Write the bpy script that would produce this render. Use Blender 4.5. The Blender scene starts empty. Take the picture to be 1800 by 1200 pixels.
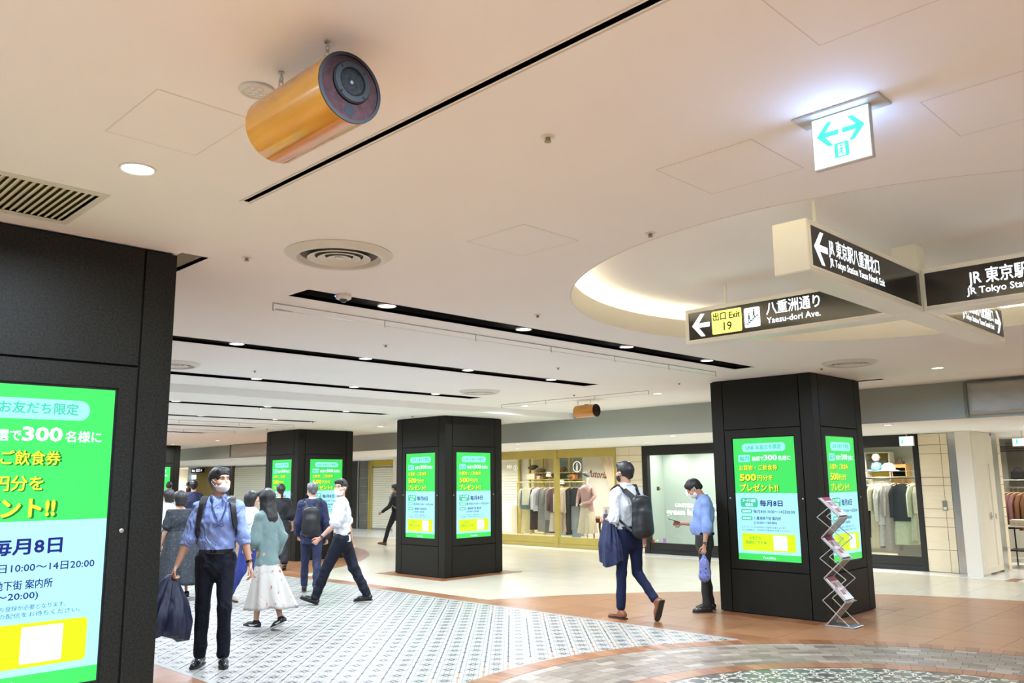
import bpy, bmesh, math, random
import numpy as np
from mathutils import Vector, Matrix

random.seed(7)
C = bpy.context.scene.collection
sc = bpy.context.scene
PI = math.pi

# ------------------------------------------------------------------ camera, world, exposure
def setup_camera():
    yaw, pitch, roll, f = -0.78309, 0.16445, -0.01013, 1470.15
    fw = Vector((math.sin(yaw)*math.cos(pitch), math.cos(yaw)*math.cos(pitch), math.sin(pitch)))
    r = Vector((math.cos(yaw), -math.sin(yaw), 0)); u = r.cross(fw)
    r2 = math.cos(roll)*r + math.sin(roll)*u
    u2 = -math.sin(roll)*r + math.cos(roll)*u
    cd = bpy.data.cameras.new('camera'); cam = bpy.data.objects.new('camera', cd); C.objects.link(cam)
    m = Matrix((( r2.x, u2.x, -fw.x, 0.0), (r2.y, u2.y, -fw.y, 0.0), (r2.z, u2.z, -fw.z, 1.6), (0, 0, 0, 1)))
    cam.matrix_world = m
    cd.sensor_width = 36; cd.lens = 36*f/1800; cd.clip_start = 0.05; cd.clip_end = 120
    sc.camera = cam
setup_camera()
sc.view_settings.view_transform = 'Standard'
sc.view_settings.look = 'None'
sc.view_settings.gamma = 1.0
sc.view_settings.exposure = 0.18
sc.view_settings.use_curve_mapping = False
w = bpy.data.worlds.new('world'); sc.world = w; w.use_nodes = True
w.node_tree.nodes['Background'].inputs[0].default_value = (1.0, 0.95, 0.9, 1)
w.node_tree.nodes['Background'].inputs[1].default_value = 0.35
sc.cycles.max_bounces = 7; sc.cycles.diffuse_bounces = 5; sc.cycles.glossy_bounces = 3
sc.cycles.transmission_bounces = 4; sc.cycles.transparent_max_bounces = 8
sc.cycles.caustics_reflective = False; sc.cycles.caustics_refractive = False
sc.cycles.sample_clamp_indirect = 6.0
LAMP_COL = (0.83, 0.955, 1.11)
NEAR_COL = (0.66, 0.95, 1.32)  # bluer tint, chosen for the added lamps close to the camera
P_SLOT, P_MAIN, P_SOFFIT, P_NEAR = 37.0, 36.0, 20.0, 135.0
HC, HL, XSTEP, HS = 2.815, 2.711, -10.15, 2.33

# ------------------------------------------------------------------ materials
MATS = {}
def mat(name, col, rough=0.5, metal=0.0, emit=None, estr=1.0, alpha=None, trans=0.0, spec=None, coat=0.0, sheen=0.0):
    if name in MATS: return MATS[name]
    m = bpy.data.materials.new(name); m.use_nodes = True
    b = m.node_tree.nodes['Principled BSDF']
    b.inputs['Base Color'].default_value = (*col, 1)
    b.inputs['Roughness'].default_value = rough
    b.inputs['Metallic'].default_value = metal
    if emit is not None:
        b.inputs['Emission Color'].default_value = (*emit, 1)
        b.inputs['Emission Strength'].default_value = estr
    if trans: b.inputs['Transmission Weight'].default_value = trans
    if spec is not None: b.inputs['Specular IOR Level'].default_value = spec
    if coat: b.inputs['Coat Weight'].default_value = coat
    if sheen: b.inputs['Sheen Weight'].default_value = sheen
    MATS[name] = m
    return m
def s2l(r, g, b):
    f = lambda c: (c/255/12.92) if c/255 <= 0.04045 else ((c/255+0.055)/1.055)**2.4
    return (f(r), f(g), f(b))
def noisy(name, c1, c2, scale=8, rough=0.5, detail=4, coords='Object', bump=0.0, spec=None, coat=0.0, metal=0.0, lo=0.35, hi=0.65, stretch=None):
    if name in MATS: return MATS[name]
    m = mat(name, c1, rough, metal, spec=spec, coat=coat)
    nt = m.node_tree; N = nt.nodes; L = nt.links; b = N['Principled BSDF']
    tc = N.new('ShaderNodeTexCoord'); no = N.new('ShaderNodeTexNoise'); cr = N.new('ShaderNodeValToRGB')
    no.inputs['Scale'].default_value = scale; no.inputs['Detail'].default_value = detail
    src = tc.outputs[coords]
    if stretch:
        mp = N.new('ShaderNodeMapping'); mp.inputs['Scale'].default_value = stretch
        L.new(src, mp.inputs[0]); src = mp.outputs[0]
    L.new(src, no.inputs['Vector']); L.new(no.outputs['Fac'], cr.inputs[0])
    cr.color_ramp.elements[0].position = lo; cr.color_ramp.elements[1].position = hi
    cr.color_ramp.elements[0].color = (*c1, 1); cr.color_ramp.elements[1].color = (*c2, 1)
    L.new(cr.outputs[0], b.inputs['Base Color'])
    if bump:
        bp = N.new('ShaderNodeBump'); bp.inputs['Strength'].default_value = bump
        L.new(no.outputs['Fac'], bp.inputs['Height']); L.new(bp.outputs[0], b.inputs['Normal'])
    return m
def piece_mat(name, cols, rough=0.4, scale=14, var=0.12, spec=None, coat=0.0):
    """each object gets its own tone (Object Info random) plus fine grain"""
    if name in MATS: return MATS[name]
    m = mat(name, cols[0], rough, spec=spec, coat=coat)
    nt = m.node_tree; N = nt.nodes; L = nt.links; b = N['Principled BSDF']
    oi = N.new('ShaderNodeObjectInfo'); cr = N.new('ShaderNodeValToRGB'); cr.color_ramp.interpolation = 'LINEAR'
    at = N.new('ShaderNodeAttribute'); at.attribute_name = 'tone'
    ad = N.new('ShaderNodeMath'); ad.operation = 'ADD'; fr = N.new('ShaderNodeMath'); fr.operation = 'FRACT'
    L.new(oi.outputs['Random'], ad.inputs[0]); L.new(at.outputs['Fac'], ad.inputs[1]); L.new(ad.outputs[0], fr.inputs[0])
    L.new(fr.outputs[0], cr.inputs[0])
    el = cr.color_ramp.elements
    while len(el) < len(cols): el.new(0.5)
    for i, c in enumerate(cols):
        el[i].position = i/(len(cols)-1); el[i].color = (*c, 1)
    tc = N.new('ShaderNodeTexCoord'); no = N.new('ShaderNodeTexNoise'); no.inputs['Scale'].default_value = scale
    geo = N.new('ShaderNodeNewGeometry')
    L.new(geo.outputs['Position'], no.inputs['Vector'])
    mx = N.new('ShaderNodeMix'); mx.data_type = 'RGBA'; mx.blend_type = 'MULTIPLY'
    mr = N.new('ShaderNodeMapRange'); mr.inputs[3].default_value = 1-var; mr.inputs[4].default_value = 1+var
    L.new(no.outputs['Fac'], mr.inputs[0])
    mx.inputs[0].default_value = 1.0
    L.new(cr.outputs[0], mx.inputs[6]); L.new(mr.outputs[0], mx.inputs[7])
    L.new(mx.outputs[2], b.inputs['Base Color'])
    return m

# ------------------------------------------------------------------ mesh helpers
class MB:
    def __init__(s): s.v = []; s.f = []; s.m = []; s.uv = []; s.tone = []; s.cur = 0
    def add(s, vs, fs, uv=None, tone=0.0):
        o = len(s.v); s.v += [tuple(p) for p in vs]
        for f in fs:
            s.f.append(tuple(i+o for i in f)); s.m.append(s.cur)
        s.tone += [tone]*len(vs)
        return s
    def box(s, x0, x1, y0, y1, z0, z1, tone=0.0):
        vs = [(x0,y0,z0),(x1,y0,z0),(x1,y1,z0),(x0,y1,z0),(x0,y0,z1),(x1,y0,z1),(x1,y1,z1),(x0,y1,z1)]
        return s.add(vs, [(3,2,1,0),(4,5,6,7),(0,1,5,4),(1,2,6,5),(2,3,7,6),(3,0,4,7)], tone=tone)
    def prism(s, poly, z0, z1, tone=0.0):
        n = len(poly)
        vs = [(x,y,z0) for x,y in poly]+[(x,y,z1) for x,y in poly]
        fs = [tuple(range(n-1,-1,-1)), tuple(range(n,2*n))]+[(i,(i+1)%n,n+(i+1)%n,n+i) for i in range(n)]
        return s.add(vs, fs, tone=tone)
    def tube(s, pts, r, n=8, cap=True, r2=None):
        pts = [Vector(p) for p in pts]; m = len(pts); vs = []
        rs = [r+(( r2 if r2 is not None else r)-r)*i/max(1,m-1) for i in range(m)] if not isinstance(r, (list,tuple)) else list(r)
        prev = None
        for i, p in enumerate(pts):
            d = (pts[min(i+1,m-1)]-pts[max(i-1,0)])
            d = d.normalized() if d.length > 1e-9 else Vector((0,0,1))
            if prev is None: a = d.orthogonal().normalized()
            else:
                a = prev-d*prev.dot(d)
                a = a.normalized() if a.length > 1e-6 else d.orthogonal().normalized()
            prev = a; b = d.cross(a)
            for k in range(n):
                t = 2*PI*k/n; vs.append(p+(a*math.cos(t)+b*math.sin(t))*rs[i])
        fs = [(i*n+k, i*n+(k+1)%n, (i+1)*n+(k+1)%n, (i+1)*n+k) for i in range(m-1) for k in range(n)]
        if cap: fs += [tuple(range(n-1,-1,-1)), tuple(range((m-1)*n, m*n))]
        return s.add(vs, fs)
    def lathe(s, prof, c=(0,0,0), axis='z', n=32, closed=False):
        """prof: list of (r, h); h runs along axis"""
        vs = []; m = len(prof)
        for r, h in prof:
            for k in range(n):
                t = 2*PI*k/n; a, b = r*math.cos(t), r*math.sin(t)
                p = {'z': (a,b,h), 'x': (h,a,b), 'y': (b,h,a)}[axis]
                vs.append((p[0]+c[0], p[1]+c[1], p[2]+c[2]))
        fs = [(i*n+k, i*n+(k+1)%n, (i+1)*n+(k+1)%n, (i+1)*n+k) for i in range(m-1) for k in range(n)]
        if closed: fs += [((m-1)*n+k, (m-1)*n+(k+1)%n, (k+1)%n, k) for k in range(n)]
        else:
            if prof[0][0] > 1e-6: fs.append(tuple(range(n-1,-1,-1)))
            if prof[-1][0] > 1e-6: fs.append(tuple(range((m-1)*n, m*n)))
        return s.add(vs, fs)
    def sheet(s, grid, thick=0.0, normal=None):
        """grid[i][j] of points -> surface; with thickness a second layer offset by normal*thick"""
        nu, nv = len(grid), len(grid[0])
        vs = [p for row in grid for p in row]
        fs = [(i*nv+j, i*nv+j+1, (i+1)*nv+j+1, (i+1)*nv+j) for i in range(nu-1) for j in range(nv-1)]
        return s.add(vs, fs)
    def mesh(s, name, mats, smooth=False, weld=False):
        me = bpy.data.meshes.new(name); me.from_pydata([tuple(v) for v in s.v], [], s.f)
        for m in (mats if isinstance(mats, (list,tuple)) else [mats]): me.materials.append(m)
        if any(s.m): me.polygons.foreach_set('material_index', s.m)
        if any(s.tone):
            a = me.attributes.new('tone', 'FLOAT', 'POINT'); a.data.foreach_set('value', s.tone)
        if weld or smooth:
            bm = bmesh.new(); bm.from_mesh(me)
            if weld: bmesh.ops.remove_doubles(bm, verts=bm.verts, dist=1e-5)
            bmesh.ops.recalc_face_normals(bm, faces=bm.faces)
            bm.to_mesh(me); bm.free()
        if smooth is True:
            me.polygons.foreach_set('use_smooth', [True]*len(me.polygons))
        elif smooth:
            me.polygons.foreach_set('use_smooth', [True]*len(me.polygons))
            me.set_sharp_from_angle(angle=math.radians(smooth))
        me.update()
        return me
    def obj(s, name, mats, parent=None, smooth=False, weld=False, loc=None, rot=None):
        return link(name, s.mesh(name, mats, smooth, weld), parent, loc, rot)
def link(name, data, parent=None, loc=None, rot=None):
    o = bpy.data.objects.new(name, data); C.objects.link(o)
    if parent is not None: o.parent = parent
    if loc is not None: o.location = loc
    if rot is not None: o.rotation_euler = rot
    return o
def tag(o, label=None, cat=None, group=None, kind=None):
    if label: o['label'] = label
    if cat: o['category'] = cat
    if group: o['group'] = group
    if kind: o['kind'] = kind
    return o
def thing(name, label, cat, loc=(0,0,0), rz=0.0, group=None):
    o = link(name, None, None, loc, (0,0,rz)); o.empty_display_size = 0.1
    return tag(o, label, cat, group)
def B(x0,x1,y0,y1,z0,z1): return MB().box(x0,x1,y0,y1,z0,z1)
def rbox(x0,x1,y0,y1,z0,z1, r=0.004, seg=1, name='x', mats=None, smooth=True):
    bm = bmesh.new(); bmesh.ops.create_cube(bm, size=1)
    for v in bm.verts:
        v.co = Vector((x0+(v.co.x+.5)*(x1-x0), y0+(v.co.y+.5)*(y1-y0), z0+(v.co.z+.5)*(z1-z0)))
    bmesh.ops.bevel(bm, geom=bm.edges[:], offset=r, segments=seg, affect='EDGES', profile=0.5)
    me = bpy.data.meshes.new(name); bm.to_mesh(me); bm.free()
    if mats: me.materials.append(mats)
    return me
_T = {}
def text_mesh(s, size, m, bold=0.0, align='LEFT', shear=0.0, space=1.0, extrude=0.0, xscale=1.0, fit=None):
    key = (s, size, m.name, bold, align, shear, space, xscale, fit)
    if key in _T: return _T[key]
    cu = bpy.data.curves.new('lettering', 'FONT'); cu.body = s; cu.size = size; cu.align_x = align
    cjk = bold < .0022 or any(ord(ch) > 0x2fff for ch in s); cu.offset = 0 if cjk else bold; cu.shear = shear; cu.space_character = space; cu.resolution_u = 2; cu.extrude = extrude
    o = bpy.data.objects.new('lettering', cu); C.objects.link(o)
    dg = bpy.context.evaluated_depsgraph_get()
    me = bpy.data.meshes.new_from_object(o.evaluated_get(dg), depsgraph=dg); me.name = 'lettering'
    bpy.data.objects.remove(o); me.materials.clear(); me.materials.append(m)
    n = len(me.vertices); co = np.zeros(n*3); me.vertices.foreach_get('co', co); co = co.reshape(-1,3)
    if n:
        if fit:   # fit text to a given width
            wdt = co[:,0].max()-co[:,0].min(); x0 = {'LEFT': co[:,0].min(), 'CENTER': 0.5*(co[:,0].max()+co[:,0].min()), 'RIGHT': co[:,0].max()}[align]
            co[:,0] = (co[:,0]-x0)*fit/wdt
        co[:,0] *= xscale
        me.vertices.foreach_set('co', co.ravel()); me.update()
        if cjk and bold > 0:      # heavier strokes: the outline repeated with small shifts
            fs = [tuple(p.vertices) for p in me.polygons]; V = []; F_ = []
            for q in range(6):
                a = q*PI/3; V += [(x+bold*math.cos(a), y+bold*math.sin(a), z+q*2e-6) for x, y, z in co]
                F_ += [tuple(i+q*n for i in f) for f in fs]
            me = bpy.data.meshes.new('lettering'); me.from_pydata(V, [], F_); me.materials.append(m)
    _T[key] = me
    return me
# frame matrices: local (u right, v up, w out of the face)
def face_matrix(origin, u, v):
    u = Vector(u).normalized(); v = Vector(v).normalized(); n = u.cross(v)
    return Matrix(((u.x,v.x,n.x,origin[0]),(u.y,v.y,n.y,origin[1]),(u.z,v.z,n.z,origin[2]),(0,0,0,1)))
def put(name, me, M, u, v, w, parent=None):
    o = link(name, me, parent); o.matrix_local = M @ Matrix.Translation((u,v,w)); return o
def rounded_rect(u0,u1,v0,v1,r,n=5):
    pts = []
    for cx,cy,a0 in ((u1-r,v1-r,0),(u0+r,v1-r,PI/2),(u0+r,v0+r,PI),(u1-r,v0+r,1.5*PI)):
        for k in range(n+1):
            a = a0+k/n*PI/2; pts.append((cx+r*math.cos(a), cy+r*math.sin(a)))
    return pts
def clip_poly(poly, inside, inter):
    out = []
    for i in range(len(poly)):
        a, b = poly[i-1], poly[i]; ia, ib = inside(a), inside(b)
        if ib:
            if not ia: out.append(inter(a,b))
            out.append(b)
        elif ia: out.append(inter(a,b))
    return out
def clip_half(poly, nx, ny, d):       # keep nx*x+ny*y <= d
    f = lambda p: nx*p[0]+ny*p[1]-d
    def it(a,b):
        t = f(a)/(f(a)-f(b)); return (a[0]+(b[0]-a[0])*t, a[1]+(b[1]-a[1])*t)
    return clip_poly(poly, lambda p: f(p) <= 1e-9, it)
def clip_disc(poly, c, r, n=120):
    for k in range(n):
        a = 2*PI*(k+.5)/n
        nx, ny = math.cos(a), math.sin(a)
        if max(nx*(p[0]-c[0])+ny*(p[1]-c[1]) for p in poly) > r*0.99:
            poly = clip_half(poly, nx, ny, r*math.cos(PI/n)+nx*c[0]+ny*c[1])
            if len(poly) < 3: return []
    return poly
def area(poly): return 0.5*sum(poly[i-1][0]*poly[i][1]-poly[i][0]*poly[i-1][1] for i in range(len(poly)))
# ------------------------------------------------------------------ materials used by the building
M_ceil = noisy('ceiling_paint', (0.935,0.93,0.925), (0.95,0.945,0.935), scale=1.5, rough=0.75)
M_ceil2 = noisy('ceiling_paint_cool', (0.94,0.94,0.925), (0.95,0.95,0.94), scale=1.2, rough=0.8)
M_black = mat('black_trough', (0.010,0.010,0.010), 0.5)
M_dark = mat('dark_gap', (0.004,0.004,0.004), 0.9)
M_white_metal = mat('white_metal', (0.80,0.79,0.74), 0.35)
M_fascia = noisy('fascia_paint', (0.37,0.41,0.37), (0.42,0.44,0.40), scale=0.35, rough=0.6, lo=0.3, hi=0.7)
M_wall = noisy('wall_paint', (0.82,0.78,0.69), (0.85,0.81,0.73), scale=0.6, rough=0.7)
M_granite = noisy('black_granite', (0.0055,0.005,0.0036), (0.020,0.0178,0.0115), scale=95, rough=0.5, detail=6, lo=0.35, hi=0.72, bump=0.05, spec=0.22)
M_joint = mat('black_joint', (0.003,0.003,0.003), 0.9)
M_steel = mat('brushed_steel', (0.55,0.56,0.55), 0.28, 1.0)
M_chrome = mat('chrome', (0.75,0.76,0.75), 0.15, 1.0)
M_gold = noisy('gold_frame', (0.50,0.40,0.10), (0.55,0.44,0.12), scale=3, rough=0.38, metal=0.25)
M_black_frame = mat('black_frame', (0.012,0.011,0.010), 0.35)
M_grout = noisy('floor_grout', (0.36,0.33,0.27), (0.41,0.38,0.32), scale=2, rough=0.5)
M_lens = mat('lamp_lens', (1,1,1), 0.4, emit=(1.0,0.97,0.93), estr=9.0)
M_tile_wall = noisy('beige_tile', (0.82,0.71,0.50), (0.86,0.76,0.57), scale=4, rough=0.4, stretch=(1,1,6))
def struct(name, mb, m, parent=None, smooth=False):
    o = mb.obj(name, m, parent, smooth)
    if parent is None: o['kind'] = 'structure'
    return o
# ------------------------------------------------------------------ ceiling with openings
def grid_plate(mb, x0, x1, y0, y1, z0, z1, holes):
    xs = sorted({x0,x1,*[min(max(v,x0),x1) for h in holes for v in h[:2]]})
    ys = sorted({y0,y1,*[min(max(v,y0),y1) for h in holes for v in h[2:]]})
    free = lambda cx, cy: not any(h[0] < cx < h[1] and h[2] < cy < h[3] for h in holes)
    for i in range(len(xs)-1):      # merge cells along y
        j = 0
        while j < len(ys)-1:
            if free((xs[i]+xs[i+1])/2, (ys[j]+ys[j+1])/2):
                k = j
                while k+1 < len(ys)-1 and free((xs[i]+xs[i+1])/2, (ys[k+1]+ys[k+2])/2): k += 1
                mb.box(xs[i], xs[i+1], ys[j], ys[k+1], z0, z1); j = k+1
            else: j += 1
    return mb
RC = (-1.95, 5.57); RR = 2.16
SLOT_X = [-4.72-2.225*i for i in range(16)]
SLOT_Y = (2.80, 8.42)
holes = [(x-.105, x+.105, *SLOT_Y) for x in SLOT_X]
ring_sq = (RC[0]-2.45, RC[0]+2.45, RC[1]-2.45, RC[1]+2.45)
SLIT = (-3.29, 0.6, 1.664, 1.677)
GR = (-4.13, -3.655, 0.25, 1.185)
POCKETS = [(-5.75, -4.30, 1.83, 1.97), (-6.05, -4.10, 10.70, 10.80)]
hi_holes = [h for h in holes if h[0] > XSTEP] + [ring_sq, SLIT, GR] + POCKETS
mb = MB(); grid_plate(mb, XSTEP, 7.0, -0.7, 11.8, HC, HC+0.02, hi_holes)
# square block around the round coffer
n = 96
for k in range(n):
    a0, a1 = 2*PI*k/n, 2*PI*(k+1)/n
    def sq(a):
        c, s = math.cos(a), math.sin(a); t = 2.45/max(abs(c),abs(s)); return (RC[0]+t*c, RC[1]+t*s)
    def ci(a): return (RC[0]+RR*math.cos(a), RC[1]+RR*math.sin(a))
    mb.prism([ci(a0), sq(a0), sq(a1), ci(a1)], HC, HC+0.02)
ceiling = struct('ceiling', mb, M_ceil)
mb = MB(); grid_plate(mb, -62, XSTEP-.021, -0.7, 11.8, HL, HL+0.02, [h for h in holes if h[1] < XSTEP])
struct('ceiling', mb, M_ceil2)
struct('trim_1', B(XSTEP-0.02, XSTEP, -0.7, 11.8, HL, HC+0.02), M_ceil2)
# roof slab above everything so no sky comes in
struct('ceiling', B(-62, 7.1, -5.2, 19.5, 3.35, 3.45), M_dark)
# coffer: lip, cove shelf, upper ceiling
LIP = 2.972; UP = 3.075
mb = MB(); mb.lathe([(RR-.006, HC-.001), (RR-.006, LIP), (RR+.04, LIP), (RR+.04, LIP-.01), (RR-.001, LIP-.01), (RR-.001, HC-.001)], (RC[0],RC[1],0), n=n, closed=True)
struct('trim_2', mb, mat('lip_paint', (0.80,0.76,0.66), 0.6), smooth=40)
mb = MB(); mb.lathe([(RR+.04, HC+.06), (RR+.42, HC+.06), (RR+.42, UP)], (RC[0],RC[1],0), n=64)
mb.f = mb.f[:-2]; mb.m = mb.m[:-2]
struct('trim_3', mb, M_wall, smooth=40)
mb = MB(); mb.lathe([(0.0, UP), (RR+.45, UP), (RR+.45, UP+.02), (0, UP+.02)], (RC[0],RC[1],0), n=64)
struct('ceiling', mb, M_ceil2)
cove = thing('cove_light', 'warm light strip hidden behind the lip of the round ceiling recess', 'light', (RC[0],RC[1],HC+.1))
mb = MB(); mb.lathe([(RR+.14, .0), (RR+.20, .0), (RR+.20, .02), (RR+.14, .02)], (0,0,0), n=64, closed=True)
mb.obj('light_strip', mat('cove_strip', (1,1,1), 0.5, emit=(1.0,0.90,0.66), estr=16.0), cove)
# slot troughs with their round lamps
def area_lamp(parent, loc, power, size=0.11, col=LAMP_COL, spread=170):
    l = bpy.data.lights.new('lamp', 'AREA'); l.shape = 'DISK'; l.size = size; l.energy = power; l.color = col
    l.spread = math.radians(spread)
    o = link('lamp', l, parent); o.location = loc; return o
lens_me = MB().lathe([(0, 0), (.058, 0), (.058, .01), (0, .01)], n=20).mesh('lens', M_lens)
rim_me = MB().lathe([(.0585, -.001), (.067, -.004), (.069, .0), (.069, .012), (.0585, .012)], n=24, closed=True).mesh('rim', M_white_metal, smooth=40)
NUMW = ['nearest', 'second', 'third', 'fourth', 'fifth', 'sixth', 'seventh', 'eighth', 'ninth', 'tenth', 'eleventh']
LY = (3.49, 4.88, 6.27, 7.66)
for i, x in enumerate(SLOT_X):
    z = HC if x > XSTEP else HL
    tr = link('trim_%d' % (10+i), None, None, (x, 5.6, z)); tr['kind'] = 'structure'
    mb = MB(); y0, y1 = SLOT_Y[0]-5.6, SLOT_Y[1]-5.6; D = .10
    mb.box(-.125, .125, y0-.02, y1+.02, D, D+.02)
    mb.box(-.125, -.105, y0-.02, y1+.02, .0, D); mb.box(.105, .125, y0-.02, y1+.02, .0, D)
    mb.box(-.105, .105, y0-.02, y0, .0, D); mb.box(-.105, .105, y1, y1+.02, .0, D)
    mb.obj('trough_box', M_black, tr)
    if i < 9:
        for j, y in enumerate(LY):
            d = thing('downlight', 'round lit downlight, %s along the %s black trough from the camera' % (('first','second','third','last')[j], NUMW[i]), 'downlight', (x, y, z+.012), group='trough downlights' if i > 3 else None)
            link('lens', lens_me, d); link('rim', rim_me, d)
            area_lamp(d, (0,0,-.008), P_SLOT)
    else:
        l = bpy.data.lights.new('lamp', 'AREA'); l.shape = 'RECTANGLE'; l.size = .15; l.size_y = 5; l.energy = 4*P_SLOT; l.color = LAMP_COL
        link('lamp', l, tr).location = (0,0,.03)
# other downlights
def downlight(x, y, z, label, power, group=None):
    d = thing('downlight', label, 'downlight', (x, y, z-.004), group=group)
    link('lens', lens_me, d); link('rim', rim_me, d)
    if power: area_lamp(d, (0,0,-.008), power, col=NEAR_COL if 'near' in label or 'behind the camera' in label else LAMP_COL)
downlight(-3.223, 1.177, HC, 'bright round downlight in the foreground beside the square air grille', P_MAIN)
downlight(-3.232, 10.10, HC, 'round downlight right of the near pillar display, by the grey fascia', P_MAIN)
downlight(-6.988, 9.98, HC, 'round downlight between the right pillar and the far hanging speaker', P_MAIN)
downlight(-9.616, 9.95, HC, 'round downlight left of the far hanging speaker', P_MAIN)
downlight(-13.94, 10.19, HL, 'round downlight above the gap between the middle and left pillars', P_MAIN)
for x in (-21.12, -23.89): downlight(x, 10.2, HL, 'small round downlight far back over the shuttered shops', P_MAIN, 'far ceiling downlights')
downlight(-1.0, 1.18, HC, 'added unseen downlight on the near side, right of the big loudspeaker', P_NEAR)  # out of frame, added so floor bounce brightens the near ceiling
for x in (1.2, 3.2): downlight(x, 1.18, HC, 'added unseen downlight on the near side of the hall', P_NEAR*.1, 'added near side downlights')  # unseen extra lamps, added as weak fill for the near ceiling
for x in (-3.2, -1.6, 0.2): downlight(x, -.25, HC, 'added unseen downlight behind the camera', P_NEAR*(.9 if x < -1 else .3), 'added downlights behind the camera')  # added behind the view to light the ceiling overhead
for (x, y) in ((1.2, 3.2), (1.2, 6.0), (1.2, 8.6), (3.6, 3.0), (3.6, 6.0), (3.6, 8.8)): downlight(x, y, HC, 'added downlight right of the round recess, outside the picture', P_NEAR*.12, 'added downlights right of the recess')  # added fill lamps beyond the right edge of the view
for x in (0.4, 3.6): downlight(x, 10.3, HC, 'added unseen downlight on the far side of the hall', P_MAIN, 'added far side downlights')  # unseen lamps added to extend the far row as fill light
for (x, y) in ((-4.65,12.25),(-8.27,12.2),(-12.02,12.2),(-18.07,12.5),(-25.2,12.7)):
    downlight(x, y, HS, 'round downlight at the front edge of the lower ceiling before %s' % {-4.65:'the black framed shop',-8.27:'the white lettered window',-12.02:'the gold framed shop',-18.07:'the left pillar',-25.2:'the far shutter'}[x], P_SOFFIT)
SFD = [(-10.2,14.1),(-13.77,13.97),(-7.0,14.0),(-3.0,14.0),(0.5,13.0),(-17.0,14.0),(-21.5,15.2),(-24.5,15.0),(-28,15.2),(-31,15.2),(-34,15.0)]  # far-left entries include lamps added to brighten the shutters
NUMW2 = ['first','second','third','fourth','fifth','sixth','seventh','eighth','ninth','tenth','last']
for (x, y) in SFD:
    downlight(x, y, HS, '%s from the left of the small downlights, some added, deep in the lower shop-front ceiling' % NUMW2[sorted(SFD).index((x,y))], P_SOFFIT)
# lower ceiling before the shops, fascia, walls
struct('ceiling', B(-62, 7, 11.831, 19.0, HS, HS+.02), M_ceil)
struct('wall_right', B(-27.5, 7, 11.8, 11.83, HS, 3.35), M_fascia)
struct('wall_right', B(-62, -27.5, 11.8, 11.83, HS, 3.35), M_wall)
struct('wall_right', B(-62, 7, 11.845, 11.87, HS+.03, 3.35), M_ceil)
struct('wall_front', B(-62, 7, -4.9, -4.8, 0, 3.35), M_wall)
struct('wall_front', B(-62, 7, -0.73, -0.7, HS, 3.35), M_fascia)
struct('ceiling', B(-62, 7, -4.9, -0.731, HS, HS+.02), M_ceil)
struct('wall_back', B(7, 7.1, -4.9, 19.4, 0, 3.35), M_wall)
struct('wall_left', B(-62.1, -62, -4.9, 19.4, 0, 3.35), M_wall)
for x in (-8,-1,5,-16,-26):
    downlight(x, -2.5, HS, 'added unseen downlight on the near side walkway', P_SOFFIT, 'added near walkway downlights')  # lamps added outside the view to help light the hall
# slit, grille pocket and shutter pockets above the openings
def pocket(r, depth, m):
    x0,x1,y0,y1 = r; mb = MB(); t = .006
    mb.box(x0-t,x1+t,y0-t,y1+t,HC+depth,HC+depth+.01)
    mb.box(x0-t,x0,y0-t,y1+t,HC,HC+depth); mb.box(x1,x1+t,y0-t,y1+t,HC,HC+depth)
    mb.box(x0,x1,y0-t,y0,HC,HC+depth); mb.box(x0,x1,y1,y1+t,HC,HC+depth)
    return mb
struct('trim_4', pocket(SLIT, .08, M_dark), mat('slit_inside', (0.03,0.022,0.016), 0.7))
mb = MB()
for y in (SLIT[2]-.02, SLIT[3]+.014): mb.box(SLIT[0]-.02, SLIT[1], y, y+.006, HC-.0015, HC)
struct('trim_5', mb, mat('slit_edge', (0.62,0.60,0.52), 0.5))
struct('trim_6', pocket(POCKETS[0], .13, None), M_wall)
struct('trim_7', pocket(POCKETS[1], .10, None), M_wall)
# ------------------------------------------------------------------ floor
FL = thing('floor', None, None); FL['kind'] = 'structure'
B(-62, 7, -4.8, 19.4, -.06, -.006).obj('slab', M_grout, FL)
D1 = ((-1.95,5.57), 7.1); D2 = ((-20.0,5.57), 7.1)
M_cream = piece_mat('cream_tile', [(0.59,0.525,0.40),(0.62,0.555,0.43),(0.60,0.535,0.41)], 0.24, 3, 0.03)
M_whitet = piece_mat('white_marble', [(0.80,0.78,0.72),(0.83,0.81,0.76)], 0.2, 3, 0.03)
M_terra = piece_mat('terracotta_tile', [(0.305,0.135,0.058),(0.35,0.162,0.073),(0.325,0.148,0.065),(0.36,0.172,0.082)], 0.3, 6, 0.06)
M_brick = piece_mat('brick_border', [(0.20,0.072,0.028),(0.32,0.14,0.065),(0.26,0.10,0.040),(0.36,0.17,0.085)], 0.3, 20, 0.12)
M_paver = piece_mat('stone_paver', [(0.185,0.135,0.098),(0.26,0.20,0.152),(0.14,0.102,0.072),(0.35,0.285,0.225),(0.21,0.158,0.115)], 0.36, 40, 0.15)
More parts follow.
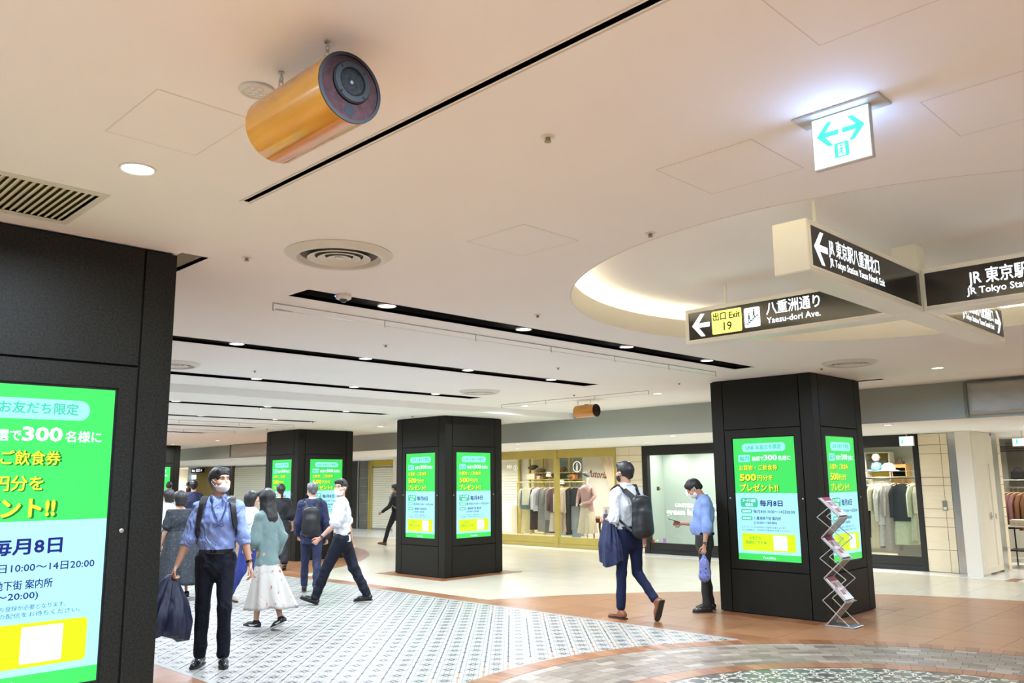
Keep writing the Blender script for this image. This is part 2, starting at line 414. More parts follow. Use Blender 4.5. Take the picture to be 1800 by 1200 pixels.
def mosaic_mat():
    m = mat('mosaic_tile', (0.8,0.82,0.8), 0.34, spec=0.25)
    nt = m.node_tree; N = nt.nodes; L = nt.links; b = N['Principled BSDF']
    uv = N.new('ShaderNodeUVMap'); sp = N.new('ShaderNodeSeparateXYZ'); L.new(uv.outputs[0], sp.inputs[0])
    def M(op, a, b_=None, c=None):
        n_ = N.new('ShaderNodeMath'); n_.operation = op
        for i, v in enumerate((a,b_,c)):
            if v is None: continue
            if hasattr(v, 'is_output'): L.new(v, n_.inputs[i])
            else: n_.inputs[i].default_value = v
        return n_.outputs[0]
    x = M('ABSOLUTE', M('SUBTRACT', sp.outputs[0], .5)); y = M('ABSOLUTE', M('SUBTRACT', sp.outputs[1], .5))
    # small square cells, thin grey joints
    fx = M('ABSOLUTE', M('SUBTRACT', M('FRACT', M('MULTIPLY', sp.outputs[0], 5)), .5)); fy = M('ABSOLUTE', M('SUBTRACT', M('FRACT', M('MULTIPLY', sp.outputs[1], 5)), .5))
    jx = M('GREATER_THAN', M('MAXIMUM', fx, fy), .44)
    # star of four arrow heads about a small ring
    mx_ = M('MAXIMUM', x, y); mn = M('MINIMUM', x, y)
    arrow = M('MULTIPLY', M('MULTIPLY', M('GREATER_THAN', mx_, .085), M('LESS_THAN', mx_, .27)), M('LESS_THAN', mn, M('MULTIPLY', M('SUBTRACT', .27, mx_), .60)))
    diam = M('ADD', x, y)
    ring = M('MULTIPLY', M('GREATER_THAN', diam, .09), M('LESS_THAN', diam, .15))
    d2 = M('ABSOLUTE', M('SUBTRACT', diam, .40)); dline = M('MULTIPLY', M('LESS_THAN', d2, .026), M('GREATER_THAN', mn, .06))
    cor = M('GREATER_THAN', mn, .43)
    dark = M('MAXIMUM', M('MAXIMUM', arrow, ring), M('MAXIMUM', M('MULTIPLY', dline, .75), cor))
    f = M('MAXIMUM', M('MULTIPLY', dark, .97), M('MULTIPLY', jx, .62))
    mx = N.new('ShaderNodeMix'); mx.data_type = 'RGBA'; L.new(f, mx.inputs[0])
    mx.inputs[6].default_value = (0.41,0.39,0.35,1); mx.inputs[7].default_value = (0.014,0.018,0.022,1)
    L.new(mx.outputs[2], b.inputs['Base Color'])
    return m
M_mosaic = mosaic_mat()
def uv_plate(name, poly, z0, z1, uvf, m):
    mb = MB().prism(poly, z0, z1); me = mb.mesh(name, m)
    ul = me.uv_layers.new(name='UVMap')
    for lp in me.loops:
        p = me.vertices[lp.vertex_index].co; ul.data[lp.index].uv = uvf(p)
    return me
def camdist(p): return math.hypot(p[0], p[1])
def lay(name, polys, z0, z1, m, limit, parent=None, uvfs=None, boxlike=False):
    """polys sorted by distance; the nearest 'limit' are objects, the rest one stuff part"""
    idx = sorted(range(len(polys)), key=lambda i: camdist(polys[i][0]))
    vis = [i for i in idx if visible(polys[i])]; rest = [i for i in idx if not visible(polys[i])]
    order = vis+rest
    parent = parent or FL
    for i in order[:limit]:
        p = polys[i]; cx = sum(q[0] for q in p)/len(p); cy = sum(q[1] for q in p)/len(p)
        loc = [(q[0]-cx, q[1]-cy) for q in p]
        if uvfs: me = uv_plate(name, loc, z0, z1, (lambda P, f=uvfs[i], cx=cx, cy=cy: f(P.x+cx, P.y+cy)), m)
        else:
            key = (name, tuple((round(a,3),round(b,3)) for a,b in loc))
            me = _cache.get(key)
            if me is None: me = _cache[key] = MB().prism(loc, z0, z1).mesh(name, m)
        link(name, me, parent, (cx, cy, 0))
    if order[limit:]:
        mb = MB(); uvs = []
        for i in order[limit:]:
            p = polys[i]; t = random.random(); mb.prism(p, z0, z1, tone=t+1e-4)
        me = mb.mesh(name, m)
        if uvfs:
            ul = me.uv_layers.new(name='UVMap'); k = 0; vi = 0; fi = 0
            owner = []
            for i in order[limit:]: owner += [i]*(2*len(polys[i]))
            for lp in me.loops:
                P = me.vertices[lp.vertex_index].co; ul.data[lp.index].uv = uvfs[owner[lp.vertex_index]](P.x, P.y)
        o = link(name, me, parent); o['kind'] = 'stuff'
_cache = {}
_yaw = -0.78309; _fwd = (math.sin(_yaw), math.cos(_yaw)); _rt = (math.cos(_yaw), -math.sin(_yaw))
def visible(poly):
    cx = sum(q[0] for q in poly)/len(poly); cy = sum(q[1] for q in poly)/len(poly)
    d = cx*_fwd[0]+cy*_fwd[1]; s = cx*_rt[0]+cy*_rt[1]
    if d < 6.3: return False
    if abs(s)/d > .66: return False
    # hidden behind the pillars' feet
    for (a,b,c,e) in PILL:
        if a < cx < b and c < cy < e: return False
        hit = 0
        for t in np.linspace(.3,.98,35):
            if a < cx*t < b and c < cy*t < e: hit = 1; break
        if hit: return False
    return True
PILL = [(-25.85,-24.5,9.36,10.7),(-5.73,-4.38,9.34,10.68),(-12.27,-10.93,9.34,10.68),(-17.0,-15.65,9.34,10.68),(-5.68,-4.33,.47,1.815)]
g = .0015
# cream tiles 0.6 m, white strip by the shops
cream = []
for i in range(-50, 6):
    for j in range(-9, 11):
        x0 = -5.23+.6*i+.0; y0 = 8.16+.6*j*1.0
        if j >= 11 or y0 > 14.75: continue
        x1, y1 = x0+.6, min(y0+.6, 14.8)
        c = (x0+.3, y0+.3)
        if any(math.hypot(px-d[0][0], py-d[0][1]) < d[1]-.02 for d in [D1] for px in [c[0]] for py in [c[1]]) and all(math.hypot(px-D1[0][0], py-D1[0][1]) < D1[1] for px in (x0,x1) for py in (y0,y1)): continue
        if all(math.hypot(px-D2[0][0], py-D2[0][1]) < D2[1] for px in (x0,x1) for py in (y0,y1)): continue
        if 2.9 < y0+.3 < 8.1 : continue
        cream.append([(x0+g,y0+g),(x1-g,y0+g),(x1-g,y1-g),(x0+g,y1-g)])
lay('cream_tile', cream, -.006, 0.0, M_cream, 290)
strip = []
for i in range(-50, 6):
    x0 = -5.23+.6*i
    strip.append([(x0+g,14.802),(x0+.6-g,14.802),(x0+.6-g,15.4),(x0+g,15.4)])
    strip.append([(x0+g,15.402),(x0+.6-g,15.402),(x0+.6-g,19.3),(x0+g,19.3)])
lay('white_tile', strip, -.006, 0.0006, M_whitet, 100)
# terracotta discs
terra = []
for D in (D1, D2):
    c, r = D
    for i in range(-12, 13):
        for j in range(-12, 13):
            x0, y0 = c[0]+.6*i-.02, c[1]+.6*j
            if D is D1 and (y0 < 5.57-7.2): continue
            sq_ = [(x0+g,y0+g),(x0+.6-g,y0+g),(x0+.6-g,y0+.6-g),(x0+g,y0+.6-g)]
            if math.hypot(x0+.3-c[0], y0+.3-c[1]) < 2.9 and D is D1: continue
            if x0 < -5.6 and D is D1 and 3.0 < y0+.0 and y0+.6 < 7.9: continue
            if D is D2 and 3.3 < y0 and y0+.6 < 7.9: continue
            p = clip_disc(sq_, c, r)
            if len(p) >= 3 and area(p) > .004: terra.append(p)
lay('terracotta_tile', terra, -.006, 0.0012, M_terra, 280)
# mosaic: square tiles laid on the diagonal between two brick borders
S = .2055; h_ = math.sqrt(.5)
YM0, YM1 = 3.36, 7.76
polys, uvfs = [], []
A0 = (-6.168, 4.796)
for i in range(-110, 40):
    for j in range(-60, 60):
        # i runs along (1,-1)/sqrt2, j along (1,1)/sqrt2
        cx = A0[0]+S*(i*h_+j*h_); cy = A0[1]+S*(-i*h_+j*h_)
        if cx < -30 or cx > -4.2 or cy < YM0-.2 or cy > YM1+.2: continue
        if math.hypot(cx-RC[0], cy-RC[1]) < 3.15: continue
        ga, gb = S/2-.0012, S/2-.0055
        def W(a, b_): return (cx+h_*a+h_*b_, cy-h_*a+h_*b_)
        p = [W(-ga,-gb), W(-ga,gb), W(ga,gb), W(ga,-gb)][::-1]
        if area(p) < 0: p = p[::-1]
        p = clip_half(p, 0, 1, YM1); 
        if len(p) >= 3: p = clip_half(p, 0, -1, -YM0)
        if len(p) < 3 or area(p) < .002: continue
        polys.append(p)
        uvfs.append(lambda X, Y, cx=cx, cy=cy: (((X-cx)*h_-(Y-cy)*h_)/S+.5, ((X-cx)*h_+(Y-cy)*h_)/S+.5))
B(-30, -2.2, YM0-.05, YM1+.05, -.006, -.0005).obj('mosaic_bed', mat('mosaic_joint', (0.05,0.06,0.062), 0.5), FL)
lay('mosaic_tile', polys, -.004, 0.0022, M_mosaic, 300, uvfs=uvfs)
for y0, y1 in ((YM1, YM1+.055), (YM0-.055, YM0)):
    B(-30, -4.6, y0+.001, y1-.001, -.004, .003).obj('metal_edge', mat('edge_strip', (0.30,0.31,0.28), 0.35), FL)
# brick strips along the mosaic
br = []
for (y0, y1) in ((YM1+.057, YM1+.33), (YM0-.33, YM0-.057)):
    x = -4.1 if y0 > 5 else -5.2
    while x > -26:
        br.append([(x-.30+g,y0),(x-g,y0),(x-g,y1),(x-.30+g,y1)]); x -= .30
lay('border_brick', br, -.006, .0026, M_brick, 120)
# round plaza: soldier courses, pavers, lattice centre
def ring_pieces(r0, r1, nseg, off, gap=.0025, sub=1):
    out = []
    for k in range(nseg):
        a0 = 2*PI*(k+off)/nseg; a1 = 2*PI*(k+1+off)/nseg
        d0 = gap/2/r0; d1 = gap/2/r1
        out.append([(RC[0]+r0*math.cos(a0+d0), RC[1]+r0*math.sin(a0+d0)), (RC[0]+r1*math.cos(a0+d1), RC[1]+r1*math.sin(a0+d1)),
                    (RC[0]+r1*math.cos(a1-d1), RC[1]+r1*math.sin(a1-d1)), (RC[0]+r0*math.cos(a1-d0), RC[1]+r0*math.sin(a1-d0))])
    return out
MB().prism([(RC[0]+3.415*math.cos(t*PI/60), RC[1]+3.415*math.sin(t*PI/60)) for t in range(120)], -.0055, .0018).obj('paver_bed', mat('paver_joint', (0.08,0.06,0.035), 0.6), FL)
lay('soldier_brick', ring_pieces(3.20, 3.41, 210, 0)+ring_pieces(2.15, 2.34, 145, 0), 0, .0058, M_brick, 290)
pv = []; r = 2.345; row = 0
while r < 3.19:
    nseg = int(2*PI*r/.185); pv += ring_pieces(r+.001, r+.0935, nseg, .5*(row % 2)+random.random()*.1, gap=.004)
    r += .0945; row += 1
lay('stone_paver', pv, 0, .0055, M_paver, 300)
M_lat_dark = noisy('lattice_dark', (0.085,0.080,0.068), (0.15,0.135,0.115), scale=20, rough=0.2)
M_lat_line = mat('lattice_line', (0.66,0.62,0.50), 0.3)
MB().prism([(RC[0]+2.145*math.cos(t*PI/60), RC[1]+2.145*math.sin(t*PI/60)) for t in range(120)], 0, .0045).obj('mosaic_centre', M_lat_dark, FL)
lat = MB(); a_ = .22
def bar(p, q, w_=.0095):
    if math.hypot(p[0]-RC[0],p[1]-RC[1]) > 2.14 or math.hypot(q[0]-RC[0],q[1]-RC[1]) > 2.14: return
    d = Vector((q[0]-p[0], q[1]-p[1])); n_ = Vector((-d.y, d.x)).normalized()*w_
    lat.prism([(p[0]-n_.x,p[1]-n_.y),(q[0]-n_.x,q[1]-n_.y),(q[0]+n_.x,q[1]+n_.y),(p[0]+n_.x,p[1]+n_.y)], .004, .0062)
for i in range(-10, 11):
    for j in range(-10, 11):
        cx, cy = RC[0]+i*a_, RC[1]+j*a_
        P8 = [(cx+.088*math.cos(PI/8+k*PI/4), cy+.088*math.sin(PI/8+k*PI/4)) for k in range(8)]
        for k in range(8):
            bar(P8[k], P8[(k+1)%8])
            mp = ((P8[k][0]+P8[(k+1)%8][0])/2, (P8[k][1]+P8[(k+1)%8][1])/2)
            e = (cx+.215*math.cos(PI/4+k*PI/4), cy+.215*math.sin(PI/4+k*PI/4))
            bar(P8[k], (P8[k][0]+.75*(P8[k][0]-P8[k-1][0]), P8[k][1]+.75*(P8[k][1]-P8[k-1][1])))
            bar(P8[k-1], (P8[k-1][0]-.75*(P8[k][0]-P8[k-1][0]), P8[k-1][1]-.75*(P8[k][1]-P8[k-1][1])))
lo = lat.obj('lattice_inlay', M_lat_line, FL); lo['kind'] = 'stuff'
# ------------------------------------------------------------------ granite pillars with screens
def em(name, rgb, k=1.0):
    c = s2l(*rgb); return mat(name, tuple(v*0.25 for v in c), 0.25, emit=tuple(v*k*.88 for v in c), estr=1.0)
E_green = em('screen_green', (62,214,92)); E_blue = em('screen_blue', (165,232,246)); E_white = em('screen_white', (222,248,252), 1.05)
E_pill = em('screen_pill', (150,236,232)); E_teal = em('screen_teal', (60,190,150)); E_yel = em('screen_yellow', (236,240,50), 1.05)
E_dkg = em('screen_darkgreen', (24,120,40), .8); E_navy = em('screen_navy', (22,28,110)); E_lime = em('screen_lime', (205,236,20), 1.05)
E_grass = em('screen_grass', (110,180,60)); E_small = em('screen_small', (60,90,140))
def poster(parent, M, W, H):
    """M: matrix from poster plane (u right, v up, w out) with origin at the lower left corner"""
    sx = W/.80
    def X(f): return f*W
    def Y_(f): return (1-f)*H
    def rr(u0,u1,f0,f1,r,m,w_,name='screen_field'):
        key = ('rr',round(u0,3),round(u1,3),round(f0,3),round(f1,3),m.name,round(W,2),round(H,2))
        me = _cache.get(key)
        if me is None:
            p = rounded_rect(X(u0),X(u1),Y_(f1),Y_(f0),r) if r else [(X(u0),Y_(f1)),(X(u1),Y_(f1)),(X(u1),Y_(f0)),(X(u0),Y_(f0))]
            me = _cache[key] = MB().prism(p, 0, .0006).mesh(name, m)
        return put(name, me, M, 0, 0, w_, parent)
    def tx(s, size, m, u, f, fitw=None, bold=0.0, align='LEFT', shadow=None, w_=.0035, shear=0.0):
        if shadow: put('lettering', text_mesh(s, size, shadow, bold+size*.020, align, fit=fitw and fitw*W*1.01), M, X(u)+size*.045, Y_(f)-size*.045, w_-.0006, parent)
        put('lettering', text_mesh(s, size, m, bold, align, shear=shear, fit=fitw and fitw*W), M, X(u), Y_(f), w_, parent)
    rr(0,1,0,.455,0,E_green,.001); rr(0,1,.455,.948,0,E_blue,.001); rr(0,1,.948,1,0,E_green,.001)
    rr(.15,.86,.045,.115,.045,E_pill,.002); tx('LINE お友だち限定', .058, E_teal, .505, .093, .58, .0012, 'CENTER')
    rr(.08,.275,.138,.198,.012,E_pill,.002); tx('毎月', .062, E_teal, .178, .186, .16, .0014, 'CENTER')
    tx('抽選で', .058, E_white, .31, .187, .19, .0014); tx('300', .088, E_white, .505, .187, .215, .003); tx('名様に', .058, E_white, .735, .187, .20, .0014)
    tx('お買物・ご飲食券', .070, E_yel, .085, .265, .63, .0011, shadow=E_dkg)
    tx('500', .112, E_yel, .085, .353, .28, .0042, shadow=E_dkg); tx('円分を', .074, E_yel, .385, .350, .25, .0014, shadow=E_dkg)
    tx('プレゼント!!', .098, E_yel, .085, .438, .62, .0034, shadow=E_dkg)
    rr(.08,.365,.497,.572,.03,E_teal,.002); tx('クーポン抽選', .040, E_white, .222, .528, .21, .001, 'CENTER'); tx('配信日', .040, E_white, .222, .561, .12, .001, 'CENTER')
    tx('毎月8日', .078, E_navy, .40, .558, .36, .0024)
    rr(.08,.265,.588,.622,.02,E_teal,.002); tx('抽選期間', .030, E_white, .172, .613, .14, .0006, 'CENTER'); tx('毎月8日10:00～14日20:00', .044, E_navy, .285, .617, .66, .0006)
    rr(.08,.265,.645,.679,.02,E_teal,.002); tx('受取場所', .030, E_white, .172, .670, .14, .0006, 'CENTER'); tx('八重洲地下街 案内所', .044, E_navy, .285, .672, .44, .0006)
    tx('(10:00～20:00)', .040, E_navy, .285, .706, .37, .0006)
    tx('※プレゼントにはLINEお友だち登録が必要となります。', .024, E_small, .085, .740, .72); tx('※ご当選後は、翌月8日の配信をお待ちください。', .024, E_small, .085, .763, .80)
    rr(.075,.93,.785,.925,.02,E_lime,.002); tx('お友だち', .042, E_grass, .29, .832, .19, .0008, 'CENTER'); tx('登録はこちら ▶', .042, E_grass, .305, .868, .34, .0008, 'CENTER')
    rr(.585,.80,.797,.913,.006,E_white,.003)
    tx('Yaechika', .040, E_white, .5, .985, .21, .0004, 'CENTER')
M_screen = mat('screen_glass', (0.01,0.011,0.012), 0.08)
M_screw = mat('screw', (0.45,0.44,0.38), 0.35, 0.8)
def pillar(label, x0, x1, y0, y1, H, faces, top=None):
    """faces: dict side -> (u_inset_left, display(u0,u1,z0,z1) or None)"""
    cx, cy = (x0+x1)/2, (y0+y1)/2
    t = thing('granite_pillar', label, 'pillar', (cx, cy, 0))
    hx, hy = (x1-x0)/2, (y1-y0)/2
    B(-hx+.02, hx-.02, -hy+.02, hy-.02, 0.0, H-.002).obj('core', M_joint, t)
    Z0, Z1 = .512, 2.19; c = .165; J = .006; T = .022
    for sx in (-1, 1):      # corner posts
        for sy in (-1, 1):
            mb = MB()
            def q(a, b): return tuple(sorted((a, b)))
            ax, bx = q(sx*(hx-c+J), sx*hx); ay, by = q(sy*(hy-T), sy*hy)
            mb.prism([(ax,ay),(bx,ay),(bx,by),(ax,by)], .012, H-.012)
            ax, bx = q(sx*(hx-T), sx*hx); ay, by = q(sy*(hy-c+J), sy*(hy-T))
            mb.prism([(ax,ay),(bx,ay),(bx,by),(ax,by)], .012, H-.012)
            mb.obj('corner_post', M_granite, t)
    sides = {'S': ((-hx,-hy,0),(1,0,0),2*hx), 'E': ((hx,-hy,0),(0,1,0),2*hy), 'N': ((hx,hy,0),(-1,0,0),2*hx), 'W': ((-hx,hy,0),(0,-1,0),2*hy)}
    for sd, (org, u, L_) in sides.items():
        Mf = face_matrix(org, u, (0,0,1))
        a, b = c+J, L_-c-J
        def panel(u0,u1,v0,v1,hole=None):
            mb = MB()
            if hole is None: mb.box(u0,u1,v0,v1,-T,0)
            else:
                h0,h1,g0,g1 = hole
                mb.box(u0,h0,v0,v1,-T,0); mb.box(h1,u1,v0,v1,-T,0); mb.box(h0,h1,v0,g0,-T,0); mb.box(h0,h1,g1,v1,-T,0)
            o = mb.obj('granite_panel', M_granite, t, weld=True); o.matrix_local = Mf
        panel(a, b, .012, Z0-J); panel(a, b, Z1+J, H-.012)
        d = faces.get(sd)
        if d:
            d0, d1, g0, g1 = d
            panel(a, b, Z0+J, Z1-J, (d0-.012, d1+.012, g0-.012, g1+.012))
            sc_ = link('display_screen', B(d0-.012, d1+.012, g0-.012, g1+.012, -T+.002, -.010).mesh('display_screen', M_screen), t); sc_.matrix_local = Mf
            # poster layers hang on the screen
            poster(sc_, Matrix.Translation((d0, g0, -.0095)), d1-d0, g1-g0)
            for uu in (d0-.07, d1+.07):
                s_ = MB().lathe([(0,0),(.011,0),(.011,.003),(.006,.005),(0,.005)], n=12).obj('screw', M_screw, t); s_.matrix_local = Mf @ Matrix.Translation((uu, (g0+g1)/2, 0))
        else: panel(a, b, Z0+J, Z1-J)
    # terracotta skirt bricks around the foot belong to the floor
    return t
pillar('black granite pillar filling the left edge, its green screen cut off by the frame', -5.675, -4.328, .47, 1.815, HC, {'E': (.268, 1.077, .69, 2.062)})
pillar('black granite pillar at the right with the zigzag magazine rack beside it', -5.725, -4.382, 9.34, 10.685, HC, {'S': (.277, 1.08, .63, 2.08), 'E': (.29, 1.075, .63, 2.08)})
pillar('black granite pillar in the middle of the picture with two green screens', -12.27, -10.932, 9.34, 10.685, HL, {'S': (.27, 1.065, .637, 2.085), 'E': (.268, 1.065, .637, 2.085)})
pillar('black granite pillar behind the walkers in the suit and white shirt', -16.98, -15.65, 9.34, 10.70, HL, {'S': (.27, 1.065, .637, 2.085), 'E': (.30, 1.10, .637, 2.085)})
pillar('farthest black granite pillar, a sliver seen right of the nearest pillar', -25.85, -24.5, 9.36, 10.70, HL, {'S': (.27, 1.065, .637, 2.085), 'E': (.268, 1.065, .637, 2.085)})
for (x0,x1,y0,y1) in ((-12.27,-10.932,9.34,10.685), (-5.725,-4.382,9.34,10.685)):
    k = 0
    for side in range(4):
        L_ = (x1-x0+.5) if side % 2 == 0 else (y1-y0+.5)
        nn = int(L_/.24)
        for i in range(nn):
            a, b = -.0+i*L_/nn+.001, (i+1)*L_/nn-.001
            if side == 0: r_ = (x0-.25+a, x0-.25+b, y0-.25, y0-.0)
            elif side == 1: r_ = (x1, x1+.25, y0-.25+a, y0-.25+b)
            elif side == 2: r_ = (x0-.25+a, x0-.25+b, y1, y1+.25)
            else: r_ = (x0-.25, x0, y0-.25+a, y0-.25+b)
            if side % 2 == 1 and (r_[2] < y0 or r_[3] > y1): continue
            MB().prism([(r_[0],r_[2]),(r_[1],r_[2]),(r_[1],r_[3]),(r_[0],r_[3])], -.004, .0032).obj('border_brick', M_brick, FL)
# ------------------------------------------------------------------ hanging cross-shaped sign
M_sign = mat('sign_white', (0.92,0.91,0.83), 0.35)
M_signblk = mat('sign_black', (0.022,0.021,0.018), 0.16)
E_sgn = mat('sign_letters', (0.8,0.8,0.8), 0.4, emit=(0.80,0.90,1.0), estr=1.5)
E_sgy = mat('sign_yellow', (0.8,0.8,0.2), 0.4, emit=(0.90,0.90,0.16), estr=1.15)
M_symdark = mat('sign_symbol', (0.02,0.06,0.09), 0.4); M_symy = mat('sign_dark_yellow', (0.04,0.05,0.0), 0.6)
SX, SY = -1.905, 5.59; AW = .095; AL = 1.66; ZB, ZT = 2.62, 2.895
sg = thing('hanging_direction_sign', 'white cross-shaped hanging sign box with black lettered panels under the round recess', 'sign', (SX, SY, ZB))
SH = ZT-ZB
lb = []
for k in range(4):
    a = k*PI/2; Rm = Matrix.Rotation(a, 4, 'Z')
    arm = rbox(AW, AL, -AW, AW, 0, SH, .006, 1, 'sign_arm', M_sign)
    o = link('sign_arm', arm, sg); o.matrix_local = Rm
link('sign_hub', rbox(-AW, AW, -AW, AW, 0.0005, SH-.0005, .001, 1, 'sign_hub', M_sign), sg)
link('centre_post', rbox(-.075, .075, -.075, .075, SH-.001, UP-ZB, .003, 1, 'centre_post', M_sign), sg)
for dx, dy in ((-1.35,0),(0,-1.35),(1.35,0),(0,1.35)):
    MB().tube([(dx,dy,SH-.01),(dx,dy,UP-ZB)], .011, 12).obj('hanging_rod', M_sign, sg, smooth=40)
def sign_panel(org, u, L_):
    Mf = face_matrix(org, u, (0,0,1))
    p = link('sign_panel', B(0, L_, .032, SH-.032, -.004, .0015).mesh('sign_panel', M_signblk), sg); p.matrix_local = Mf
    fr = MB()
    for (a0,a1,b0,b1) in ((-.012,0,.02,SH-.02),(L_,L_+.012,.02,SH-.02),(0,L_,.02,.032),(0,L_,SH-.032,SH-.02)): fr.box(a0,a1,b0,b1,-.003,.004)
    o = fr.obj('panel_frame', M_sign, sg, weld=True); o.matrix_local = Mf
    return p
def arrow_me(size, flip=False):
    s = size; mb = MB(); w_ = .085*s/.13*1.0
    k = -1 if flip else 1
    w_ = s*.11
    shaft = [(k*s*.28, -w_), (k*s, -w_), (k*s, w_), (k*s*.28, w_)]
    head1 = [(0, 0), (k*s*.50, s*.56), (k*s*.73, s*.56), (k*s*.30, 0)]
    head2 = [(0, 0), (k*s*.30, 0), (k*s*.73, -s*.56), (k*s*.50, -s*.56)]
    for p in (shaft, head1, head2):
        if area(p) < 0: p = p[::-1]
        mb.prism(p, 0, .001)
    return mb.mesh('arrow', E_sgn, weld=False)
# left arm (towards -x), front face
p = sign_panel((-AL+.035, -AW, 0), (1,0,0), AL-AW-.06)
put('arrow', arrow_me(.155), Matrix(), .03, SH/2, .002, p)
put('exit_plate', MB().prism(rounded_rect(0,.25,0,.175,.012), 0, .001).mesh('exit_plate', E_sgy), Matrix(), .205, SH/2-.087, .002, p)
put('lettering', text_mesh('出口 Exit', .068, M_symy, .0018, 'CENTER', fit=.225), Matrix(), .33, SH/2+.02, .0035, p)
put('lettering', text_mesh('19', .088, M_symy, .0018, 'CENTER'), Matrix(), .33, SH/2-.065, .0035, p)
put('symbol_plate', MB().prism(rounded_rect(0,.125,0,.145,.01), 0, .001).mesh('symbol_plate', E_sgn), Matrix(), .478, SH/2-.072, .002, p)
sm = MB()
for (x, y) in ((.038,.06),(.078,.085)):
    sm.box(x-.006,x+.006,y,y+.032,0,.001); sm.lathe([(0,0),(.006,0),(.006,.001),(0,.001)], (x,y+.041,0), n=10)
    sm.box(x-.009,x-.003,y-.018,y,0,.001); sm.box(x+.003,x+.009,y-.018,y,0,.001)
for i in range(6): sm.box(.015+i*.016,.033+i*.016,.022+i*.011,.030+i*.011,0,.001)
put('stair_symbol', sm.mesh('stair_symbol', M_symdark), Matrix(), .478, SH/2-.072, .0032, p)['kind'] = 'stuff'
put('lettering', text_mesh('八重洲通り', .100, E_sgn, .0014, fit=.40), Matrix(), .655, SH/2+.008, .002, p)
put('lettering', text_mesh('Yaesu-dori Ave.', .062, E_sgn, .0008, fit=.40), Matrix(), .655, SH/2-.062, .002, p)
# near arm (towards -y), right face
p = sign_panel((AW, -AL+.035, 0), (0,1,0), AL-AW-.06)
put('arrow', arrow_me(.155), Matrix(), .03, SH/2, .002, p)
put('lettering', text_mesh('JR 東京駅八重洲北口', .100, E_sgn, .0014, fit=.66), Matrix(), .20, SH/2-.005, .002, p)
put('lettering', text_mesh('JR Tokyo Station Yaesu North Exit', .058, E_sgn, .0008, fit=.72), Matrix(), .205, SH/2-.070, .002, p)
# right arm (towards +x), front face
p = sign_panel((AW+.025, -AW, 0), (1,0,0), AL-AW-.06)
put('lettering', text_mesh('JR 東京駅八重洲中央口', .100, E_sgn, .0014, fit=.78), Matrix(), .25, SH/2-.005, .002, p)
put('lettering', text_mesh('JR Tokyo Station Yaesu Central Exit', .058, E_sgn, .0008, fit=.84), Matrix(), .235, SH/2-.070, .002, p)
# far arm (towards +y), right face
p = sign_panel((AW, AW+.025, 0), (0,1,0), AL-AW-.06)
put('arrow', arrow_me(.155, True), Matrix(), AL-AW-.10, SH/2, .002, p)
put('lettering', text_mesh('JR 東京駅八重洲南口', .100, E_sgn, .0014, 'RIGHT', fit=.66), Matrix(), AL-AW-.29, SH/2-.005, .002, p)
put('lettering', text_mesh('JR Tokyo Station Yaesu South Exit', .058, E_sgn, .0008, 'RIGHT', fit=.72), Matrix(), AL-AW-.29, SH/2-.070, .002, p)
# ------------------------------------------------------------------ emergency exit sign
ex = thing('emergency_exit_sign', 'lit white and green emergency exit sign with two arrows hanging from the ceiling', 'exit sign', (-1.082, 2.665, 2.625))
M_ex = mat('exit_face', (0.8,0.9,0.9), 0.3, emit=(0.62,0.98,1.0), estr=1.0)
M_exg = mat('exit_green', (0.05,0.6,0.4), 0.3, emit=(0.06,0.86,0.50), estr=1.0)
link('mount_plate', rbox(-.148,.148,-.057,.057,HC-2.625-.008,HC-2.625-.0003,.002,1,'mount_plate',mat('exit_plate_grey',(0.55,0.55,0.52),.35)), ex)
link('housing', rbox(-.0985,.0985,-.012,.012,0,.182,.002,1,'housing',mat('exit_housing',(0.6,0.6,0.58),.4)), ex)
B(-.0975,.0975,-.009,.009,.182,.1818+.002).obj('trim_line', M_steel, ex)
B(-.0975,.0975,-.010,.010,.184,HC-2.625-.008).obj('neck', mat('exit_neck',(0.62,0.72,0.76),.3, emit=(0.3,0.42,0.48), estr=.5), ex)
for s_ in (-1, 1):
    Mf = face_matrix((-.0955*(-s_ if s_ < 0 else 1) if s_ > 0 else .0955, -s_*.0125, .003), (s_,0,0), (0,0,1))
    pf = link('lit_panel', B(0,.191,0,.176,-.001,.001).mesh('lit_panel', M_ex), ex); pf.matrix_local = Mf
    for fl, ux in ((False, .014), (True, .177)):
        me = arrow_me(.075, fl); me = me.copy(); me.materials.clear(); me.materials.append(M_exg)
        put('green_arrow', me, Matrix.Scale(1,4), ux, .112, .0012, pf)
    rm = MB(); rm.box(0,.048,0,.05,0,.001); put('door_symbol', rm.mesh('door_symbol', M_exg), Matrix(), .072, .022, .0012, pf)
    mn = MB(); mn.prism([(.012,.004),(.036,.004),(.036,.044),(.012,.044)],0,.001); put('doorway', mn.mesh('doorway', M_ex), Matrix(), .072, .022, .0024, pf)
    rn = MB(); rn.lathe([(0,0),(.0035,0),(.0035,.001),(0,.001)], (.022,.038,0), n=10)
    for q in ([(.022,.033),(.028,.031),(.026,.018),(.020,.020)], [(.026,.019),(.030,.006),(.026,.005),(.021,.018)], [(.021,.020),(.013,.014),(.014,.011),(.024,.016)], [(.023,.032),(.015,.027),(.016,.025),(.024,.029)], [(.028,.030),(.034,.026),(.033,.024),(.027,.027)]):
        rn.prism(q if area(q) > 0 else q[::-1], 0, .001)
    put('running_figure', rn.mesh('running_figure', M_exg), Matrix(), .072, .022, .0036, pf)['kind'] = 'stuff'
l = bpy.data.lights.new('lamp', 'AREA'); l.shape = 'RECTANGLE'; l.size = .18; l.size_y = .16; l.energy = .8; l.color = (0.28,0.45,1.0)
lo_ = link('lamp', l, ex); lo_.location = (0,-.016,.09); lo_.rotation_euler = (-PI/2, 0, 0)
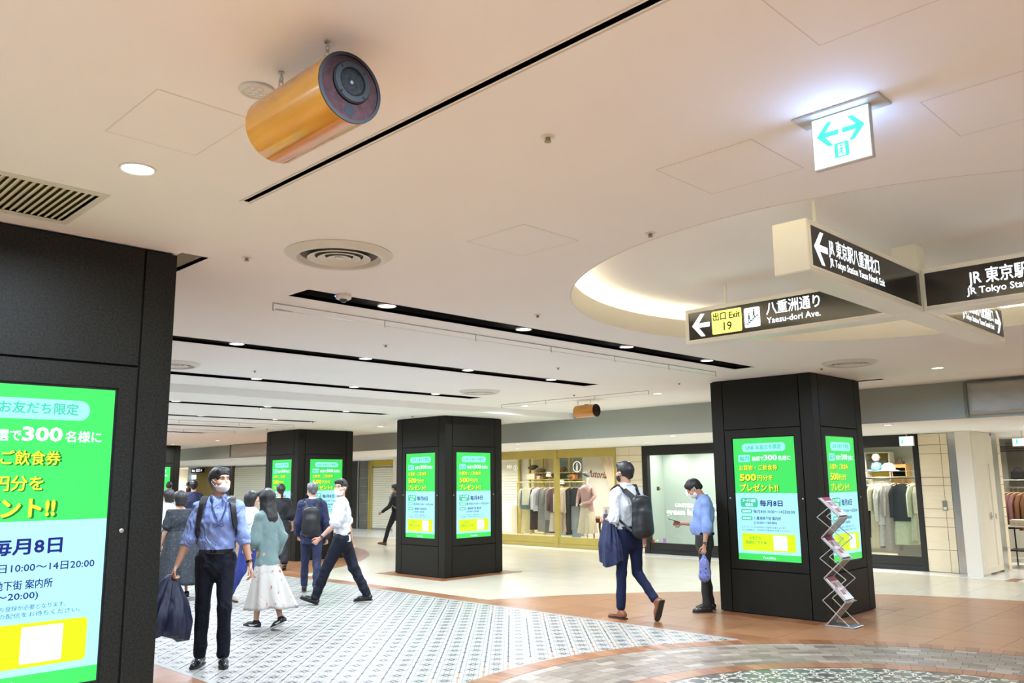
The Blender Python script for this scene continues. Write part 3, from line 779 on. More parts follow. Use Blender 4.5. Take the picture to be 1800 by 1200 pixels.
lo2 = link('lamp', l, ex); lo2.location = (0,.016,.09); lo2.rotation_euler = (PI/2, 0, 0)
# ------------------------------------------------------------------ drum loudspeakers
M_orange = noisy('orange_wood', (0.56,0.215,0.012), (0.70,0.31,0.030), scale=5, rough=0.20, coat=0.6, stretch=(.6,1,5), lo=0.3, hi=0.7)
M_maroon = noisy('maroon_front', (0.024,0.007,0.006), (0.040,0.013,0.011), scale=60, rough=0.85, spec=0.2)
M_driver = mat('driver_rim', (0.014,0.011,0.009), 0.6, spec=.2); M_cone = noisy('driver_cone', (0.008,0.007,0.006),(0.022,0.018,0.016), scale=160, rough=0.9, spec=.15)
def loudspeaker(label, x, y, zc, zceil):
    t = thing('drum_loudspeaker', label, 'loudspeaker', (x, y, zc))
    R_, L_ = .098, .195
    MB().lathe([(R_-.004,-L_),(R_,-L_+.003),(R_,L_-.003),(R_-.003,L_),(R_-.008,L_),(R_-.008,L_-.02),(0,L_-.02)], axis='x', n=64).obj('drum', M_orange, t, smooth=35)
    MB().lathe([(0,0),(R_-.006,0),(R_-.006,.006),(R_-.010,.012),(0,.012)], (L_-.014,0,0), axis='x', n=64).obj('front_baffle', M_maroon, t, smooth=35)
    MB().lathe([(R_-.0098,-.004),(R_-.0005,0),(R_-.0005,.003),(R_-.0098,.003)], (L_-.001,0,0), axis='x', n=64, closed=True).obj('front_rim', M_driver, t, smooth=35)
    dx = L_-.0025
    MB().lathe([(.036,0),(.058,0),(.058,.006),(.054,.010),(.040,.010),(.037,.004)], (dx,.004,.016), axis='x', n=48, closed=True).obj('driver_ring', M_driver, t, smooth=35)
    MB().lathe([(.037,.004),(.034,.007),(.012,-.004),(.011,-.002),(.0,.003)], (dx,.004,.016), axis='x', n=48).obj('cone', M_cone, t, smooth=50)
    MB().lathe([(.010,0),(.008,.005),(0,.008)], (dx-.002,.004,.016), axis='x', n=24).obj('dust_cap', mat('dust_cap',(0.12,0.11,0.10),.5), t, smooth=60)
    for k in range(4):
        a = PI/4+k*PI/2
        MB().lathe([(0,0),(.0035,0),(.0035,.003),(0,.003)], (dx+.0095,.004+.049*math.cos(a),.016+.049*math.sin(a)), axis='x', n=10).obj('screw', M_joint, t)
    MB().lathe([(0,.0),(.0165,0),(.0165,.0008),(0,.0008)], (dx+.0004,.0,-.062), axis='x', n=28).obj('bass_port', M_joint, t)
    zt = zceil-zc
    for hx in (.078, -.172+.0):
        h = MB(); h.lathe([(0,zt-.001),(.009,zt-.001),(.009,zt-.007),(.004,zt-.009),(.004,zt-.016),(0,zt-.016)], (hx,0,0), n=12)
        ring = [(hx+.009*math.cos(a), 0, zt-.024+.009*math.sin(a)) for a in np.linspace(0,2*PI,13)]
        h.tube(ring, .0022, 6, cap=False)
        zl = math.sqrt(max(R_**2-0,0)); zb_ = R_
        lk = [(hx, -.006, zt-.030), (hx, -.0065, zb_+.008), (hx, 0, zb_+.002), (hx, .0065, zb_+.008), (hx, .006, zt-.030), (hx, 0, zt-.026), (hx,-.006,zt-.030)]
        h.tube(lk, .0024, 6)
        h.lathe([(0,zb_-.003),(.006,zb_-.003),(.006,zb_+.003),(0,zb_+.003)], (hx,0,0), n=12)
        h.obj('hanging_hook', M_steel, t, smooth=40)
    B(-.035,.035,-.02,.02,R_-.003,R_+.006).obj('terminal_plate', M_driver, t)
    return t
loudspeaker('large orange drum loudspeaker hanging in the foreground near the top left', -1.965, 1.178, 2.634, HC)
loudspeaker('small-looking orange drum loudspeaker hanging far off before the grey fascia', -8.32, 9.98, 2.645, HC)
# ------------------------------------------------------------------ ceiling fittings
M_diff = mat('diffuser_white', (0.74,0.73,0.67), 0.4); M_diffd = mat('diffuser_gap', (0.10,0.09,0.06), 0.7)
def diffuser(label, x, y, z):
    t = thing('air_diffuser', label, 'air vent', (x, y, z))
    MB().lathe([(.285,-.0005),(.287,-.004),(.245,-.030),(.225,-.030),(.215,-.012),(.205,-.0005)], n=64, closed=True).obj('outer_ring', M_diff, t, smooth=30)
    MB().lathe([(0,-.0005),(.214,-.0005),(.214,-.003),(0,-.003)], n=48).obj('back_plate', M_diffd, t)
    for r in (.165, .112, .062):
        MB().lathe([(r-.03,-.006),(r,-.022),(r+.004,-.026),(r-.006,-.028),(r-.036,-.012)], n=48, closed=True).obj('cone_ring', M_diff, t, smooth=30)
    MB().lathe([(0,-.018),(.022,-.020),(.024,-.024),(0,-.026)], n=32).obj('centre_cap', M_diff, t, smooth=30)
diffuser('round white ceiling air diffuser with concentric rings in the left foreground', -3.75, 2.45, HC)
diffuser('round ceiling air diffuser above the right pillar', -3.72, 8.88, HC)
diffuser('round ceiling air diffuser between the second and third black troughs, far side', -8.42, 7.82, HC)
diffuser('round ceiling air diffuser half hidden behind the nearest pillar', -8.46, 3.55, HC)
t = thing('ceiling_camera', 'small white dome camera with a blue light beside the nearest black trough', 'camera', (-4.575, 3.03, HC))
MB().lathe([(0,-.0003),(.050,-.0003),(.052,-.004),(.052,-.024),(.046,-.030),(0,-.030)], n=32).obj('base', M_white_metal, t, smooth=35)
MB().lathe([(0,-.03),(.024,-.03),(.022,-.042),(.014,-.051),(0,-.055)], n=24).obj('dome', mat('smoked_dome',(0.05,0.05,0.05),.08), t, smooth=60)
MB().lathe([(.024,-.0302),(.027,-.0302),(.027,-.033),(.024,-.033)], n=24, closed=True).obj('dome_ring', M_chrome, t, smooth=30)
MB().lathe([(0,0),(.004,0),(.004,.003),(0,.003)], (-.02,-.0525,-.014), axis='y', n=10).obj('status_light', mat('blue_led',(0,0,0.5),.4,emit=(0.1,0.2,1.0),estr=6), t)
t = thing('ceiling_speaker_disc', 'shallow round clear glass disc on the ceiling behind the big orange loudspeaker', 'ceiling fitting', (-2.292, 1.183, HC))
MB().lathe([(0,-.0003),(.052,-.0003),(.056,-.003),(.054,-.009),(.046,-.011),(.044,-.006),(0,-.006)], n=40).obj('ring', M_diff, t, smooth=35)
for k in range(7):
    a = k*2*PI/6; r = .0 if k == 6 else .022
    MB().lathe([(0,-.006),(.010,-.006),(.008,-.010),(0,-.012)], (r*math.cos(a), r*math.sin(a), 0), n=14).obj('lens_bead', mat('bead',(0.8,0.8,0.78),.15), t, smooth=50)
spr_pos = [(-1.908,2.109),(-4.144,2.119),(-4.178,4.471),(-6.055,4.469),(-8.412,4.452),(-6.069,6.81),(-6.042,9.117),(-4.143,9.118),(-7.9,9.2),(-2.36,3.36)]
spr_l = ['in the middle of the near ceiling','left of the near round diffuser','right of the second black trough lamp','between the first and second black troughs, near end','between the second and third black troughs, near end','between the first and second black troughs, middle','between the two far pillars','just above the right pillar','left of the small hanging loudspeaker','on the edge of the round recess']
for (x,y), s_ in zip(spr_pos, spr_l):
    t = thing('sprinkler_head', 'small brass sprinkler head on the ceiling '+s_, 'sprinkler', (x, y, HC))
    MB().lathe([(0,-.0003),(.026,-.0003),(.026,-.003),(.020,-.005),(0,-.005)], n=20).obj('rosette', M_diff, t, smooth=30)
    MB().lathe([(0,-.005),(.009,-.005),(.009,-.016),(.013,-.018),(.013,-.020),(0,-.020)], n=14).obj('nozzle', mat('brass',(0.30,0.24,0.13),.35,0.8), t, smooth=30)
for k, (x,y) in enumerate(sorted([(-11.4,9.0),(-11.5,6.2),(-13.6,8.4),(-13.5,4.9),(-15.8,6.3),(-16.0,8.8),(-18,7.6)], key=lambda q: math.hypot(*q))):
    t = thing('sprinkler_head', 'tiny sprinkler head on the far lower ceiling, %s from the camera' % NUMW[k], 'sprinkler', (x, y, HL))
    MB().lathe([(0,-.0003),(.024,-.0003),(.022,-.006),(.009,-.007),(.009,-.020),(0,-.020)], n=12).obj('nozzle', mat('brass2',(0.25,0.22,0.16),.4), t)
# access hatches: thin frames let into the ceiling
M_hl = mat('hatch_line', (0.70,0.665,0.60), 0.6)
def hatch(label, x0,x1,y0,y1,z=HC):
    t = thing('access_hatch', label, 'access hatch', ((x0+x1)/2,(y0+y1)/2,z))
    a, b = (x1-x0)/2, (y1-y0)/2; w_ = .003
    mb = MB()
    for q in ((-a,a,-b,-b+w_),(-a,a,b-w_,b),(-a,-a+w_,-b+w_,b-w_),(a-w_,a,-b+w_,b-w_)): mb.box(*q,-.0012,-.0002)
    mb.obj('hatch_gap', M_hl, t, weld=True)
    B(-a+w_,a-w_,-b+w_,b-w_,-.0009,-.0002).obj('hatch_panel', M_ceil, t)
hatch('square access hatch in the ceiling right of the big air diffuser', -3.10,-2.69,2.79,3.20)
hatch('square access hatch in the ceiling behind the big orange loudspeaker', -2.94,-2.50,.955,1.28)
hatch('large access hatch at the top right of the picture', -.937,-.45,1.75,2.197)
hatch('access hatch right of the emergency exit sign', -.87,-.47,2.79,3.19)
hatch('access hatch beneath the emergency exit sign in the picture', -1.83,-1.41,2.66,3.075)
# square grille
gr = thing('air_grille', 'square white slatted air grille above the nearest pillar', 'air vent', ((GR[0]+GR[1])/2, (GR[2]+GR[3])/2, HC))
hx, hy = (GR[1]-GR[0])/2, (GR[3]-GR[2])/2
mb = MB()
for q in ((-hx-.045,hx+.045,hy,hy+.03),(-hx-.045,hx+.045,-hy-.03,-hy),(-hx-.045,-hx,-hy,hy),(hx,hx+.045,-hy,hy)): mb.box(*q,-.003,-.0003)
mb.obj('frame', mat('grille_frame',(0.76,0.74,0.66),.45), gr, weld=True)
mb = MB(); mb.box(-hx,hx,-hy,hy,.09,.095)
for q in ((-hx-.005,-hx,-hy,hy),(hx,hx+.005,-hy,hy),(-hx,hx,-hy-.005,-hy),(-hx,hx,hy,hy+.005)): mb.box(*q,0,.09)
mb.obj('duct_box', mat('duct_inside',(0.16,0.12,0.06),.8), gr)
sl = MB(); sl.add([(-hx,-.010,-.001),(hx,-.010,-.001),(hx,.010,.016),(-hx,.010,.016),(-hx,-.015,.0035),(hx,-.015,.0035),(hx,.005,.0205),(-hx,.005,.0205)], [(0,1,2,3),(7,6,5,4),(0,4,5,1),(3,2,6,7),(0,3,7,4),(1,5,6,2)])
slat = sl.mesh('slat', mat('grille_slat',(0.80,0.76,0.58),.45))
y = -hy+.015
while y < hy-.005:
    link('slat', slat, gr, (0, y, 0)); y += .0285
# picture rails with wires
def rail(label, p0, p1, n_, z):
    p0 = Vector((*p0, z)); p1 = Vector((*p1, z)); d = p1-p0
    t = thing('wire_rail', label, 'rail', tuple(p0))
    MB().tube([(0,0,-.004), tuple(d+Vector((0,0,-.004)))], .0035, 6).obj('rail_bar', M_steel, t)
    MB().tube([(0,0,-.045), tuple(d+Vector((0,0,-.045)))], .0016, 5).obj('wire', M_steel, t)
    for k in range(n_+1):
        q = d*(k/n_)
        MB().tube([tuple(q), tuple(q+Vector((0,0,-.05))), tuple(q+Vector((.004,0.006,-.058)))], .0032, 6).obj('hook', mat('hook_metal',(0.35,0.34,0.30),.35,.8), t)
    if label.startswith('long'):
        u_ = d.normalized()
        MB().tube([tuple(u_*.02+Vector((0,0,-.045))), tuple(u_*.05+Vector((0,0,-.045))), tuple(u_*.15+Vector((0,0,-.045)))], [.006,.009,.004], 8).obj('turnbuckle', M_steel, t, smooth=40)
rail('long thin steel wire rail running beside the nearest black trough', (-5.105,2.816), (-5.105,8.458), 6, HC)
rail('short thin wire rail above the small hanging loudspeaker', (-9.70,9.49), (-6.84,9.55), 3, HC)
rail('thin wire rail in the far lower ceiling left of the middle pillar', (-14.6,2.9), (-14.6,8.6), 5, HL)
rail('faint wire rail in the lower ceiling behind the second far trough', (-17.0,2.9), (-17.0,8.6), 5, HL)
for (x0,x1,y,z,s_) in ((-3.30,-.9,10.95,HC,'long ceiling joint line right of the right pillar'),):
    tag(B(x0,x1,y,y+.012,z-.0012,z-.0002).obj('ceiling_seam', M_hl), s_, 'ceiling seam')
# ------------------------------------------------------------------ zigzag magazine rack
M_alu = mat('aluminium', (0.62,0.63,0.62), 0.3, 0.85)
M_mag = noisy('magazine_cover', (0.42,0.06,0.10), (0.85,0.82,0.80), scale=9, rough=0.3, lo=0.46, hi=0.5)
M_magw = mat('magazine_white', (0.80,0.78,0.76), 0.35)
# magazine rack (zigzag, aluminium) by the right pillar
rk = thing('magazine_rack', 'silver folding zigzag magazine rack standing at the corner of the right pillar', 'rack', (-4.285, 9.12, 0))
zz = [.022,.272,.507,.718,.94,1.163,1.372]; DX = .222; WY = .225
pts = [((0 if i % 2 == 0 else DX), z) for i, z in enumerate(zz)]
def plate2(p, q, y0, y1, th, mb):
    d = Vector((q[0]-p[0], q[1]-p[1])).normalized(); n_ = Vector((-d.y, d.x))*th
    c4 = [(p[0]-n_.x,p[1]-n_.y),(q[0]-n_.x,q[1]-n_.y),(q[0]+n_.x,q[1]+n_.y),(p[0]+n_.x,p[1]+n_.y)]
    vs = [(x,y0,z) for x,z in c4]+[(x,y1,z) for x,z in c4]
    return mb.add(vs, [(0,1,2,3),(7,6,5,4),(0,4,5,1),(1,5,6,2),(2,6,7,3),(3,7,4,0)])
link('base_plate', rbox(-.02,.30,-.02,WY+.02,0.003,.018,.003,1,'base_plate',M_alu), rk)
M_acr = mat('clear_panel', (0.62,0.60,0.58), 0.12, alpha=None, trans=0.75)
for i in range(6):
    p, q = pts[i], pts[i+1]
    plate2(p, q, .012, WY-.012, .0018, MB()).obj('tray_panel' if i % 2 else 'link_panel', M_acr if i % 2 == 0 else M_alu, rk)
    for y0 in (0, WY-.010): plate2(p, q, y0, y0+.010, .006, MB()).obj('side_bar', M_alu, rk)
mir = [(DX if i % 2 == 0 else 0, z) for i, z in enumerate(zz)]
mir2 = [(m[0]*1.25-(DX*.125), m[1]) for m in mir]
for i in range(6):
    p, q = mir2[i], mir2[i+1]
    if i == 5: q = ((p[0]+q[0])/2, (p[1]+q[1])/2)
    for y0 in (-.012, WY+.002): plate2(p, q, y0, y0+.008, .004, MB()).obj('lattice_bar', M_alu, rk)
for i in (1,3,5):
    B(DX-.004, DX+.03, .0, WY, zz[i]-.004, zz[i]+.004).obj('tray_lip', M_alu, rk)
    p, q = pts[i+1], pts[i]
    d = Vector((q[0]-p[0], 0, q[1]-p[1])); L_ = d.length; d.normalize(); n_ = Vector((-d.z*-1, 0, d.x)) if False else Vector((-d.z, 0, d.x))
    if n_.z < 0: n_ = -n_
    lab = {1:'lowest',3:'middle',5:'top'}[i]
    for k in range(2):
        org = Vector((rk.location.x+p[0], rk.location.y+.014, p[1])) + d*(.012 + .004*k) + n_*(.0035+.0085*k)
        Mf = Matrix(((d.x,0,n_.x,org.x),(0,1,0,org.y),(d.z,0,n_.z,org.z),(0,0,0,1)))
        t = thing('magazine', '%s magazine with a red and white cover on the %s tray of the zigzag rack' % ('upper' if k else 'lower', lab), 'magazine', (0,0,0))
        t.matrix_world = Mf
        MB().box(0,L_-.03,0,.197,0,.0075).obj('pages', M_magw, t)
        MB().box(-.001,L_-.029,-.001,.198,.0075,.0082).obj('cover', M_magw, t)
        if k:
            for (a0,a1,b0,b1,cc) in ((0,L_-.03,0,.012,(0.45,0.03,0.12)),(0,.05,.012,.197,(0.50,0.05,0.12)),(.07,.13,.03,.09,(0.42,0.20,0.16)),(.07,.14,.11,.18,(0.55,0.35,0.33)),(.17,.23,.04,.12,(0.35,0.16,0.12)),(.155,.20,.13,.18,(0.62,0.28,0.30))):
                B(a0,a1,b0,b1,.0082,.0086).obj('cover_print', mat('mag_%02d%02d%02d' % tuple(int(v*99) for v in cc), cc, .35), t)
# ------------------------------------------------------------------ shop fronts (plane y = 15.36)
YW = 15.36
M_glass = bpy.data.materials.new('window_glass'); M_glass.use_nodes = True
nt = M_glass.node_tree; N_ = nt.nodes; N_.remove(N_['Principled BSDF']); out = N_['Material Output']
tr_ = N_.new('ShaderNodeBsdfTransparent'); gl_ = N_.new('ShaderNodeBsdfGlossy'); gl_.inputs['Roughness'].default_value = .02
fr_ = N_.new('ShaderNodeFresnel'); fr_.inputs[0].default_value = 1.45; mx_ = N_.new('ShaderNodeMixShader')
tr_.inputs[0].default_value = (0.93,0.96,0.95,1)
gg_ = N_.new('ShaderNodeNewGeometry'); ml_ = N_.new('ShaderNodeMath'); ml_.operation = 'MULTIPLY'; sb_ = N_.new('ShaderNodeMath'); sb_.operation = 'SUBTRACT'; sb_.inputs[0].default_value = 1.0
nt.links.new(gg_.outputs['Backfacing'], sb_.inputs[1]); nt.links.new(fr_.outputs[0], ml_.inputs[0]); nt.links.new(sb_.outputs[0], ml_.inputs[1]); nt.links.new(ml_.outputs[0], mx_.inputs[0]); nt.links.new(tr_.outputs[0], mx_.inputs[1]); nt.links.new(gl_.outputs[0], mx_.inputs[2]); nt.links.new(mx_.outputs[0], out.inputs[0])
M_shopwall = mat('shop_wall_white', (0.82,0.79,0.72), 0.7)
M_wood = noisy('warm_wood', (0.45,0.28,0.12), (0.55,0.36,0.17), scale=6, rough=0.45, stretch=(1,1,8))
M_dwood = noisy('dark_wood', (0.10,0.035,0.018), (0.16,0.06,0.03), scale=10, rough=0.3, stretch=(6,1,1))
def room(x0,x1,y0,y1,z1,m,floor_m=None,lamps=1,power=40, back=None, sides=(1,1)):
    o = struct('wall_right', B(x0,x1,y1,y1+.03,0,z1), back or m)
    if sides[0]: struct('wall_right', B(x0-.03,x0,y0,y1+.03,0,z1), m)
    if sides[1]: struct('wall_right', B(x1,x1+.03,y0,y1+.03,0,z1), m)
    for k in range(lamps):
        l = bpy.data.lights.new('lamp', 'AREA'); l.shape = 'DISK'; l.size = .22; l.energy = power; l.color = (1.0,0.95,0.87); l.spread = math.radians(150)
        xx = x0+(x1-x0)*(k+.5)/lamps
        f = thing('ceiling_spotlight', '%s from the left of the ceiling spotlights inside %s' % (NUMW2[k], {-20:'the gold framed shop',-11:'the white lettered window',-8:'the black framed clothes shop',-5:'the open shop at the right edge',-42:'the far lit shop'}.get(round(x0) if round(x0) != -12 else -11, 'a shop')), 'light', (xx, y0+(y1-y0)*.35, z1-.004))
        link('lens', lens_me, f); link('rim', rim_me, f); link('lamp', l, f).location = (0,0,-.01)
# --- gold framed shop
def window_unit(name, label, x0, x1, zb, zt, ztop, mframe, posts, y=YW, depth=.09, pw=.045):
    t = thing(name, label, 'shop window', ((x0+x1)/2, y, 0)); cx = (x0+x1)/2
    B(x0-cx,x1-cx,0,depth,.0015,.085).obj('plinth', mframe, t)
    B(x0-cx,x1-cx,.012,depth,.088,zb).obj('bottom_rail', mframe, t)
    B(x0-cx,x1-cx,.0,depth,zt,ztop-.002).obj('top_rail', mframe, t)
    for px, w_ in posts: B(px-cx-w_,px-cx+w_,-.012,depth+.01,.002,ztop-.003).obj('post', mframe, t)
    ps = sorted(p for p,_ in posts)
    for a, b in zip(ps[:-1], ps[1:]):
        B(a-cx+.01,b-cx-.01,.035,.043,zb,zt).obj('glass_pane', M_glass, t)
    return t
win = window_unit('shop_window', 'gold framed shop window with clothes, hats and a dressed mannequin behind it', -19.6, -12.0, .25, 2.125, HS, M_gold, [(-19.6,.05),(-16.7,.05),(-13.835,.05),(-12.0,.02)])
room(-19.65, -11.98, YW+.1, 17.45, HS, M_shopwall, lamps=6, power=27)
B(-19.6,-12.0,YW+.1,17.4,.0008,.12).obj('display_floor', M_cream, FL)
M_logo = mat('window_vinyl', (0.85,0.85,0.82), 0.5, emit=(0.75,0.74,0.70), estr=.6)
lw = win.location
def on_glass(me, x, z, name='window_lettering', parent=win):
    o = link(name, me, parent); o.matrix_local = Matrix.Translation((x-parent.location.x, .033, z)) @ Matrix.Rotation(PI/2, 4, 'X'); return o
ringm = MB().lathe([(.112,0),(.132,0),(.132,.001),(.112,.001)], n=40, closed=True).mesh('window_logo', M_logo)
on_glass(ringm, -13.175, 1.905, 'window_logo'); on_glass(text_mesh('i', .25, M_logo, .008, 'CENTER'), -13.175, 1.82)
r2 = MB().lathe([(.060,0),(.070,0),(.070,.001),(.060,.001)], n=32, closed=True).mesh('window_logo', M_logo)
on_glass(r2, -15.24, 1.92, 'window_logo'); on_glass(text_mesh('i', .13, M_logo, .004, 'CENTER'), -15.24, 1.878)
on_glass(text_mesh('外国人', .09, M_logo, .002, fit=.20), -15.56, 1.915)
cv = [(-.0,0)]
o = link('wall_lettering', text_mesh('Astoria', .26, mat('script_brown',(0.22,0.07,0.03),.5), .004, 'LEFT', shear=.35, fit=.66), None); o.matrix_world = Matrix.Translation((-14.58,17.444,1.68)) @ Matrix.Rotation(math.radians(5),4,'Y') @ Matrix.Rotation(PI/2,4,'X')
tag(o, 'brown slanted script lettering on the white wall of the gold framed shop', 'lettering')
# back wall dressing
for k, (x, w_) in enumerate(((-17.0,.05),(-16.57,.04),(-16.05,.04),(-15.61,.04),(-15.08,.04))):
    tag(B(x-w_/2,x+w_/2,17.28,17.34,.121,2.3).obj('shelf_upright', M_gold, None), 'slim brass upright of the back shelving, %s from the left' % ('first','second','third','fourth','fifth')[k], 'shelf post')
def panelling(x0,x1,m,lab):
    t = thing('wall_panel', lab, 'wall panel', ((x0+x1)/2,17.44,.13)); w_ = (x1-x0)/2
    B(-w_,w_,-.01,0,0,2.15).obj('board', m, t)
panelling(-16.55,-16.07, mat('panel_yellow',(0.72,0.66,0.36),.6), 'pale yellow wall panel behind the hats'); panelling(-16.03,-15.63, mat('panel_peach',(0.75,0.62,0.42),.6), 'peach wall panel between the brass uprights')
panelling(-15.59,-15.10, mat('panel_bluegrey',(0.28,0.38,0.40),.6), 'blue grey wall panel behind the brown berets'); panelling(-15.06,-14.74, mat('panel_greygreen',(0.33,0.38,0.34),.6), 'grey green wall panel beside the white wall')
for z, s_ in ((1.62,'lower'),(1.80,'upper')):
    tag(B(-16.6,-14.72,17.10,17.40,z-.014,z).obj('shelf', M_gold, None), '%s gold wall shelf holding hats in the gold framed shop' % s_, 'shelf')
def hat(label, x, y, z, col, r=.13, tilt=.3):
    t = thing('beret', label, 'hat', (x, y, z)); 
    m = mat('felt_%02d%02d%02d' % tuple(int(v*99) for v in col), col, .9)
    a = MB().lathe([(.07,0),(.075,.02),(r,.045),(r*.97,.075),(r*.6,.10),(0,.108)], n=20).obj('crown', m, t, smooth=True); a.rotation_euler = (tilt*.3, tilt, 0)
    MB().lathe([(0,-.0),(.035,.0),(.02,.02),(0,.02)], n=10).obj('hat_stand', M_gold, t)
hat('dark green grey beret on the upper shelf, leftmost', -16.33, 17.2, 1.90, (0.10,0.09,0.045), .15, -.25)
hat('brown grey beret right of the green one on the shelf', -16.03, 17.2, 1.80, (0.13,0.10,0.07), .15, -.3)
hat('black beret low behind the gold mullion', -15.50, 17.2, 1.66, (0.02,0.018,0.018), .13, .25)
hat('tall brown beret tilted in front of the blue panel', -15.25, 17.2, 1.82, (0.16,0.09,0.06), .15, -.5)
hat('small brown beret near the orange bag', -14.95, 17.2, 1.63, (0.22,0.13,0.08), .11, .2)
def box_thing(name, label, cat, x0,x1,y0,y1,z0,z1,col,r=.008, handle=False, em_=None):
    t = thing(name, label, cat, ((x0+x1)/2,(y0+y1)/2,z0))
    a,b,c_ = (x1-x0)/2,(y1-y0)/2,z1-z0
    m = mat('c_%02d%02d%02d' % tuple(int(v*99) for v in col), col, .5)
    link('body', rbox(-a,a,-b,b,0,c_,r,2,'body',m), t)
    if handle: MB().tube([(-a*.5,0,c_-.004),(-a*.45,0,c_+.05),(0,0,c_+.075),(a*.45,0,c_+.05),(a*.5,0,c_-.004)], .006, 8).obj('handle', m, t, smooth=True)
    return t
box_thing('hat_box', 'cream paper box with fine stripes on the middle shelf', 'box', -16.50,-16.22,17.12,17.38,1.62,1.80,(0.75,0.60,0.45))
box_thing('hat_box', 'small pale pink box beside the striped box', 'box', -16.16,-16.05,17.15,17.35,1.62,1.72,(0.70,0.48,0.38))
box_thing('handbag', 'orange handbag on the right end of the shelf', 'bag', -14.98,-14.78,17.15,17.3,1.62,1.74,(0.75,0.22,0.06),.02,True)
def lampshade(label, x, y, z):
    t = thing('table_lamp', label, 'lamp', (x,y,z))
    MB().lathe([(0,0),(.04,0),(.04,.012),(.01,.016),(.008,.08),(0,.08)], n=16).obj('base', M_gold, t, smooth=30)
    MB().lathe([(.085,.07),(.06,.20),(.058,.20),(.083,.07)], n=24, closed=True).obj('lamp_shade', mat('shade',(0.85,0.83,0.76),.6,emit=(0.9,0.85,0.7),estr=.5), t, smooth=30)
lampshade('white shaded lamp standing on the shelf behind the mullion', -15.74, 17.2, 1.621); lampshade('small white lamp standing low before the grey panel', -15.28, 17.2, 1.42)
B(-15.45,-15.1,17.08,17.40,1.40,1.418).obj('lamp_ledge', M_gold, win).location = (-win.location.x, -win.location.y, 0)
# white cabinet and louvred panel at far left of the shop
t = thing('white_cabinet', 'white louvred cabinet at the left end of the gold framed shop', 'cabinet', (-17.85, 17.05, .12))
B(-.80,.80,0,.35,0,.78).obj('body', M_shopwall, t)
for k in range(4): B(-.79+k*.4,-.41+k*.4,-.012,0,.04,.74).obj('door', M_shopwall, t)
lv = MB()
B(-.80,.80,.30,.35,.785,2.15).obj('louvre_board', M_shopwall, t)
sl_ = B(-.76,.76,.285,.30,0,.018).mesh('louvre_slat', mat('louvre',(0.72,0.70,0.62),.6))
for i in range(16): link('louvre_slat', sl_, t, (0,0,.86+i*.075))
# curtain
cu_ = []
for i in range(25):
    f = i/24; row = []
    for z_ in np.linspace(0,1,12):
        wdt = .62*(1-.62*(z_**1.2)) if True else .6
        x = -13.98+.55*f*(1-.70*z_)+.42*z_
        row.append((x, 17.25+.03*math.sin(f*PI*14), 2.22-1.12*z_))
    cu_.append(row)
mb = MB().sheet(cu_); mb.sheet([[ (p[0],p[1]+.008,p[2]) for p in r_] for r_ in cu_])
tag(mb.obj('curtain', mat('curtain_peach',(0.80,0.66,0.48),.8), None, smooth=True), 'peach tied-back curtain at the right of the gold framed shop', 'curtain')
# small console table with a framed card
t = thing('console_table', 'small dark red-brown table with curved legs in the gold framed shop', 'table', (-13.05, 16.3, .12))
link('tabletop', rbox(-.36,.36,-.17,.17,.52,.545,.006,2,'tabletop',M_dwood), t); B(-.32,.32,-.14,.14,.44,.52).obj('apron', M_dwood, t)
for sx in (-1,1):
    for sy in (-1,1):
        MB().tube([(sx*.30,sy*.12,.45),(sx*.325,sy*.135,.34),(sx*.30,sy*.12,.18),(sx*.30,sy*.12,.05),(sx*.325,sy*.13,0)], [.026,.028,.018,.012,.016], 10).obj('leg', M_dwood, t, smooth=True)
t = thing('framed_card', 'white card with a blue sketch standing on the dark table', 'card', (-13.04, 16.3, .666), .0)
B(-.10,.10,-.008,.008,0,.28).obj('board', M_shopwall, t); 
for (a0,a1,b0,b1) in ((-.03,.0,.08,.22),(.01,.03,.10,.20),(-.05,-.04,.06,.12)): B(a0,a1,-.0095,-.008,b0,b1).obj('sketch', mat('sketch_blue',(0.25,0.28,0.5),.5), t)
t = thing('name_plate', 'low white plate with two lines of text on the dark table', 'plate', (-13.28, 16.26, .666)); B(-.07,.07,-.006,.006,0,.05).obj('plate', M_shopwall, t)
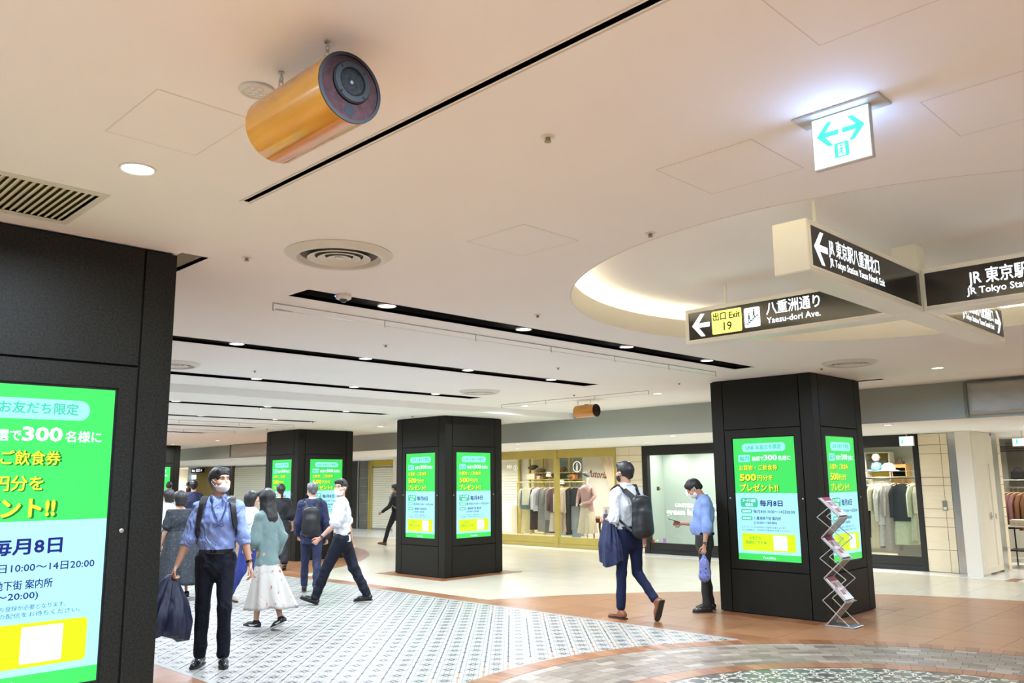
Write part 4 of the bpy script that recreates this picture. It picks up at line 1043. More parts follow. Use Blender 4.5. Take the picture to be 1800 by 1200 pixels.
# --- clothes
def cloth(col, name=None, pat=None):
    nm = name or 'cloth_%03d%03d%03d' % tuple(int(v*999) for v in col)
    c2 = tuple(v*.86 for v in col)
    return noisy(nm, col, c2, scale=30, rough=.85)
def garment(label, x, y, ztop, parts, rot=0.0, group=None, hang=True, z_rail=None):
    """parts: list of (kind, length, width_top, width_bottom, colour, zoffset, sleeve)"""
    t = thing('hanging_garment', label, 'clothes', (x, y, ztop), rot, group)
    zr = (z_rail-ztop) if z_rail else .10
    hk = MB(); hk.tube([(-.17,0,-.045),(-.06,0,.0),(0,0,.012),(.06,0,0),(.17,0,-.045)], .008, 6)
    hk.obj('hanger', M_wood, t)
    MB().tube([(0,0,.012),(0,0,zr-.02),(0,.012,zr),(0,0,zr+.012),(0,-.012,zr)], .003, 5).obj('hanger_hook', M_steel, t)
    rnd = random.Random(label)
    for kind, ln, w0, w1, col, zo, slv in parts:
        m = cloth(col); nseg, nz = 30, 9
        mb = MB(); vs = []; ph = rnd.random()*6
        for i in range(nz):
            f = i/(nz-1); ww = w0+(w1-w0)*f; z = zo-ln*f
            for k in range(nseg):
                a = 2*PI*k/nseg
                amp = .10*f if kind != 'top' else .05*f
                rr_ = 1+amp*math.sin(a*7+ph)*1.0
                dz = 0
                if i == 0 and kind in ('top','dress'): dz = -.055*(abs(math.cos(a))**1.5); 
                dep = .05+.04*f
                if kind == 'trousers' and f > .25: dep = .05
                vs.append((ww/2*math.cos(a)*rr_, dep*math.sin(a)*rr_, z+dz))
        fs = [(i*nseg+k, i*nseg+(k+1)%nseg, (i+1)*nseg+(k+1)%nseg, (i+1)*nseg+k) for i in range(nz-1) for k in range(nseg)]
        fs += [tuple(range(nseg-1,-1,-1)), tuple(range((nz-1)*nseg, nz*nseg))]
        mb.add(vs, fs).obj({'top':'blouse','dress':'dress_body','skirt':'skirt','trousers':'trousers'}[kind], m, t, smooth=60)
        if slv:
            for s_ in (-1,1):
                MB().tube([(s_*w0*.42,0,zo-.05),(s_*(w0*.5+.035),0,zo-.5*slv*.5-.05),(s_*(w0*.5+.05),-.01,zo-slv)], [.045,.05,.04], 10).obj('sleeve', m, t, smooth=60)
    return t
ZR = 1.545
t = thing('clothes_rail', 'brass clothes rail hung with garments behind the gold framed window', 'rail', (-14.85, 16.3, .12))
MB().tube([(-1.25,0,ZR-.12),(1.2,0,ZR-.12)], .014, 10).obj('rail_bar', M_gold, t)
for x in (-1.23, 1.18):
    MB().tube([(x,0,ZR-.12),(x,0,.02)], .012, 8).obj('post', M_gold, t); B(x-.03,x+.03,-.22,.22,0,.02).obj('foot', M_gold, t)
G1 = [
 ('blue grey vest blouse over a yellow pleated skirt, leftmost on the brass rail', -15.72, [('skirt',.62,.30,.42,(0.68,0.58,0.30),-.55,0),('top',.55,.40,.46,(0.16,0.22,0.24),0,.0),('top',.45,.42,.36,(0.70,0.66,0.50),.004,.50)], 0.1),
 ('dark brown long skirt hanging behind the blue grey vest', -15.46, [('dress',1.08,.20,.24,(0.06,0.04,0.035),0,0)], 1.2),
 ('lilac white long-sleeved blouse on the brass rail', -15.30, [('top',.60,.26,.30,(0.66,0.62,0.66),0,.56)], 0.9),
 ('grey checked dress with long skirt on the brass rail', -15.10, [('dress',1.12,.30,.34,(0.28,0.27,0.26),0,.45)], 0.5),
 ('grey belted tunic dress beside the checked dress', -14.90, [('dress',.82,.30,.30,(0.33,0.31,0.28),0,.40),('skirt',.35,.26,.28,(0.16,0.16,0.15),-.80,0)], 0.3),
 ('plum brown cardigan hanging behind the mullion', -14.72, [('top',.62,.28,.30,(0.16,0.09,0.09),0,.58),('skirt',.50,.24,.32,(0.72,0.60,0.50),-.60,0)], 0.7),
 ('dusty pink coat on the right part of the brass rail', -14.47, [('dress',1.10,.30,.34,(0.62,0.46,0.42),0,.60)], 0.8),
 ('beige coat beside the dusty pink one', -14.30, [('dress',.62,.24,.26,(0.55,0.44,0.33),0,.60),('skirt',.55,.20,.24,(0.55,0.38,0.26),-.55,0)], 1.0),
 ('black long-sleeved top over a grey pleated skirt and blue trousers', -14.02, [('top',.45,.34,.34,(0.018,0.018,0.02),0,.56),('skirt',.62,.28,.30,(0.26,0.29,0.30),-.42,0),('trousers',.30,.24,.26,(0.30,0.40,0.50),-.98,0)], 0.05),
 ('black dress hanging behind the black top', -14.22, [('dress',1.16,.20,.22,(0.02,0.02,0.02),0,0)], 1.1),
]
for lab, x, parts, r_ in G1: garment(lab, x, 16.3, 1.40, parts, r_, 'clothes on the brass rail', z_rail=ZR)
# mannequin
t = thing('mannequin', 'headless white mannequin in a pink jacket, cream pleated skirt and grey beret', 'mannequin', (-13.40, 16.0, .12))
M_man = mat('mannequin_white', (0.78,0.70,0.62), .4)
MB().lathe([(0,0),(.14,0),(.14,.012),(0,.012)], n=28).obj('base', M_steel, t, smooth=30)
MB().tube([(0,0,.01),(0,0,.7)], .012, 8).obj('pole', M_steel, t)
def ellip(mb_prof, sx, sy, name, m, par, n=28, ruf=0, rn=12):
    vs = []; k_ = len(mb_prof)
    for r, z in mb_prof:
        for k in range(n):
            a = 2*PI*k/n; q = 1+ruf*(1 if z < mb_prof[0][1] else 1)*math.sin(a*rn)*(abs(z-mb_prof[0][1])/max(1e-6,abs(mb_prof[-1][1]-mb_prof[0][1])))
            vs.append((r*sx*math.cos(a)*q, r*sy*math.sin(a)*q, z))
    fs = [(i*n+k, i*n+(k+1)%n, (i+1)*n+(k+1)%n, (i+1)*n+k) for i in range(k_-1) for k in range(n)]
    fs += [tuple(range(n-1,-1,-1)), tuple(range((k_-1)*n, k_*n))]
    return MB().add(vs, fs).obj(name, m, par, smooth=60)
ellip([(.16,.80),(.19,.70),(.22,.45),(.26,.20)], 1, .8, 'skirt', cloth((0.74,0.62,0.46)), t, 48, .07, 14)
ellip([(.20,.72),(.185,.85),(.16,.98),(.185,1.15),(.20,1.26),(.13,1.33),(.06,1.36)], 1, .62, 'jacket', cloth((0.66,0.40,0.38)), t)
ellip([(.045,1.34),(.04,1.42),(.055,1.46),(.07,1.52),(.065,1.58),(.03,1.62)], 1, 1.1, 'head', M_man, t)
hb = MB().lathe([(.05,0),(.10,.02),(.11,.05),(.06,.085),(0,.09)], n=20).obj('beret', cloth((0.20,0.20,0.19)), t, smooth=True); hb.location = (0,0,1.57); hb.rotation_euler = (0,.35,0)
MB().tube([(.19,0,1.27),(.27,-.02,1.08),(.22,-.14,.94),(.02,-.20,.90)], [.055,.05,.04,.03], 12).obj('arm', cloth((0.66,0.40,0.38)), t, smooth=60)
MB().tube([(-.19,0,1.27),(-.25,-.02,1.08),(-.21,-.12,.92)], [.055,.05,.035], 12).obj('arm', cloth((0.66,0.40,0.38)), t, smooth=60)
MB().tube([(-.21,-.12,.92),(-.2,-.16,.84)], [.028,.02], 8).obj('hand', M_man, t, smooth=60)
MB().tube([(.03,-.20,.90),(-.05,-.21,.87)], [.026,.018], 8).obj('hand', M_man, t, smooth=60)
# --- pier with beige tiles between the shops
def tiled_pier(label, x0, x1, y, rows, vx, plate=None):
    t = thing('tiled_pier', label, 'pier', ((x0+x1)/2, y, 0)); cx = (x0+x1)/2
    B(x0-cx+.004,x1-cx-.004,.012,.30,.001,HS-.003).obj('core', mat('pier_joint',(0.35,0.27,0.14),.8), t)
    for a, b in zip(rows[:-1], rows[1:]):
        for u0, u1 in zip([x0]+vx, vx+[x1]):
            B(u0-cx+.004,u1-cx-.004,0,.014,a+.004,b-.004).obj('wall_tile', M_tile_wall, t)
    return t
rows = [.004,.37,.75,.90,1.05,1.44,1.58,1.98,2.13,HS-.006]
tiled_pier('beige tiled pier between the gold framed shop and the black framed window', -11.975, -11.245, YW, rows, [-11.6])
rp = tiled_pier('beige tiled pier right of the black framed shop with a small switch plate', -5.352, -4.872, YW, rows, [-4.99])
B(-.0,.075,-.008,0,1.02,1.19).obj('switch_plate', mat('switch_grey',(0.25,0.25,0.22),.4), rp).location = (.075,0,0)
B(.012,.062,-.0095,-.008,1.04,1.08).obj('switch_label', M_shopwall, rp).location = (.075,0,0)
tag(B(-4.868,-4.66,YW-.002,YW+.1,.001,HS-.003).obj('steel_strip', noisy('mirror_steel',(0.50,0.50,0.48),(0.62,0.62,0.60),scale=.8,rough=.16,metal=1.0), None), 'tall polished steel strip beside the right beige pier', 'steel panel')
tag(B(-11.985,-11.972,YW-.01,YW+.1,.001,HS-.003).obj('edge_strip', M_gold, None), 'slim brass edge strip left of the beige tiled pier', 'edge strip')
# --- black framed window with frosted backdrop
w2 = window_unit('shop_window', 'black framed window with white lettering on a pale backdrop', -11.24, -8.0, .235, 2.115, HS, M_black_frame, [(-11.17,.07),(-8.0,.05)])
M_back = mat('pale_backdrop', (0.60,0.68,0.62), .6)
room(-11.24, -7.97, YW+.1, 16.15, HS, M_back, lamps=4, power=9, back=M_back)
B(-11.24,-7.97,YW+.1,16.1,.0008,.12).obj('display_floor', M_cream, FL)
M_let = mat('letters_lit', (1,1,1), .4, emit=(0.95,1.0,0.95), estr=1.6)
on_glass(text_mesh('UNITED ARROWS', .095, M_let, .003, fit=1.02), -10.43, 1.005, parent=w2)
on_glass(text_mesh('green label relaxing', .165, M_let, .0055, fit=1.62), -10.67, .845, parent=w2)
dp = MB(); P = [(-.085,-.06),(-.09,0),(-.07,.07),(-.03,.15),(0,.19),(.03,.13),(.05,.05),(.05,-.03),(0,-.09),(-.05,-.09)]
on_glass(MB().prism(P[::-1] if area(P) < 0 else P, 0, .002).mesh('window_logo', M_let), -10.06, 1.34, 'window_logo', w2)
for (x, z, w_, h, c_) in ((-11.03,.27,.05,.06,(0.7,0.03,0.05)),(-10.93,.28,.05,.03,(0.75,0.75,0.75)),(-10.85,.27,.045,.045,(0.4,0.42,0.4)),(-10.74,.29,.085,.085,(0.45,0.15,0.5))):
    on_glass(MB().box(-w_/2,w_/2,-h/2,h/2,0,.001).mesh('sticker', mat('st_%02d%02d%02d' % tuple(int(v*99) for v in c_), c_, .4)), x, z, 'sticker', w2)
t = thing('door_lock', 'small brass lock fitting seen behind the black framed glass', 'lock', (-10.86,YW+.044,1.38)); B(-.045,.02,0,.02,-.03,.05).obj('plate', mat('lock_dark',(0.10,0.09,0.05),.4), t); B(.02,.05,0,.015,-.015,.02).obj('latch', M_gold, t)
# flowers at the right end of the backdrop
t = thing('flower_arrangement', 'tall pale flower arrangement half hidden behind the reading man', 'flowers', (-8.95, 15.85, .12))
MB().lathe([(0,0),(.10,0),(.13,.25),(.09,.45),(.10,.5),(0,.5)], n=24).obj('vase', M_shopwall, t, smooth=50)
M_leaf = mat('leaf_green', (0.18,0.25,0.07), .5); M_fl = mat('flower_cream', (0.80,0.72,0.40), .6)
rn = random.Random(3)
for k in range(16):
    a = rn.random()*6.28; h = 1.0+rn.random()*.75; rr_ = .08+rn.random()*.32; p = (rr_*math.cos(a), .4*rr_*math.sin(a), h)
    MB().tube([(0,0,.45),(p[0]*.5,p[1]*.5,h*.65),p], .004, 5).obj('stem', M_leaf, t)
    f_ = MB()
    for q in range(5):
        b_ = q*2*PI/5; f_.add([p,(p[0]+.03*math.cos(b_),p[1]+.01,p[2]+.03*math.sin(b_)),(p[0]+.055*math.cos(b_+.3),p[1]-.012,p[2]+.055*math.sin(b_+.3)),(p[0]+.03*math.cos(b_+.6),p[1]+.01,p[2]+.03*math.sin(b_+.6))],[(0,1,2,3),(3,2,1,0)])
    f_.obj('blossom' if k % 3 else 'leaf', M_fl if k % 3 else M_leaf, t)
# --- second black framed window with clothes
w3 = window_unit('shop_window', 'black framed shop window right of the right pillar with hanging clothes', -7.95, -5.36, .235, 2.12, HS, M_black_frame, [(-7.95,.05),(-5.40,.045)])
M_darkroom = mat('shop_wall_grey', (0.50,0.49,0.42), .7)
room(-7.94, -5.34, YW+.1, 17.6, HS, M_darkroom, lamps=3, power=45)
B(-7.95,-5.34,YW+.1,17.55,.0008,.10).obj('display_floor', M_cream, FL)
t = thing('clothes_rail', 'black clothes rail behind the black framed window by the right pillar', 'rail', (-6.4, 16.2, .10))
MB().tube([(-1.3,0,1.475),(.78,0,1.475)], .018, 10).obj('rail_bar', mat('rail_black',(0.05,0.05,0.045),.3,.6), t)
for x in (-1.25,.70): MB().tube([(x,0,1.475),(x,0,.02)], .014, 8).obj('post', M_steel, t); B(x-.03,x+.03,-.25,.25,0,.02).obj('foot', M_steel, t)
B(-7.9,-5.36,16.55,17.05,1.695,1.704).obj('glass_shelf', mat('shelf_glass_green',(0.45,0.55,0.48),.1,trans=.8), w3).location = (-w3.location.x,-w3.location.y,0)
G2 = [
 ('long black coat at the pillar end of the black rail', -6.78, [('dress',1.0,.34,.36,(0.015,0.015,0.016),0,.5)], .3),
 ('cream long dress on the black rail', -6.50, [('dress',1.18,.18,.26,(0.66,0.60,0.42),0,.5)], 1.1),
 ('white long-sleeved dress on the black rail', -6.36, [('dress',.75,.22,.26,(0.72,0.70,0.66),0,.7),('skirt',.42,.20,.24,(0.60,0.58,0.55),-.72,0)], 1.0),
 ('grey long dress on the black rail', -6.22, [('dress',1.22,.22,.30,(0.36,0.33,0.31),0,.6)], .9),
 ('thin black scarf dress between the grey and navy clothes', -6.10, [('dress',.95,.10,.12,(0.02,0.02,0.02),0,0)], .9),
 ('navy knit top over a pale green skirt on the black rail', -5.97, [('skirt',.50,.34,.46,(0.56,0.62,0.44),-.60,0),('top',.68,.36,.40,(0.028,0.036,0.045),0,.62)], .25),
 ('sage green blouse at the right end of the black rail', -5.76, [('dress',1.02,.20,.28,(0.50,0.53,0.38),0,.6)], .9),
 ('pale beige pleated dress, last on the black rail', -5.70, [('dress',1.04,.14,.20,(0.62,0.58,0.46),-.03,.5)], 1.2),
]
for lab, x, parts, r_ in G2: garment(lab, x, 16.2, 1.47, parts, r_, 'clothes on the black rail', z_rail=1.575)
# back shelf unit and cupboard
t = thing('wall_shelf', 'yellow-backed wall shelf with dark baskets in the shop by the right pillar', 'shelf', (-6.95, 17.4, 0.1))
B(-.62,.36,.14,.16,1.45,1.98).obj('back_board', mat('mustard',(0.60,0.43,0.05),.6), t)
for z in (1.62,1.97,1.35): B(-.62,.36,-.12,.14,z,z+.02).obj('shelf_board', M_wall, t)
for x in (-.62,-.13,.34): B(x,x+.02,-.12,.14,1.37,1.97).obj('divider', M_wall, t)
box_thing('basket', 'dark woven basket, left one on the top shelf', 'basket', -7.52,-7.12,17.3,17.5,1.741,1.93,(0.04,0.03,0.025)); box_thing('basket', 'dark woven basket, right one on the top shelf', 'basket', -7.05,-6.65,17.3,17.5,1.741,1.93,(0.05,0.04,0.03))
t = thing('wooden_cupboard', 'tall orange wood cupboard at the back of the shop by the right pillar', 'cupboard', (-6.41, 17.35, .10))
B(-.14,.14,-.1,.2,0,1.74).obj('body', mat('orange_wood2',(0.62,0.34,0.10),.4), t)
for z in (.1,.65,1.2,1.5): B(-.12,.12,-.112,-.1,z,min(z+.5,1.70)-.03).obj('drawer_front', mat('orange_wood3',(0.66,0.38,0.12),.4), t)
box_thing('handbag', 'small brown bag on top of the orange cupboard', 'bag', -6.50,-6.34,17.3,17.42,1.841,1.90,(0.10,0.05,0.03),.02,True)
t = thing('display_ornament', 'pink face mask shape on a blue round stand on the shelf', 'display', (-6.66, 16.8, 1.7045)); MB().lathe([(0,0),(.07,.0),(.11,.07),(.08,.16),(0,.18)], n=20).obj('blue_ball', mat('ball_blue',(0.10,0.22,0.30),.4), t, smooth=60); MB().lathe([(0,.18),(.05,.2),(.08,.27),(.05,.33),(0,.34)], n=16).obj('pink_flower', mat('flower_pink',(0.72,0.40,0.36),.6), t, smooth=60)
t = thing('round_hat', 'pale green round hat hanging above the black rail', 'hat', (-6.40, 16.7, 1.7045)); MB().lathe([(.20,0),(.19,.01),(.13,.02),(.12,.10),(.06,.15),(0,.16)], n=28).obj('crown', mat('hat_green',(0.50,0.60,0.38),.7), t, smooth=60)
# low grey block
box_thing('display_block', 'low grey display block under the navy top', 'display block', -6.30,-5.50,16.55,17.1,.1005,.42,(0.16,0.16,0.14))
# small exit signs
def small_exit(label, x, y, z, w_=.24, h=.17):
    t = thing('exit_sign', label, 'exit sign', (x, y, z))
    link('housing', rbox(-w_/2,w_/2,-.02,.02,0,h,.004,1,'housing',M_white_metal), t)
    B(-w_/2+.01,w_/2-.01,-.0215,-.02,.01,h-.01).obj('lit_panel', M_ex, t)
    MB().prism([(-.07,.04),(-.045,.04),(-.045,.10),(-.058,.13),(-.07,.10)],0,.001).obj('green_figure', M_exg, t).matrix_local = Matrix.Translation((-.01,-.0218,0)) @ Matrix.Rotation(PI/2,4,'X')
    MB().tube([(0,0,h),(0,0,HS-z)], .008, 6).obj('hanging_rod', M_white_metal, t)
small_exit('small lit exit sign hanging at the top right of the black framed shop', -5.44, 15.10, 2.115); small_exit('small lit exit sign with a green figure over the open shop at the right edge', -3.86, 15.8, 2.07, .28, .14)
# --- white wall end, service door, second shop beyond
tag(B(-4.655,-4.42,15.05,15.46,.001,HS-.003).obj('wall_right', M_wall, None), kind='structure')
dd = thing('door_1', None, None, (-4.415, 15.05, 0)); dd['kind'] = 'structure'
M_door = noisy('door_cream', (0.78,0.72,0.59), (0.82,0.76,0.63), scale=2, rough=.5)
B(-.20,.0,.015,1.06,.03,HS-.005).obj('door_leaf', M_door, dd)
for (a,b,c_,e) in ((.02,.09,.04,2.27),(.80,1.04,.04,2.27),(.09,.80,.04,.13),(.09,.80,1.79,2.27)): B(0,.018,a,b,c_,e).obj('door_rail', M_door, dd)
MB().tube([(.018,.64,.93),(.05,.64,.93),(.055,.60,.93)], .010, 8).obj('door_handle', M_steel, dd); B(.018,.022,.62,.66,.88,1.0).obj('lock_plate', mat('brass3',(0.4,0.33,0.18),.3,.8), dd)
B(.018,.024,.86,.90,.88,.97).obj('lock_plate', mat('brass3',(0.4,0.33,0.18),.3,.8), dd)
struct('trim_8', B(-4.48,-4.405,16.13,16.42,.001,HS-.003), M_steel)
t = thing('tiled_pier', 'narrow beige tiled pier end beyond the cream service door', 'pier', (-4.43, 16.6, 0))
for a, b in zip(rows[:-1], rows[1:]): B(-.06,.02,-.17,.0,a+.004,b-.004).obj('wall_tile', M_tile_wall, t)
room(-5.3, 0.5, 16.65, 19.2, HS, M_darkroom, lamps=5, power=20, sides=(1,1))
t = thing('clothes_rail', 'silver clothes rail with dark and rust clothes in the open shop at the right edge', 'rail', (-4.5, 18.0, 0))
MB().tube([(-.6,0,1.37),(.5,0,1.37)], .014, 10).obj('rail_bar', M_chrome, t)
for x in (-.58,.48): MB().tube([(x,0,1.37),(x,0,.02)], .012, 8).obj('post', M_chrome, t); B(x-.03,x+.03,-.2,.2,0.0015,.02).obj('foot', M_chrome, t)
for k, (x, c_, ln) in enumerate(((-4.86,(0.06,0.06,0.05),.62),(-4.78,(0.20,0.20,0.14),.60),(-4.71,(0.03,0.03,0.03),.66),(-4.63,(0.16,0.07,0.065),.60),(-4.55,(0.19,0.085,0.08),.64),(-4.44,(0.15,0.065,0.02),.68),(-4.34,(0.13,0.055,0.018),.68))):
    garment('%s garment on the silver rail in the open shop' % ('charcoal','olive grey','black','dusty plum','rose brown','rust brown','dark rust')[k], x, 18.0, 1.27, [('top',ln,.30,.34,c_,0,.5)], .9, 'clothes on the silver rail', z_rail=1.37)
t = thing('wall_shelf', 'dark wall shelf with a black bag in the open shop at the right edge', 'shelf', (-4.68, 18.9, 1.5)); B(-.3,.3,-.2,.25,0,.02).obj('shelf_board', M_white_metal, t); B(-.3,.3,.25,.27,-.3,.75).obj('back_board', mat('shelf_back',(0.16,0.15,0.12),.6), t)
box_thing('handbag', 'black handbag on the dark wall shelf', 'bag', -4.86,-4.62,18.8,18.95,1.521,1.68,(0.012,0.012,0.012),.03,True)
for k in range(3): tag(B(-5.0,-4.3,18.6,18.62,2.06+k*.04,2.085+k*.04).obj('air_slot', M_black, None), 'black slotted air outlet above the dark wall shelf', 'air vent', 'black air outlet slots')
t = thing('display_table', 'white topped display table with folded knitwear in the open shop', 'table', (-4.12, 17.2, 0)); B(-.45,.45,-.3,.3,.70,.72).obj('tabletop', M_white_metal, t); B(-.43,.43,-.28,.28,.28,.30).obj('lower_shelf', M_black_frame, t)
for sx in (-.43,.41):
    for sy in (-.28,.26): B(sx,sx+.02,sy,sy+.02,.002,.70).obj('leg', M_black_frame, t)
for k in range(3): 
    q = link('sweater', rbox(-.15,.15,-.12,.12,0,.035,.014,2,'sweater',cloth((0.72,0.62,0.46) if k < 2 else (0.75,0.70,0.62))), None, (-4.32+.0*k, 17.05, .7205+.036*k)); tag(q, '%s folded cream knit sweater of the pile on the white table' % ('lowest','middle','topmost')[k], 'sweater', 'folded sweaters')
tag(B(-4.03,-3.88,14.72,15.16,.0008,.0035).obj('floor_inlay', M_brick, None), 'small rust coloured inlay tile in the white floor strip before the service door', 'floor tile')
# --- plastic-covered sign boxes on the grey fascia
def covered(label, x0, x1, z0, z1):
    t = thing('covered_sign', label, 'sign', ((x0+x1)/2, 11.8, z0)); a = (x1-x0)/2; h = z1-z0
    B(-a+.03,a-.03,-.085,0,.02,h-.02).obj('sign_box', mat('box_grey',(0.45,0.43,0.37),.6), t)
    g_ = []
    rn = random.Random(label)
    for i in range(41):
        row = []
        for j in range(13):
            x = -a+2*a*i/40; z = h*j/12
            y = -.10-.012*math.sin(x*9+j)*math.sin(j*.5+i*.2)-.01*rn.random()
            if j in (0,12) or i in (0,40): y = -.01
            row.append((x,y,z))
        g_.append(row)
    mb = MB().sheet(g_); mb.obj('plastic_wrap', noisy('plastic_wrap',(0.42,0.41,0.37),(0.47,0.46,0.42),scale=3,rough=.6,stretch=(1,1,3)), t, smooth=70)
    MB().tube([(-a,-.09,0),(-a-.005,-.10,h*.5),(-a,-.09,h)], .02, 8).obj('wrap_fold', mat('wrap_fold',(0.20,0.19,0.15),.4), t, smooth=60)
covered('grey plastic wrapped sign box on the fascia at the right edge', -3.44, -1.6, 2.36, 2.79)
covered('grey plastic wrapped sign box on the far fascia above the shutter', -23.4, -19.6, 2.36, 2.72)
# --- far left shops
struct('wall_right', B(-20.35,-19.7,15.36,17.9,0,HS), M_wall)
M_shut = mat('shutter_cream', (0.78,0.75,0.60), .5); M_greytile = noisy('grey_wall_tile', (0.11,0.11,0.09), (0.17,0.17,0.14), scale=3, rough=.3)
def shutter(label, x0, x1, y, z0, z1, pitch=.075):
    t = thing('roller_shutter', label, 'shutter', ((x0+x1)/2, y, 0)); a = (x1-x0)/2
    B(-a,a,.02,.04,z0,z1).obj('backing', mat('shutter_gap',(0.30,0.28,0.18),.8), t)
    me = MB().add([(-a,0.012,0),(a,0.012,0),(a,0,.02),(-a,0,.02),(a,0,pitch-.022),(-a,0,pitch-.022),(a,.016,pitch-.004),(-a,.016,pitch-.004),(-a,.03,0),(a,.03,0),(a,.03,pitch-.004),(-a,.03,pitch-.004)],
        [(0,1,2,3),(3,2,4,5),(5,4,6,7),(8,11,10,9),(0,8,9,1),(7,6,10,11),(0,3,5,7,11,8),(1,9,10,6,4,2)]).mesh('slat', M_shut)
    n_ = int((z1-z0)/pitch)
    for i in range(n_): link('slat', me, t, (0,0,z0+i*pitch))
    B(-a,a,-.01,.04,max(.002,z0-.04),z0).obj('bottom_bar', M_steel, t)
    return t
sh = shutter('closed cream roller shutter of the yellow-topped shop beside the middle pillar', -23.95, -20.35, 17.2, .05, 2.12)
B(-1.85,1.8,-.02,.05,2.13,HS-.002).obj('header', mat('header_yellow',(0.55,0.40,0.02),.5), sh); B(1.2,1.45,-.03,-.02,2.10,2.26).obj('notice', M_shopwall, sh)
for x in (-1.90,-1.83): B(x,x+.05,-.03,.06,.002,HS-.002).obj('jamb', M_gold, sh)
t = thing('grey_tiled_pier', 'dark grey tiled pier left of the cream roller shutter', 'pier', (-24.45, 17.2, 0))
for i in range(8): B(-.27,.27,0,.05,.003+i*.29,.003+i*.29+.284).obj('wall_tile', M_greytile, t)
B(-.36,-.29,-.02,.05,.002,HS-.002).obj('steel_edge', M_steel, t); B(.29,.36,-.02,.05,.002,HS-.002).obj('steel_edge', M_gold, t)
t = thing('shop_door', 'tall dark wooden door with a long black handle beside the grey tiled pier', 'door', (-25.35, 17.2, 0)); B(-.55,.50,0,.05,.003,HS-.002).obj('door_leaf', noisy('dark_door',(0.018,0.014,0.009),(0.035,0.028,0.018),scale=4,rough=.35), t)
MB().tube([(.27,-.04,.35),(.27,-.06,.35),(.27,-.06,1.75),(.27,-.04,1.75)], .015, 8).obj('pull_handle', M_joint, t)
struct('wall_right', B(-31.3,-25.9,17.2,17.23,0,HS), M_greytile)
sh = shutter('wide closed grey cream shutter behind the walkers, left of the suited man', -33.8, -26.0, 17.15, .05, 2.29, .085)
t = thing('grey_pier', 'blue grey metal pier left of the wide shutter', 'pier', (-34.7, 17.15, 0)); B(-.60,.55,0,.06,.003,HS-.002).obj('metal_sheet', mat('bluegrey_metal',(0.16,0.20,0.22),.35,.4), t); B(.56,.68,-.02,.05,.003,HS-.002).obj('steel_edge', M_steel, t); B(.70,.86,-.02,.05,.003,HS-.002).obj('bronze_edge', mat('bronze',(0.14,0.10,0.06),.4,.5), t)
struct('wall_right', B(-37.6,-35.4,17.2,17.23,0,HS), mat('ochre_wall',(0.45,0.33,0.10),.6))
t = thing('hanging_sign', 'small black hanging sign with white lettering far off beyond the walkers', 'sign', (-36.8, 16.9, 2.08)); B(-.60,.60,-.04,.04,0,.20).obj('sign_box', M_black_frame, t)
q = link('lettering', text_mesh('Exit  出口 ↗', .14, E_sgn, .003, 'CENTER', fit=.95), t); q.matrix_local = Matrix.Translation((0,-.042,.05)) @ Matrix.Rotation(PI/2,4,'X')
MB().tube([(0,0,.2),(0,0,.25)], .01, 6).obj('hanging_rod', M_steel, t)
t = thing('directory_board', 'tall dark blue directory board with glowing white text in the distance', 'sign board', (-38.6, 16.6, 0)); B(-.45,.45,-.06,.06,.003,HS-.002).obj('board', mat('board_violet',(0.035,0.035,0.075),.4), t)
for k, (s_, z, sz) in enumerate((('i 案内',1.78,.26),('八重洲地下街',1.45,.11),('Information',1.30,.10),('10:00-20:00',1.05,.10))):
    q = link('lettering', text_mesh(s_, sz, mat('board_white',(1,1,1),.4,emit=(0.45,0.6,1.0),estr=2.2), .004, 'CENTER'), t); q.matrix_local = Matrix.Translation((0,-.063,z)) @ Matrix.Rotation(PI/2,4,'X')
t = thing('lit_showcase', 'bright lit shop showcase with small goods between the directory board and the ochre wall', 'showcase', (-37.85, 17.2, 0)); B(-.28,.28,0,.4,.003,2.0).obj('back_box', M_shopwall, t)
B(-.28,.28,-.02,0,1.80,1.98).obj('lit_header', mat('header_blue',(0.6,0.8,1),.4,emit=(0.55,0.85,1.0),estr=1.6), t)
for i in range(5): B(-.28,.28,-.25,0,.3+i*.3,.315+i*.3).obj('shelf_board', M_wood, t)
rn = random.Random(5)
for i in range(5):
    for j in range(4):
        cn_, c_ = [('red',(0.5,0.1,0.08)),('black',(0.05,0.05,0.06)),('beige',(0.5,0.45,0.35)),('green',(0.12,0.2,0.12))][rn.randrange(4)]
        box_thing('packaged_good', '%s packet on shelf %s up of the lit showcase, %s from the left' % (cn_, NUMW2[i], NUMW2[j]), 'packet', -38.08+j*.13,-38.08+j*.13+.08,16.98,17.05,.3165+i*.3,.3165+i*.3+.1+rn.random()*.09,c_,.004)['group'] = 'goods in the lit showcase'
room(-42, -38.0, 17.0, 19.0, HS, M_shopwall, lamps=2, power=60)
struct('wall_right', B(-62,-42,17.0,17.03,0,HS), M_wall)
